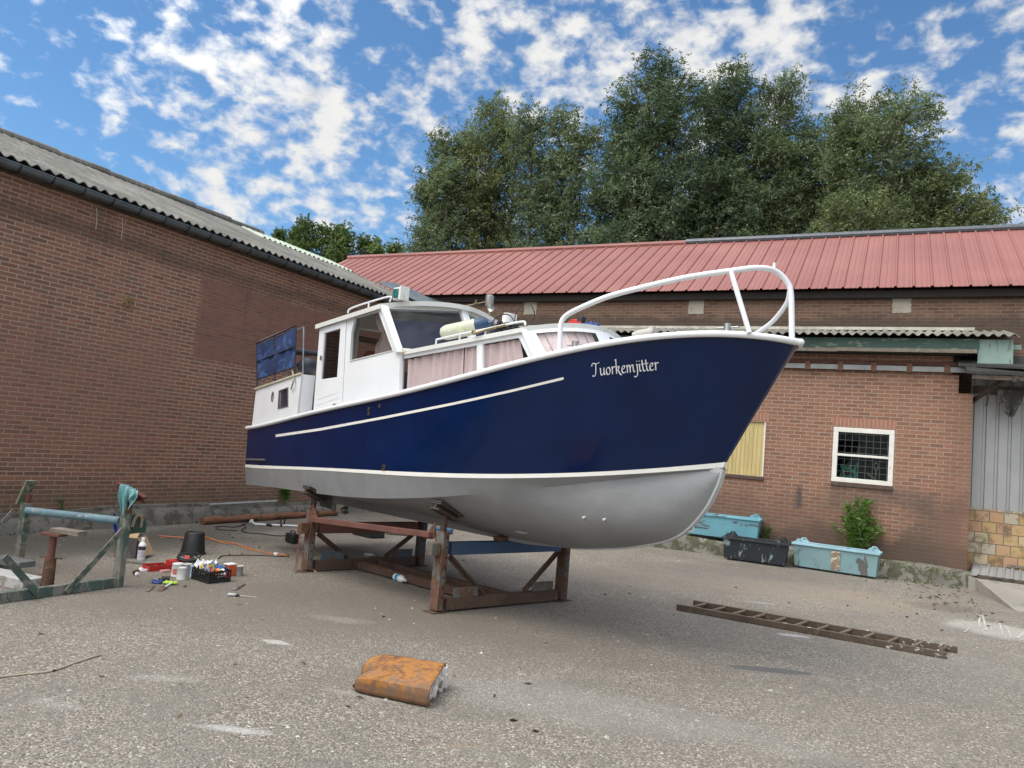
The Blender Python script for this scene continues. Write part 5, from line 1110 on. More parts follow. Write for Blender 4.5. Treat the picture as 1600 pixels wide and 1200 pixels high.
lab_(p, .0462, .125, .168, view-1.2, view+1.0, plain('dark_purple_label', (.07, .035, .055), .5), bt); lab_(p, .0461, .045, .124, view-1.2, view+1.0, plain('pale_label', (.55, .50, .58), .5, 0, .3, 30), bt)
# cardboard box with open flaps
p = G(202, 869); bx = thing('cardboard_box', 'grey cardboard box with open beige flaps behind the green stand', 'box', p)
CARD = plain('beige_cardboard', (.42, .29, .16), .85, 0, .1, 6); CARDG = worn('printed_grey_cardboard', (.085, .075, .078), (.14, .12, .11), .3, 12, .8)
e1, e2 = unit((.80, .5, 0)), unit((-.5, .8, 0)); 
b = MB(); W_, D_, H_ = .12, .14, .24
for sgn in (-1, 1): b.obox(p+e2*(D_*sgn)+Zv*H_/2, e1*W_, e2*.003, Zv*H_/2); b.obox(p+e1*(W_*sgn)+Zv*(H_/2), e2*(D_-.004), e1*.003, Zv*(H_/2-.001))
b.obox(p+Zv*.004, e1*(W_-.004), e2*(D_-.004), Zv*.003); b.build('body', CARDG, bx)
MB().obox(p-e2*(D_-.05)+Zv*(H_+.045), e1*(W_-.005), unit(e2*.7+Zv*.7)*.065, unit(e2*-.7+Zv*.7)*.002).build('flap', CARD, bx); MB().obox(p+e1*(W_+.055)+Zv*(H_-.10), e2*(D_-.005), unit(e1*.5-Zv*.9)*.12, unit(e1*.9+Zv*.5)*.002).build('flap', CARD, bx)
MB().obox(p-e2*(D_+.0045)-e1*.04+Zv*.15, e1*.05, e2*.001, Zv*.045).build('shipping_label', plain('pale_paper', (.50, .48, .46), .7), bx)
tag(MB().add([G(171, 832)+Zv*.22, G(180, 834)+Zv*.0, G(184, 838)+Zv*.04, G(176, 829)+Zv*.26], [(0, 1, 2, 3)]).build('blue_sheet', plain('blue_plastic', (.02, .06, .36), .4), smooth=False), 'scrap of bright blue plastic hanging behind the green stand post', 'plastic scrap')
m_ = bpy.data.objects['blue_sheet'].modifiers.new('s', 'SOLIDIFY'); m_.thickness = .004
# black folding crate with its contents
cF, cR_, cL_ = G(325, 912.5), G(359, 908.5), G(302, 904); e1 = cR_-cF; e2 = cL_-cF; e2 = e2-unit(e1)*(unit(e1)@e2)*.5; cH = .125
ck = thing('plastic_crate', 'black slatted plastic crate full of paint tools on the ground', 'crate', cF+(e1+e2)/2)
b = MB(); n1, n2 = unit(e1), unit(e2)
b.obox(cF+(e1+e2)/2+Zv*.005, e1*.49, e2*.49, Zv*.004)
for base, d_, nn in ((cF, e1, n2), (cF+e2, e1, n2), (cF, e2, n1), (cF+e1, e2, n1)):
    for hz, hh in ((.020, .016), (.052, .005), (.076, .005), (cH-.012, .012)): b.beam(base+Zv*hz, base+d_+Zv*hz, .008, hh*2)
    for t in np.linspace(0, 1, 9): b.beam(base+d_*t, base+d_*t+Zv*(cH-.001), .0095 if t in (0, 1) else .0065, .010, nn)
b.build('slatted_body', BLACKP, ck)
def cp(a, c, z): return cF+e1*a+e2*c+Zv*z
ctr = {'c': 0}
def rod(nm, p0_, p1_, r, mt, lab, cat, r1=None, grp=None): return tag(MB().tube([p0_, p0_*.95+p1_*.05, p0_*.05+p1_*.95, p1_], [r*.7, r, r1 or r, (r1 or r)*.7], 10).build(nm, mt), lab, cat, grp)
ORG = plain('orange_plastic', (.72, .24, .03), .45); BLU = plain('strong_blue_plastic', (.02, .10, .42), .45); REDP = plain('signal_red_plastic', (.45, .025, .02), .45); WHP = plain('plain_white_plastic', (.76, .77, .78), .45, 0, .04); YELP = plain('mustard_plastic', (.60, .40, .06), .5)
spc = tag(MB().lathe([(0, 0), (.045, 0), (.045, .075), (0, .075)], cp(.50, .16, .075), unit(n1*.9-n2*.2+Zv*.25), 18).build('spray_can', WHP), 'white can lying at the front of the crate of paint tools', 'can')
(MB().lathe([(.0, .0), (.030, .0), (.036, .006), (.036, .034), (.030, .04), (0, .04)], cp(.42, .13, .105), unit(n1*.9-n2*.2+Zv*.25), 18).build('cap', ORG, spc))
rod('hand_tool', cp(.02, .25, .10), cp(.24, .55, .17), .013, BLU, 'blue tool handle sticking out at the left of the crate', 'tool'); rod('hand_tool', cp(.06, .10, .10), cp(.30, .40, .16), .011, plain('grey_blue_grip', (.07, .12, .20), .5), 'dull grey blue handle lying slanted at the crate\'s left corner', 'tool'); rod('hand_tool', cp(.22, .08, .09), cp(.34, .42, .15), .013, REDP, 'dark red tool handle in the crate beside the mustard roll', 'tool')
tag(MB().lathe([(.020, 0), (.042, 0), (.042, .05), (.020, .05), (.020, 0)], cp(.28, .45, .12), unit(-n2+Zv*.5+n1*.2), 18).build('tape_roll', YELP), 'mustard yellow tape roll standing in the middle of the crate', 'tape roll'); tag(MB().lathe([(.018, 0), (.036, 0), (.036, .04), (.018, .04), (.018, 0)], cp(.16, .62, .135), unit(-n2+Zv*.8), 18).build('tape_roll', plain('pale_yellow_tape', (.66, .50, .14), .5)), 'pale yellow tape roll at the back left of the crate', 'tape roll')
def crumple(nm, c, ex, ey, h, mt, lab, cat, seed):
    r = np.random.default_rng(seed); n = 12; hgt = r.uniform(-1, 1, (n, n)); 
    for _ in range(1): hgt = (hgt+np.roll(hgt, 1, 0)+np.roll(hgt, 1, 1))/2
    P = [[c+ex*((i/(n-1)-.5)*2)+ey*((j/(n-1)-.5)*2)+Zv*(h*hgt[i, j]-.5*h*((i/(n-1)-.5)**2+(j/(n-1)-.5)**2)) for j in range(n)] for i in range(n)]
    o = MB().grid(P).build(nm, mt, angle=25); md = o.modifiers.new('s', 'SOLIDIFY'); md.thickness = .003; return tag(o, lab, cat)
crumple('paper_towel', cp(.42, .80, .165), n1*.11, n2*.08, .055, plain('white_paper', (.74, .76, .80), .9, 0, .05), 'crumpled white paper on top of the crate of paint tools', 'paper', 3)
crumple('blue_rag', cp(.72, .42, .125), n1*.075, n2*.07, .045, plain('blue_rag_cloth', (.035, .14, .36), .9), 'crumpled blue rag lying in the right half of the crate', 'rag', 5)
rod('marker_pen', cp(.58, .05, .12), cp(.95, .30, .115), .010, plain('dark_grip', (.05, .05, .06), .5), 'dark pen lying along the right front edge of the crate', 'pen')
tag(MB().obox(cp(.78, .02, .07)-n2*.008, n1*.008, n2*.003, Zv*.026).build('red_clip', REDP), 'small red clip on the front rim of the black crate', 'clip')
def paintcan(u, v, r, h, nm, body, lidc, lab, band=None):
    p = G(u, v); t = thing(nm, lab, 'paint can', p); lathe_at(p, [(0, 0), (r, 0), (r*1.03, .004), (r, .008), (r, h-.008), (r*1.04, h-.003), (r*1.0, h)], 'body', body, t, 22); lathe_at(p, [(r*.99, h-.001), (r*.95, h+.004), (r*.75, h+.002), (r*.74, h-.003), (0, h-.003)], 'lid', lidc, t, 22)
    if band is not None:
        vw = math.atan2(-p[1], -p[0]); lab_(p, r*1.01, h*.18, h*.62, vw-.9, vw+.8, band, t)
    return t
CANW = plain('white_tin', (.70, .70, .70), .4, .1, .08); CANG = plain('grey_tin_can', (.45, .45, .45), .35, .5)
paintcan(276, 900, .058, .135, 'paint_can', CANW, CANW, 'white paint can with a red label patch left of the crate', plain('red_printed_label', (.50, .16, .12), .5, 0, .5, 40)); paintcan(283, 905, .050, .125, 'paint_can', worn('dripped_white_tin', (.62, .62, .61), (.30, .30, .29), .2, 12, .5), CANG, 'foremost pale can with paint drips left of the crate'); paintcan(291, 900, .048, .13, 'paint_can', CANG, CANW, 'grey tin between the dripped can and the blue white carton')
p = G(300, 901); tag(MB().obox(p+Zv*.06, n1*.028, n2*.022, Zv*.06).build('carton', plain('blue_white_carton', (.45, .58, .72), .6, 0, .5, 14), bevel=.002), 'blue and white carton standing against the left side of the crate', 'carton')
p = G(359, 899); p2 = p+n2*.05
tb = thing('orange_tub', 'orange and red tub with a white lid right of the crate', 'tub', p); MB().obox(p+Zv*.06, n1*.055, n2*.05, Zv*.06).build('body', worn('orange_red_print', (.60, .10, .03), (.65, .45, .30), .25, 12, .5), tb, bevel=.006); MB().obox(p+Zv*.128+n1*-.01, n1*.055, n2*.05, unit(Zv+n1*.2)*.006).build('lid', WHP, tb, bevel=.002)
paintcan(372.5, 899, .045, .105, 'paint_can', worn('rust_spotted_tin', (.27, .26, .25), (.12, .07, .05), .3, 14, .5, .3), WHP, 'dull grey can with a white lid at the right end of the clutter')
# red tool case with black tools, red box, cord coil
p = G(250, 892); tc = thing('tool_case', 'flat red open tool case with black fittings left of the cans', 'tool case', p); f1, f2 = unit(G(264, 890)-G(237, 892)), None; f2 = np.array((-f1[1], f1[0], 0))
b = MB(); 
b.obox(p+f2*.08+Zv*.006, f1*.125, f2*.085, Zv*.006)
for s0_, s1_, a_, l_ in ((f1*.0, f2*-.003, f1, .125), (f1*0, f2*.163, f1, .125)): b.obox(p+s1_+Zv*.030, a_*l_, f2*.005, Zv*.030)
for s1_ in (-.12, .12, 0.): b.obox(p+f2*.08+f1*s1_+Zv*.026, f1*.005, f2*.078, Zv*.026)
b.build('tray', REDP, tc)
m_ = 0
for a_, c_ in ((-.08, .05), (-.045, .10), (.05, .05), (.08, .11)): MB().obox(p+f1*a_+f2*c_+Zv*.032, f1*.018, f2*.035, Zv*.016).build('fitting', BLACKP, tc, bevel=.005)
tag(MB().obox(G(258, 894)+Zv*.012, f1*.05, f2*.03, Zv*.011).build('card_packet', plain('pinkish_packet', (.55, .30, .28), .6)), 'small pinkish packet in front of the red tool case', 'packet')
p = G(273, 887); tag(MB().obox(p+Zv*.045, f1*.085, f2*.06, Zv*.045).obox(p+Zv*.093, f1*.03, f2*.012, Zv*.006).build('metal_box', REDP, bevel=.01), 'glossy red box behind the white paint cans', 'box')
tag(MB().obox(G(262, 884)+Zv*.01, f1*.06, f2*.02, Zv*.01).build('sanding_pad', REDP, bevel=.003), 'thin red sanding block behind the red tool case', 'block') if False else None
p = G(293, 888); b = MB()
for i in range(7): b.tube([p+np.array(((.09+.008*i)*math.cos(a), (.075+.006*i)*math.sin(a), .05+.014*i+.03*math.sin(a+i))) for a in np.linspace(0, 2*PI, 26)[:-1]], .0075, 6, True)
tag(b.build('cable_coil', BLACKP), 'tangled coil of black cable between the bucket and the paint cans', 'cable')
rod('heat_gun_nozzle', G(302, 888)+Zv*.09, G(292, 880)+Zv*.14, .022, BLACKP, 'black tool nozzle lying on the coil of black cable', 'tool', .012); tag(MB().lathe([(0, 0), (.04, .0), (.048, .02), (.04, .05), (0, .06)], G(292, 889)+Zv*.09, unit((-.3, -.6, .5)), 16).build('red_disc', plain('coral_red_pad', (.60, .06, .05), .5)), 'coral red pad lying on the black cable coil', 'pad')
# small things on the ground nearby
p = G(226, 891); tag(MB().lathe([(.035, 0), (.062, 0), (.064, .01), (.062, .022), (.035, .022), (.035, 0)], p, (0, 0, 1), 26).build('masking_tape', WHP), 'white roll of tape lying flat left of the red case', 'tape roll')
p = G(208, 898); tag(MB().lathe([(.0, 0), (.02, .0), (.024, .02), (.024, .055), (0, .06)], p+Zv*.02, unit((.8, .4, .3)), 14).build('small_jar', plain('dark_red_jar', (.06, .02, .02), .3)), 'small dark jar lying on the ground below the white bottle', 'jar'); tag(MB().lathe([(.0, 0), (.02, .0), (.022, .03), (.0, .034)], G(212, 900)+Zv*.012, unit((.7, .5, .6)), 14).build('jar_lid', WHP), 'white jar lid beside the small dark jar', 'lid')
p = G(245, 911); tag(MB().tube([p+np.array((.05*math.cos(a), .038*math.sin(a), .016+.008*math.sin(2*a))) for a in np.linspace(0, 2*PI, 20)[:-1]], .014, 8, True).build('blue_ring', plain('deep_blue_rubber', (.015, .05, .22), .5)), 'deep blue rubber ring on the ground in front of the red case', 'ring')
def glove(u, v, colr, lab, sz, ang, seed):
    p = G(u, v); e = np.array((math.cos(ang), math.sin(ang), 0)); s2 = np.array((-e[1], e[0], 0)); b = MB()
    P = []
    for i in range(9):
        t = i/8; w_ = sz*(.34+.16*math.sin(t*PI)); row = []
        for j in range(12): a = 2*PI*j/12; row.append(p+e*(t-.5)*sz*1.3+s2*w_*math.cos(a)+Zv*(.018+.016*math.sin(a)+.006*math.sin(i*2+seed)))
        row.append(row[0]); P.append(row)
    b.grid(P)
    for k_ in range(4):
        o = (k_-1.5)*.24*sz; q = p+e*sz*.6+s2*o+Zv*.018; b.tube(smoothpath([q, q+e*sz*.30+Zv*.012, q+e*sz*(.50+.1*(k_ % 2))+Zv*-.004], 4), [.011*sz/.1]*8+[.006*sz/.1], 8)
    q = p+s2*sz*.40+Zv*.018; b.tube(smoothpath([q, q+s2*sz*.25+e*sz*.15, q+s2*sz*.30+e*sz*.35], 4), .011*sz/.1, 8)
    return tag(b.build('work_glove', colr, angle=70), lab, 'glove')
glove(258, 908, BLACKP, 'crumpled black work glove beside the deep blue rubber ring', .085, 2.4, 1); glove(263, 913, plain('lime_yellow_knit', (.42, .62, .10), .85), 'lime yellow work glove lying partly under the black glove', .075, .4, 4)
def brush(u0, v0, u1, v1, hm, bm_, lab, wid=.028, nm='paint_brush'):
    a, c = G(u0, v0), G(u1, v1); t = thing(nm, lab, 'brush', a); d = unit(c-a); L = np.linalg.norm(c-a); s2 = np.array((-d[1], d[0], 0)); z = Zv*.012
    MB().tube([a+z, a+d*L*.3+z, a+d*L*.52+z], [.007, .011, .009], 8).build('handle', hm, t); MB().obox(a+d*L*.60+z, d*L*.09, s2*wid, Zv*.008).build('ferrule', STEEL, t)
    MB().hexa([a+d*L*.69-s2*wid*.95+Zv*.004, a+d*L*.69+s2*wid*.95+Zv*.004, c+s2*wid*1.05+Zv*.004, c-s2*wid*1.05+Zv*.004, a+d*L*.69-s2*wid*.95+Zv*.02, a+d*L*.69+s2*wid*.95+Zv*.02, c+s2*wid*.8+Zv*.009, c-s2*wid*.8+Zv*.009]).build('bristles', bm_, t)
WOODH = plain('varnished_handle', (.28, .15, .07), .45); BRIS = plain('brown_bristle', (.13, .085, .05), .9)
brush(266, 914, 249, 924, WHP, BRIS, 'paint brush with a white handle in front of the lime glove'); brush(241, 917, 230, 925, WOODH, plain('grey_bristle', (.15, .14, .12), .9), 'small worn brush nearest the green stand', .018); brush(383, 914, 364, 923, WOODH, plain('grey_blade', (.22, .22, .21), .5, .5), 'wooden handled scraper lying right of the crate', .022, 'paint_scraper')
a, c = G(355, 931.5), G(401, 934.5); sd = thing('screwdriver', 'long screwdriver with black and clear handle lying below the scraper', 'screwdriver', a); d = unit(c-a); L = np.linalg.norm(c-a)
MB().tube([a+Zv*.017, a+d*.02+Zv*.017, a+d*.08+Zv*.017, a+d*L*.40+Zv*.016], [.008, .017, .016, .008], 12).build('handle', plain('clear_grey_grip', (.40, .41, .40), .25), sd); MB().tube([a+d*L*.27+Zv*.0168, a+d*L*.42+Zv*.0162], [.0165, .008], 12).build('grip_collar', BLACKP, sd); MB().tube([a+d*L*.40+Zv*.014, c+Zv*.006], .004, 8).build('shaft', STEEL, sd)
# cords
def cord(nm, pts, r, mt, lab, cat='cord', n=7): return tag(MB().tube(smoothpath([G(u, v)+Zv*(r+.002+z) for u, v, z in pts], n), r, 6).build(nm, mt, angle=70), lab, cat)
ORC = plain('orange_cable', (.52, .16, .055), .55)
cord('extension_cord', [(247, 838.5, 0), (262, 839, 0), (285, 840.5, 0), (305, 840, 0), (322, 842, 0), (338, 846, 0), (362, 849, 0), (378, 854, 0), (400, 861, 0), (425, 867, 0), (440, 869, 0), (452, 868, 0)], .0075, ORC, 'orange extension cord running from the bucket towards the rusty cradle')
cord('extension_cord', [(250, 841.5, 0), (270, 840, 0), (300, 842.5, 0), (318, 838.5, 0), (334, 844, 0), (352, 850, 0), (371, 851, 0), (384, 858, 0), (405, 862.5, 0), (424, 866, 0), (436, 865.5, 0), (448, 870, 0)], .0070, plain('faded_orange_cable', (.48, .20, .09), .6), 'faded orange cord looping alongside the brighter extension cord')
p = G(431, 868); tag(MB().obox(p+Zv*.02, unit((.9, -.3, 0))*.035, unit((.3, .9, 0))*.02, Zv*.018).build('plug_socket', WHP, bevel=.006), 'white plug socket at the end of the orange cord', 'plug')
cord('power_cable', [(341, 874, 0), (345, 870.5, 0), (352, 869, 0), (375, 868.5, 0), (400, 868.6, 0), (425, 869.5, 0), (452, 871, 0)], .006, BLACKP, 'thin straight black cord running right from behind the crate')
cord('power_cable', [(372, 830, 0), (350, 829, 0), (339, 827.5, 0), (338, 824, 0), (350, 823.5, 0), (366, 824.5, 0), (380, 821, 0), (386, 816.5, 0), (382, 814.5, 0), (379, 819, 0), (384, 825, 0), (377, 829, 0), (385, 833, 0), (408, 835, 0), (430, 838, 0), (448, 838, 0)], .008, BLACKP, 'looped black cord lying beside the white pole')
# white pole with black clips
wp_ = thing('white_pole', 'bent white pole with black clips lying by the rusty log', 'pole', G(420, 822)); 
q = [G(u, v)+Zv*z for u, v, z in ((412, 801, .03), (405, 803, .03), (398, 808, .03), (394, 816, .03), (397, 820.5, .025), (410, 821.5, .02), (450, 823, .02), (500, 825, .02))]; q0_ = smoothpath(q, 6); MB().tube(q0_, .017, 8).build('tube', WHP, wp_)
MB().tube(smoothpath([G(406, 811)+Zv*.03, G(398, 810)+Zv*.03, G(393, 814)+Zv*.04, G(390, 818)+Zv*.02], 5), .012, 8).build('hook', WHP, wp_)
for u in (420, 437, 443): 
    c = G(u, 822.3)+Zv*.02; MB().tube([c-np.array((.05, 0, 0)), c+np.array((.05, 0, 0))], .022, 8).tube([c, c+np.array((.02, 0, .10 if u > 430 else .0))], .012, 6).build('clip', BLACKP, wp_)
def logbeam(nm, u0, v0, u1, v1, r, mt, lab, cat):
    a, c = np.array((*u0, 0.)), np.array((*u1, 0.)); n = 14; pts = [a+(c-a)*i/n+Zv*(r*.95+.01*math.sin(i*1.9)) for i in range(n+1)]; return tag(MB().tube(pts, [r*(1+.12*math.sin(i*2.3)) for i in range(n+1)], 9).build(nm, mt, angle=40), lab, cat)
logbeam('rusty_log', (-10.06, 9.15), 0, (-10.10, 12.6), 0, .062, worn('rusty_orange_log', (.17, .075, .042), (.06, .04, .03), .45, 7, .9, 0, .35, .6, (.36, .15, .06)), 'long rust coloured log lying along the workshop plinth', 'log')
a, c = onx(328, 787.5, LX+.18), onx(432, 782.5, LX+.18); a[2] = .29; c[2] = .31
tag(MB().tube([a, c], .022, 10).build('grey_pipe', plain('dull_grey_pvc', (.33, .34, .34), .5, 0, .15)), 'straight grey pipe lying on the workshop plinth', 'pipe')
p = G(456, 848.5); sp_ = thing('site_radio', 'small black rounded box on the ground left of the cradle', 'box', p); MB().obox(p+Zv*.075, unit(uw)*.06, ul*.11, Zv*.07).build('body', BLACKP, sp_, bevel=.02); MB().tube(smoothpath([p+ul*-.07+Zv*.13, p+ul*-.05+Zv*.175, p+ul*.05+Zv*.175, p+ul*.07+Zv*.13], 5), .009, 8).build('handle', BLACKP, sp_)
p = G(577, 877); tcn = thing('tin_can', 'small grey tin holding white scraps behind the cradle rails', 'tin', p); lathe_at(p, [(0, .002), (.085, .002), (.088, .01), (.088, .085), (.084, .085), (.082, .02), (0, .02)], 'body', STEEL, tcn, 22)
for k_ in range(4): crumple('paper_scrap', p+np.array((.045*math.cos(k_*1.7), .045*math.sin(k_*1.7), .085)), np.array((.03, .01, 0)), np.array((-.01, .03, 0)), .02, WHP, ['crumpled white scrap at the left of the grey tin', 'crumpled white scrap at the back of the grey tin', 'crumpled white scrap at the right of the grey tin', 'crumpled white scrap at the front of the grey tin'][k_], 'paper', 11+k_)
p0_, p1_ = G(617, 907), G(636, 914); wb_ = thing('lying_bottle', 'white and blue plastic bottle lying against the cradle rail', 'bottle', p0_); ax = unit(p1_-p0_); c = p0_+Zv*.045
lathe_at(c, [(0, 0), (.036, .0), (.043, .008), (.045, .04), (.045, .05)], 'base', WHP, wb_, 18, ax); lathe_at(c, [(.0455, .05), (.0455, .115)], 'label', plain('sky_blue_label', (.04, .30, .52), .4), wb_, 18, ax); lathe_at(c, [(.045, .115), (.043, .15), (.026, .185), (.016, .195), (.016, .215)], 'shoulder', WHP, wb_, 18, ax); lathe_at(c, [(.019, .212), (.019, .238), (0, .240)], 'cap', WHP, wb_, 14, ax)
p = G(575, 838); tag(MB().obox(p+Zv*.09, ul*.26, uw*.14, Zv*.085).obox(p+Zv*.19, ul*.14, uw*.02, Zv*.012).build('toolbox', plain('black_steel_box', (.02, .021, .024), .5), bevel=.012), 'low dark toolbox on the ground behind the cradle', 'toolbox')
p = G(622, 836); tag(MB().obox(p+Zv*.05, unit((.8, .5, 0))*.22, unit((-.5, .8, .2))*.06, Zv*.02).build('plank', WOOD_G, bevel=.004), 'pale plank end lying behind the far cradle post', 'plank'); p = G(690, 833); tag(MB().obox(p+Zv*.05, unit((.9, .2, 0))*.20, unit((-.2, .9, 0))*.08, Zv*.045).build('blue_box', plain('dusty_blue_box', (.05, .12, .22), .6), bevel=.01), 'dusty blue box on the ground under the hull behind the cradle', 'box')

# things lying on the boat
CREAMF = worn('algae_cream_vinyl', (.47, .48, .38), (.36, .38, .26), .4, 6, .45, 0, .12, .1); q0_ = bp(692, 521, .52); q1_ = bp(764, 505.5, .22)
a, c = np.array(B(q0_[0], .52, q0_[1])), np.array(B(q1_[0], .22, q1_[1])); ax = unit(c-a); L = np.linalg.norm(c-a); ff = thing('boat_fender', 'cream cylinder fender with blue end lying before the windscreen', 'fender', a); r = .088
lathe_at(a, [(0, -.03), (.03, -.028), (.065, -.01), (r-.005, .03), (r, .06), (r, L*.72)], 'body', CREAMF, ff, 24, ax); lathe_at(a, [(r, L*.72), (r-.003, L*.86), (.06, L*.95), (.03, L), (.028, L+.05), (0, L+.055)], 'end_cap', plain('navy_fender_end', (.015, .045, .11), .4), ff, 24, ax)
def hangp(u, v, o): s, z = bp(u, v, o); return np.array(B(s, o, z))
BLK = plain('black_cable', (.010, .010, .011), .5)
b = MB(); c = hangp(820, 491, .05); b.tube([c+BD*.145*math.cos(a)*1.03+Zv*.13*math.sin(a)+BN*.02*math.sin(2*a) for a in np.linspace(0, 2*PI, 34)[:-1]], .0055, 6, True); tag(b.build('wire_hoop', BLK), 'large thin black wire hoop standing on the cabin roof', 'hoop')
b = MB(); r_ = np.random.default_rng(4); c0_ = hangp(795, 512, .45)
for k_ in range(6):
    pts = [c0_+BD*r_.uniform(-.18, .16)+BN*r_.uniform(-.12, .12)+Zv*r_.uniform(-.035, .05) for _ in range(7)]; b.tube(smoothpath(pts, 6), .009, 6)
tag(b.build('rope_tangle', BLK), 'tangle of black cable lying on the cabin roof edge', 'cable'); crumple('black_jacket', hangp(790, 513, .45)+Zv*-.02, BD*.15, BN*.10, .06, plain('black_cloth', (.012, .013, .017), .9), 'crumpled black cloth on the cabin roof behind the grab rail', 'cloth', 21)
b = MB(); b.tube(smoothpath([hangp(768, 507, .30), hangp(775, 497, .25), hangp(788, 491, .2), hangp(798, 494, .2), hangp(806, 506, .25), hangp(812, 512, .3)], 6), .007, 6); tag(b.build('bent_cable', BLK), 'arched black cable rising from the cabin roof near the white cup', 'cable')
c = hangp(792.5, 498, .12); tag(MB().lathe([(0, -.06), (.036, -.06), (.045, .06), (.041, .06), (.034, -.05), (0, -.05)], c, Zv, 18).build('white_cup', WHP), 'plain white cup standing on the cabin roof', 'cup')
b = MB(); b.tube(smoothpath([hangp(737, 519, .93), hangp(741, 516.5, .93), hangp(744, 520, .93), hangp(740, 522, .92), hangp(737, 519, .93)], 5), .008, 6); b.tube(smoothpath([hangp(744, 520, .93), hangp(760, 515, .88), hangp(790, 508, .86)], 5), .011, 6); tag(b.build('brass_boathook', plain('dull_brass', (.24, .18, .08), .4, .6)), 'brass boathook with ring end lying along the grab rail', 'boathook')
c = hangp(902, 503, .10); dr_o = thing('cordless_drill', 'red and black cordless drill with blue bag lying on the foredeck cabin roof', 'drill', c); MB().obox(c, BD*.075, BN*.03, Zv*.028).tube([c-BD*.07, c-BD*.13], [.02, .01], 10).build('body', REDP, dr_o, bevel=.012); MB().obox(c+BD*.045+Zv*.0-Zv*.045, BD*.022, BN*.022, Zv*.035).obox(c+BD*.05+Zv*.02, BD*.035, BN*.031, Zv*.03).build('grip', BLACKP, dr_o, bevel=.008)
crumple('blue_pouch', hangp(920, 508, .05)+Zv*.0, BD*.09, BN*.07, .04, plain('bright_blue_cloth', (.04, .09, .28), .8), 'blue crumpled cloth beside the cordless drill on the roof', 'cloth', 33)
a, c = hangp(990, 526, .15), hangp(1024, 518, .10); tag(MB().tube([a, a*.8+c*.2, a*.3+c*.7, c], [.04, .05, .045, .05], 12).build('cloth_roll', worn('dirty_white_canvas', (.46, .44, .40), (.22, .20, .17), .4, 8, .9), None), 'dirty white canvas roll lying on the foredeck', 'canvas roll')
q = bp(579, 556, .55); tag(MB().lathe([(0, -.10)]+[(.095*math.sin(a), -.10*math.cos(a)) for a in np.linspace(.25, PI-.2, 12)]+[(0, .1)], B(q[0], .55, q[1]-.03), Zv, 20).build('red_ball_fender', plain('bright_red_vinyl', (.62, .03, .025), .4), None), 'bright red round buoy inside the wheelhouse window', 'buoy')

# ------------------------------------------------------------------ rusty folded steel shell in the foreground
FL, FRr = G(546, 1083), G(670, 1107); e1 = unit(FRr-FL); e2 = np.array((-e1[1], e1[0], 0)); LEN = np.linalg.norm(FRr-FL)
k = NT('orange_rusted_steel'); p = k.obj(); a_ = k.noise(p, 5, 6, .6, .6); b_ = k.noise(p, 34, 6, .7)
col = k.ramp(k.math('ADD', k.math('MULTIPLY', a_, .65), k.math('MULTIPLY', b_, .35)), [(.32, (.09, .052, .032)), (.43, (.175, .080, .034)), (.52, (.40, .165, .032)), (.58, (.215, .100, .045)), (.68, (.17, .13, .105))])
col = k.mix(k.math('MULTIPLY', k.step(k.noise(p, 6, 8, .75), .50, .62), .70), col, (.155, .125, .105)); col = k.mix(k.math('MULTIPLY', k.math('SUBTRACT', 1, k.step(k.sep(p)[2], .06, .10)), .65), col, (.105, .062, .040)); k.bump(b_, .5, .006); ORUST = k.fin(col, .8)
rs = thing('rusty_steel_shell', 'orange rusted folded steel shell lying upside down on the asphalt', 'scrap metal', FL+e1*LEN/2+e2*.25)
WD = .46; P = []
for i in range(29):
    t = i/28; wl = np.interp(t, [0, .04, .12, .3, 1], [.62, .78, .92, 1.0, 1.0]); hh = np.interp(t, [0, .05, .18, 1], [.050, .080, .100, .110]); inset = (1-wl)*WD*.62; row = []
    prof = [(.0, .0), (.0, .25), (-.004, .62), (.002, .95), (.014, 1.01), (.06, 1.05), (.2, 1.12), (.4, 1.24), (.6, 1.34), (.85, 1.44), (.93, 1.45), (.975, 1.35), (.99, .9), (1., .05)]
    for (x, z) in prof: row.append(FL+e1*(t*LEN+.02*math.sin(x*5)*(1-t))+e2*(.008*math.sin(t*4)+inset*.48+x*WD*wl+.03*(1-wl))-e1*(.07*x)+Zv*(.012+z*hh+.0012*math.sin(t*23+x*9)*(z > .5)))
    P.append(row)
P = np.array(P); b = MB().grid(P); b.grid(np.stack([P[0], P[0]*[1, 1, 0]+[0, 0, .02]], 0)); 
o = b.build('shell', ORUST, rs, angle=32); md = o.modifiers.new('s', 'SOLIDIFY'); md.thickness = .006; md.offset = -1
WFLAKE = worn('flaking_white_sheet', (.66, .63, .60), (.22, .19, .16), .3, 14, .8)
for j, (x, z0_, z1_, wd, out) in enumerate(((.10, .0, .085, .022, .022), (.20, .015, .120, .035, .02), (.29, .02, .115, .03, .035), (.42, .02, .135, .05, .025), (.55, .03, .14, .06, .02), (.68, .03, .13, .05, .03), (.85, .04, .15, .03, .04), (.93, .09, .145, .04, .06))):
    c = FRr+e1*(-.03-.09*x)+e2*(x*WD); n = 8; Q = []
    for i in range(n+1):
        t = i/n; Q.append([c+e2*(wd*(t-.5)*2)+e1*(out*(.5+.5*math.sin(t*6+j))+s_*.012-.05*(1-s_)*0)+Zv*(z0_+(z1_*(.76+.30*x)-z0_)*s_+.008*math.sin(t*9+j)) for s_ in (0, .35, .7, 1)])
    o = MB().grid(Q).build('torn_sheet', WFLAKE, rs); md = o.modifiers.new('s', 'SOLIDIFY'); md.thickness = .006
for j, x in enumerate((.32, .6, .8)):
    o = MB().obox(FRr+e1*(-.14)+e2*(x*WD)+Zv*.07, e1*.12, e2*.008, Zv*.045).build('inner_strip', WFLAKE, rs)

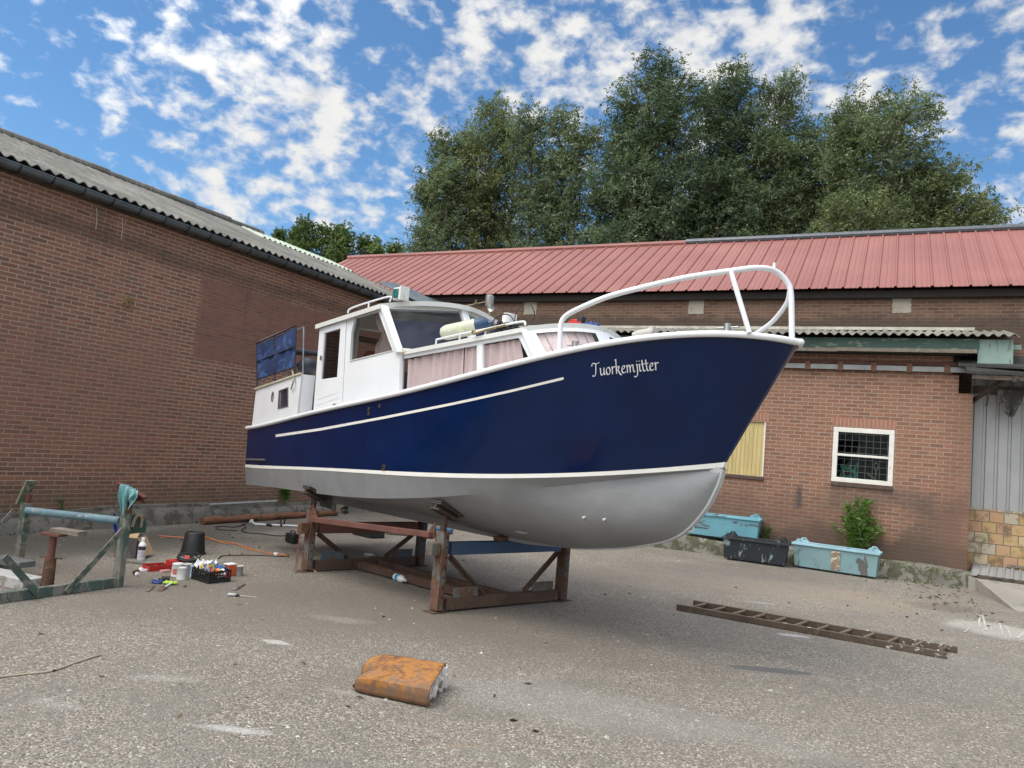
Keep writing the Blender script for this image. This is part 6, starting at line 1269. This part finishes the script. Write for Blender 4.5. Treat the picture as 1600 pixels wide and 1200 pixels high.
# ------------------------------------------------------------------ ladder lying on the ground
la, lb_, lc, ld = G(1057, 953), G(1480, 1030), G(1083, 946.5), G(1496, 1021)
ld_ = thing('wooden_ladder', 'old brown wooden ladder lying flat on the asphalt with white paint at one end', 'ladder', la)
LW = worn('greasy_brown_ladder_wood', (.095, .066, .046), (.045, .033, .025), .4, 9, .85, 0, .35, .4, (.17, .13, .10)); LWP = worn('paint_spattered_ladder_wood', (.10, .075, .055), (.50, .48, .44), .36, 22, .85, 0, .3, .4, (.60, .58, .55))
for a, c in ((la, lb_), (lc, ld)):
    d_ = (c-a); MB().beam(a+Zv*.035, a+d_*.80+Zv*.034, .030, .064).build('side_rail', LW, ld_, bevel=.005); MB().beam(a+d_*.80+Zv*.034, c+Zv*.033, .0305, .065).build('rail_end', LWP, ld_, bevel=.006)
for t in np.linspace(.055, .965, 12):
    p0_, p1_ = la+(lb_-la)*t+Zv*.05, lc+(ld-lc)*t+Zv*.05; MB().tube([p0_, p1_], .015, 8).build('rung', plain('worn_pale_rung', (.19, .145, .105), .8) if t < .9 else LWP, ld_)
for t, o in ((.53, .0), (.44, .0)):
    c = la+(lb_-la)*t+Zv*.070
    MB().obox(c, unit(lb_-la)*.02, unit(lc-la)*.010, Zv*.0015).build('paint_splash', WHITE_OLD, ld_)

# ------------------------------------------------------------------ planter troughs
def trough(nm, lab, L, Rr, zb, hgt, mt, depth=.34, lugs=True, rimm=None):
    c = (L+Rr)/2; t = thing(nm, lab, 'planter', (c[0], c[1], zb), 'steel planter troughs by the brick wall'); e1 = unit((Rr-L)*[1, 1, 0]); e2 = np.array((-e1[1], e1[0], 0)); hl = np.linalg.norm((Rr-L)[:2])/2; c = np.array((c[0], c[1], zb))+e2*depth/2
    b = MB(); tp = .05
    lo = [(-hl, -depth/2), (hl, -depth/2), (hl, depth/2), (-hl, depth/2)]; hi = [(-hl-tp*.6, -depth/2-tp), (hl+tp*.6, -depth/2-tp), (hl+tp*.6, depth/2+tp), (-hl-tp*.6, depth/2+tp)]
    def pt(q, z): return c+e1*q[0]+e2*q[1]+Zv*z
    v = [pt(q, .035) for q in lo]+[pt(q, hgt-.03) for q in hi]+[pt((q[0]*.985, q[1]*.95), hgt-.03) for q in hi]+[pt((q[0]*.985, q[1]*.95), .05) for q in lo]
    f = [(3, 2, 1, 0)]+[(i, (i+1) % 4, 4+(i+1) % 4, 4+i) for i in range(4)]+[(4+i, 4+(i+1) % 4, 8+(i+1) % 4, 8+i) for i in range(4)]+[(8+i, 8+(i+1) % 4, 12+(i+1) % 4, 12+i) for i in range(4)]+[(12, 13, 14, 15)]
    b.add(v, f); b.build('body', mt, t, smooth=False, bevel=.004)
    b = MB(); hx, hy = hl+tp*.6+.025, depth/2+tp+.025
    b.plate([(-hx, -hy), (hx, -hy), (hx, hy), (-hx, hy)], [[(-hx+.06, -hy+.06), (hx-.06, -hy+.06), (hx-.06, hy-.06), (-hx+.06, hy-.06)]], lambda x, y, d: pt((x, y), hgt-.035+d), .035); b.build('rim', rimm or mt, t, smooth=False, bevel=.005)
    MB().obox(pt((0, 0), .017), e1*(hl-.06), e2*(depth/2-.03), Zv*.0165).build('base_skid', TAR, t)
    if lugs:
        for sg in (-1, 1):
            for sy in (-1, 1):
                b = MB(); b.plate([(-.10, 0), (.10, 0), (.045, .055), (.03, .075), (-.03, .075), (-.045, .055)], [[(.012*math.cos(a), .042+.012*math.sin(a)) for a in np.linspace(0, 2*PI, 10)[:-1]]], lambda x, y, d: pt((sg*(hx-.13)+x, sy*(hy-.02)+(d-.01)), hgt+y), .02); b.build('lifting_lug', rimm or mt, t, bevel=.002)
    MB().grid([[pt((x, y), hgt-.09+.012*math.sin(x*9+y*14)) for y in np.linspace(-depth/2+.0, depth/2-.0, 5)] for x in np.linspace(-hl+.01, hl-.01, 12)]).build('soil', plain('dry_soil', (.055, .042, .03), .95, 0, .4, 12, .8), t)
    return t, c, e1, e2, pt
PB = worn('weathered_pale_blue_paint', (.225, .365, .39), (.10, .105, .10), .36, 3.2, .7, 0, .22, .15, (.16, .15, .13), (1, 1, .55)); PBD = worn('chipped_black_paint', (.022, .027, .034), (.17, .27, .29), .33, 7, .6, 0, .3, .15, (.28, .33, .34), (1.6, 1, .5)); PBL = worn('peeling_bright_blue_paint', (.17, .42, .51), (.07, .085, .085), .36, 4, .7, 0, .22, .2, (.14, .12, .10), (.5, 1, 2)); RIMB = worn('light_blue_rim_paint', (.30, .50, .57), (.12, .13, .13), .22, 8, .65, 0, .2, .15)
L1, R1_ = G(1241, 886.5), G(1368, 905.5); h1_ = zat(L1[0], L1[1], 847)
tr1, c1, ex1, ey1, pt1 = trough('planter_trough', 'pale blue steel trough nearest the camera, with a rusty worn patch', L1, R1_, 0, h1_, PB, .30, True, RIMB)
MB().obox(pt1((.02, -.155-.028), h1_*.5), ex1*.075, unit(ey1*-.055+Zv*(h1_-.07))*.001+ey1*.0015, unit(ey1*-.055+Zv*(h1_-.07))*h1_*.36).build('worn_patch', worn('flaking_beige_patch', (.30, .22, .15), (.42, .40, .34), .45, 9, .85), tr1)
L2, R2_ = G(1131, 874), G(1226, 887); h2_ = zat(L2[0], L2[1], 838)
tr2, c2, ex2, ey2, pt2 = trough('planter_trough', 'black chipped steel trough between the two blue ones', L2, R2_, 0, h2_, PBD, .36)
y3 = WY-.62; L3 = ony(1072, 836, WY-.36); R3 = ony(1182, 846, WY-.36); zb3 = .30; L3[2] = R3[2] = 0; 
tr3, c3, ex3, ey3, pt3 = trough('planter_trough', 'bright blue peeling trough standing behind the black one, under the bow', L3, R3, zb3, zat(L3[0], L3[1], 799)-zb3, PBL, .26, True, PBL)

# ------------------------------------------------------------------ vegetation
def leafmat(name, dark, mid, light, trans=.3, rough=.55):
    k = NT(name); at = k.n('ShaderNodeVertexColor', layer_name='tint'); r = k.sep(at.outputs['Color'])[0]
    col = k.ramp(r, [(0, tuple(q*.95 for q in dark)), (.5, tuple(q*1.15 for q in mid)), (1, tuple(q*1.45 for q in light))]); k.set(k.b, 'Base Color', col); k.set(k.b, 'Roughness', rough); k.set(k.b, 'Specular IOR Level', .35)
    tl = k.n('ShaderNodeBsdfTranslucent'); k.t.links.new(k.mix(1.0, col, (1.1, 1.25, .55), 'MULTIPLY'), tl.inputs['Color']); mx = k.n('ShaderNodeMixShader'); mx.inputs[0].default_value = trans
    k.t.links.new(k.b.outputs[0], mx.inputs[1]); k.t.links.new(tl.outputs[0], mx.inputs[2]); k.t.links.new(mx.outputs[0], k.out.inputs[0]); return k.m
def leaves(name, C_, dirs, L, W_, tint, mat, parent=None, origin=(0, 0, 0)):
    """one mesh of many leaf blades: folded along the midrib, pointed, each of its own length and colour"""
    n = len(C_); d = dirs/np.linalg.norm(dirs, axis=1, keepdims=True); rv = RNG.normal(size=(n, 3)); sd = np.cross(d, rv); sd /= np.linalg.norm(sd, axis=1, keepdims=True)
    L = L[:, None]; W_ = W_[:, None]; base = C_-d*L*.5; tip = C_+d*L*.5; a = C_-d*L*.05+sd*W_; b = C_-d*L*.05-sd*W_
    V = np.stack([base, a, tip, b], 1).reshape(-1, 3)-np.array(origin); me = bpy.data.meshes.new(name); me.vertices.add(4*n); me.vertices.foreach_set('co', V.ravel().astype(np.float32))
    me.loops.add(4*n); me.loops.foreach_set('vertex_index', np.arange(4*n, dtype=np.int32)); me.polygons.add(n); me.polygons.foreach_set('loop_start', np.arange(0, 4*n, 4, dtype=np.int32)); me.polygons.foreach_set('loop_total', np.full(n, 4, np.int32)); me.update(calc_edges=True)
    ca_ = me.color_attributes.new('tint', 'FLOAT_COLOR', 'POINT'); cc = np.repeat(tint, 4); ca_.data.foreach_set('color', np.stack([cc, cc, cc, np.ones_like(cc)], 1).ravel().astype(np.float32))
    me.materials.append(mat); o = bpy.data.objects.new(name, me); COL.objects.link(o)
    if parent is not None: o.parent = parent
    else: o.location = origin
    return o
BARK = worn('grey_willow_bark', (.105, .092, .075), (.05, .043, .035), .45, 5, .95, 0, .3, .6)
WIL = leafmat('willow_leaf', (.045, .070, .034), (.105, .138, .070), (.235, .265, .165), .28); WILY = leafmat('yellowing_willow_leaf', (.055, .078, .032), (.115, .142, .064), (.25, .26, .135), .3); WILD = leafmat('dark_willow_leaf', (.032, .058, .030), (.075, .112, .058), (.185, .225, .135), .25)
def tree(nm, lab, ub, Y, lobes, mat, grp, seed, dens=1.0, leaf=.19, base_z=3.2):
    """lobes: (u, v_top, half width in metres, how far the lobe reaches down, share) measured on the photograph at distance Y"""
    r = np.random.default_rng(seed); base = ony(ub, 420, Y); bx, by = base[0], base[1]; t = thing(nm, lab, 'tree', (bx, by, 0), grp)
    tb = MB(); C_ = []; D_ = []; T_ = []
    topz = max(ony(u, v, Y)[2] for u, v, *_ in lobes); nt = 3+int(r.integers(0, 2))
    tb.tube(smoothpath([(bx, by, -.1), (bx+.1, by, 1.4), (bx+.05, by+.1, 2.6)], 4), list(np.linspace(.48, .36, 9)), 9)
    for (u, v, hw, low) in lobes:
        tp = ony(u, v, Y); H = tp[2]; z0 = max(base_z, low); dy = r.uniform(-1.2, 1.2)
        p0_ = np.array((bx+.05, by+.1, 2.5)); p3 = np.array((tp[0], by+dy, H-.5)); pm = p0_*.5+p3*.5+np.array((.25*(tp[0]-bx), .3*dy, -.5))
        ld = smoothpath([p0_, pm, p3], 8); rr = np.linspace(.26, .025, len(ld)); tb.tube(ld, list(rr), 7)
        hw *= 1.02; nb = int((19+hw*17)*((H-z0)/6.)); 
        for q in range(nb):
            s_ = r.uniform(0, 1)**.68; z = z0+(H-z0)*s_; prof = math.sin(PI*min(1, .16+.84*(1-s_)**.8))**.75 if s_ > .5 else 1.0-.25*(.5-s_)
            prof = max(prof, .10); ang = r.uniform(0, 2*PI); rad = hw*prof*r.uniform(.10, 1.08)**.6
            ax_ = np.array([np.interp(z, [l[2] for l in ld], [l[i] for l in ld]) for i in (0, 1)])
            c = np.array((ax_[0]+rad*math.cos(ang), ax_[1]+rad*math.sin(ang)*.9, z)); tone = r.normal(0, .12)
            if rad > .4 and q % 2 == 0:
                zs = z-rad*.75; b0 = np.array((*[np.interp(zs, [l[2] for l in ld], [l[i] for l in ld]) for i in (0, 1)], max(zs, 2.4))); tb.tube([b0, (b0+c)/2+np.array((0, 0, .12*rad)), c], [.055, .035, .010], 5)
            nk = int(dens*r.uniform(150, 320)); sg_ = r.uniform(.20, .38); out = np.array((math.cos(ang), math.sin(ang), .35))
            ns = max(3, nk//14); tips = c+r.normal(size=(ns, 3))*np.array((sg_, sg_, sg_*1.15)); sd_ = out*.5+r.normal(size=(ns, 3))*.55+np.array((.30, .1, .05)); sd_ /= np.linalg.norm(sd_, axis=1, keepdims=True)
            w_ = r.integers(0, ns, nk); along = r.uniform(-.38, .38, nk)
            C_.append(tips[w_]+sd_[w_]*along[:, None]+np.array((0, 0, -1.))*(.35*along**2)[:, None]+r.normal(size=(nk, 3))*.055); D_.append(sd_[w_]*.9+r.normal(size=(nk, 3))*.5+np.array((0, 0, -.25))); T_.append(np.clip(.45+tone+r.normal(0, .17, nk), 0, 1))
    C_ = np.concatenate(C_); D_ = np.concatenate(D_); T_ = np.concatenate(T_); n = len(C_)
    leaves('crown', C_, D_, RNG.uniform(.65, 1.25, n)*leaf, RNG.uniform(.75, 1.2, n)*leaf*.15, T_, mat, t, (bx, by, 0)); tb.build('trunk', BARK, t, angle=70); return n
TG = 'willow trees behind the red roof'; nl = 0
nl += tree('willow_tree', 'slender leftmost willow with airy foliage at the left end of the tree row', 690, 36, [(688, 198, 1.35, 7.6), (664, 275, 1.0, 7.2), (712, 255, .9, 8)], WIL, TG, 1)
nl += tree('willow_tree', 'broad olive green willow second from the left behind the roof', 775, 38, [(778, 166, 1.6, 8), (740, 205, 1.5, 7.5), (805, 215, 1.5, 8), (760, 300, 1.9, 6)], WILY, TG, 2)
nl += tree('willow_tree', 'greyish airy willow with gaps of sky low in its crown, left of the tallest', 868, 37, [(842, 178, 1.2, 9.5), (885, 180, 1.3, 9), (915, 205, 1.2, 8.5), (862, 290, 1.3, 9)], WIL, TG, 3, .85)
nl += tree('willow_tree', 'tallest dark willow in the middle of the row', 1020, 36, [(1015, 97, 1.7, 8.5), (975, 150, 1.6, 7), (1058, 125, 1.6, 7.5), (1000, 260, 2.3, 6), (950, 265, 1.3, 6)], WILD, TG, 4)
nl += tree('willow_tree', 'tall dark green willow just right of the tallest', 1130, 38, [(1133, 108, 1.5, 8), (1108, 140, 1.4, 7), (1160, 165, 1.5, 7.5), (1130, 290, 2.0, 6)], WILD, TG, 5)
nl += tree('willow_tree', 'narrow topped willow with a notch of sky on its left', 1225, 40, [(1222, 125, 1.3, 9), (1250, 180, 1.4, 8), (1205, 240, 1.6, 7), (1240, 300, 1.8, 6.5)], WIL, TG, 6)
nl += tree('willow_tree', 'bushy olive willow lower than its neighbours on both sides', 1290, 40.5, [(1292, 212, 1.4, 7), (1262, 260, 1.2, 6.5), (1320, 250, 1.2, 6.5)], WILY, TG, 7)
nl += tree('willow_tree', 'pointed tall willow near the right end of the row', 1370, 37, [(1350, 143, 1.9, 8), (1400, 182, 1.7, 7.5), (1428, 255, 1.4, 7), (1385, 280, 2.0, 6), (1325, 175, 1.2, 8)], WIL, TG, 8)
nl += tree('willow_tree', 'low rightmost willow with loose yellowish foliage', 1485, 37, [(1475, 262, 1.4, 7), (1510, 300, 1.2, 6.5), (1450, 300, 1.2, 6.5), (1528, 320, .7, 7)], WILY, TG, 9, .8)
nl += tree('willow_bush', 'light yellow green bushy willow in front of the pointed one, just above the roof', 1345, 33, [(1345, 318, 1.5, 6.5), (1380, 345, 1.0, 6.5), (1312, 350, 1.0, 6.5)], WILY, TG, 10)
nl += tree('willow_tree', 'dark low willow filling the foot of the row left of the narrow topped one', 1180, 42, [(1180, 300, 1.8, 7), (1085, 310, 1.7, 7), (1020, 330, 1.5, 7)], WILD, TG, 11)
POP = leafmat('poplar_leaf', (.040, .070, .022), (.085, .130, .042), (.150, .200, .070), .3)
for i, (u, v, hw) in enumerate(((432, 362, .9), (450, 358, 1.1), (470, 356, 1.2), (492, 353, 1.2), (512, 357, 1.2), (530, 360, 1.2), (547, 366, 1.1), (566, 372, 1.0), (589, 378, .8), (617, 384, .9))):
    nl += tree('poplar_tree', ['first small poplar at the left end of the far row above the workshop ridge', 'second poplar from the left in the far row', 'third poplar from the left in the far row, dark and dense', 'tallest poplar of the far row, fourth from the left', 'fifth poplar from the left in the far row', 'sixth poplar from the left in the far row', 'seventh poplar from the left in the far row', 'eighth poplar from the left, last before the gap of sky', 'lone slim poplar in the gap of sky left of the willows', 'small round poplar close to the left edge of the willows'][i], u, 62, [(u, v, hw, 6.)], POP, 'poplars in the far row', 40+i, .6, .36, 4.)
print('leaves', nl)
def shrub(nm, lab, base, stems, mat, hgt, spread, seed, n=60, leaf=.07, cat='plant', wid=.3):
    r = np.random.default_rng(seed); t = thing(nm, lab, cat, base); sb_ = MB(); C_ = []; D_ = []; T_ = []
    for s_ in range(stems):
        a = r.uniform(0, 2*PI); h = hgt*r.uniform(.45, 1.0)*(1 if s_ else 1.05); sp = spread*r.uniform(.2, 1)*(1.1-h/hgt*.75); tip = np.array(base)+np.array((sp*math.cos(a), sp*.55*math.sin(a)-.02, h)); mid = (np.array(base)+tip)/2+np.array((sp*.1*math.cos(a), 0, h*.12)); pl = smoothpath([np.array(base), mid, tip], 5); sb_.tube(pl, list(np.linspace(.008, .003, len(pl))), 5)
        for q in range(n):
            f = r.uniform(.08, 1)**.8; i = f*(len(pl)-1); j = min(int(i), len(pl)-2); c = pl[j]+(pl[j+1]-pl[j])*(i-j); dr = np.array((r.normal(), r.normal(), r.uniform(-.1, .7))); dr /= np.linalg.norm(dr); C_.append(c+dr*leaf*.55); D_.append(dr); T_.append(np.clip(.5+r.normal(0, .2), 0, 1))
    n_ = len(C_); leaves('foliage', np.array(C_), np.array(D_), RNG.uniform(.6, 1.2, n_)*leaf, RNG.uniform(.7, 1.2, n_)*leaf*wid*.5, np.array(T_), mat, t, base); sb_.build('stem', plain('green_stem', (.10, .14, .05), .8), t)
WEED = leafmat('fresh_weed_leaf', (.045, .105, .018), (.095, .185, .035), (.175, .27, .070), .35)
b_ = ony(1338, 862, WY-.10); shrub('buddleia_plant', 'tall leafy green weed growing against the brick wall below the white window', (b_[0], WY-.12, .26), 40, WEED, zat(b_[0], WY-.12, 776)-.26, .62, 3, 64, .085)
b_ = ony(1196, 848, WY-.15); shrub('weed_plant', 'dull green weed tuft between the bright blue and pale blue troughs', (b_[0], WY-.15, .26), 14, leafmat('dull_weed_leaf', (.05, .075, .025), (.10, .125, .05), (.17, .19, .09), .3), .42, .20, 5, 34, .06)
b_ = onx(446, 783, LX+.12); shrub('weed_plant', 'bright green weed tuft at the foot of the workshop wall under the stern', (LX+.14, b_[1], .26), 16, WEED, .42, .28, 6, 40, .075)
for i, (u, v, h) in enumerate(((96, 800, .14),)):
    b_ = onx(u, v, LX+.08); shrub('wall_weed', 'small yellowish weed on the workshop plinth above the green stand', (LX+.09, b_[1], .24), 7, WILY, .22, .12, 8, 14, .045)
MOSS = leafmat('moss_blade', (.035, .055, .015), (.070, .095, .025), (.12, .14, .05), .2)
C_ = []; 
for _ in range(1500):
    x = RNG.uniform(-7.0, XR); C_.append((x, WY-.32+RNG.normal()*.03, .24+RNG.uniform(-.05, .05) if RNG.uniform() < .55 else RNG.uniform(0, .02)))
    if C_[-1][2] < .03: C_[-1] = (x, WY-.42+RNG.normal()*.05, C_[-1][2])
for _ in range(700): yv = RNG.uniform(5, 15); C_.append((LX+.27+RNG.normal()*.03, yv, RNG.uniform(0, .03)))
C_ = np.array(C_); n = len(C_); sel = np.sin(C_[:, 0]*3.1)+np.sin(C_[:, 0]*7.7+1)+np.sin(C_[:, 1]*2.3) > -.3; C_ = C_[sel]; n = len(C_)
o = leaves('moss', C_, np.stack([RNG.normal(size=n)*.6, RNG.normal(size=n)*.6, np.full(n, .8)], 1), RNG.uniform(.02, .06, n), RNG.uniform(.006, .014, n), RNG.uniform(0, 1, n), MOSS); o['kind'] = 'stuff'
# litter: dry leaves and pale stone chips
LEAFD = leafmat('dry_brown_leaf', (.07, .045, .028), (.13, .085, .05), (.24, .17, .10), .05)
C_ = [];
for (u, v, su, sv, n_) in ((1490, 935, 38, 18, 130), (1440, 920, 60, 12, 50), (1540, 950, 20, 20, 40), (250, 845, 120, 10, 40), (950, 960, 350, 60, 30), (330, 1000, 300, 90, 35)):
    for _ in range(n_):
        p = G(u+RNG.normal()*su, v+RNG.normal()*sv);
        if abs(p[0]) < 12 and 1 < p[1] < WY-.4 and not (p[0] > APX-.1 and p[1] > 12.6): C_.append((p[0], p[1], .008))
C_ = np.array(C_); n = len(C_); o = leaves('fallen_leaves', C_, np.stack([RNG.normal(size=n), RNG.normal(size=n), RNG.normal(size=n)*.12], 1), RNG.uniform(.03, .08, n), RNG.uniform(.008, .018, n), RNG.uniform(0, 1, n), LEAFD); o['kind'] = 'stuff'
b = MB()
for _ in range(520):
    p = G(RNG.uniform(-100, 1700), 830+370*RNG.uniform(0, 1)**1.0)
    if p[0] < LX+.4 or p[1] > WY-.5 or (p[0] > APX-.1 and p[1] > 12.6): continue
    s_ = RNG.uniform(.004, .012)*(1 if RNG.uniform() < .93 else 2.0); m_ = 6; a0_ = RNG.uniform(0, 6); ring = [p+np.array((s_*math.cos(a0_+2*PI*i/m_)*RNG.uniform(.7, 1.3), s_*math.sin(a0_+2*PI*i/m_)*RNG.uniform(.7, 1.3), .001)) for i in range(m_)]; b.add(ring+[p+Zv*s_*.7], [(i, (i+1) % m_, m_) for i in range(m_)])
o = b.build('stone_chips', plain('pale_stone_chip', (.40, .38, .345), .85, 0, .4, 3), None, (0, 0, 0), smooth=False, fix=False); o['kind'] = 'stuff'
b = MB(); b.tube(smoothpath([G(-20, 1062)+Zv*.008, G(30, 1056)+Zv*.008, G(80, 1050)+Zv*.008, G(118, 1037)+Zv*.008, G(158, 1024)+Zv*.008], 6), .006, 6); tag(b.build('twig', plain('dry_root', (.42, .35, .27), .9)), 'long thin dry twig lying on the ground at the lower left edge', 'twig')
# whitewash strokes on the concrete by the apron
WASH = worn('thin_whitewash', (.46, .45, .41), (.27, .25, .22), .52, 18, .9)
def stroke(pts, wd):
    b = MB(); pl = smoothpath([G(u, v)+Zv*.006 for u, v in pts], 6); row = []
    for i, p in enumerate(pl):
        t = unit(pl[min(i+1, len(pl)-1)]-pl[max(i-1, 0)]); n = np.array((-t[1], t[0], 0)); w_ = wd*.6*(.6+.7*math.sin(i*1.7)**2); row.append([p-n*w_, p+n*w_])
    b.grid(row); o = b.build('whitewash_mark', WASH, bpy.data.objects['pavement'], smooth=False)
for pts, wd in (([(1532, 962), (1530, 972), (1531, 981)], .022), ([(1535, 960), (1538, 972), (1541, 985)], .022), ([(1547, 976), (1550, 985)], .015), ([(1562, 974), (1565, 986), (1567, 994)], .016), ([(1571, 978), (1577, 988), (1581, 998)], .020), ([(1554, 967), (1565, 966)], .012), ([(1589, 998), (1597, 992), (1604, 985)], .03), ([(1507, 988), (1516, 982)], .015)): stroke(pts, wd)
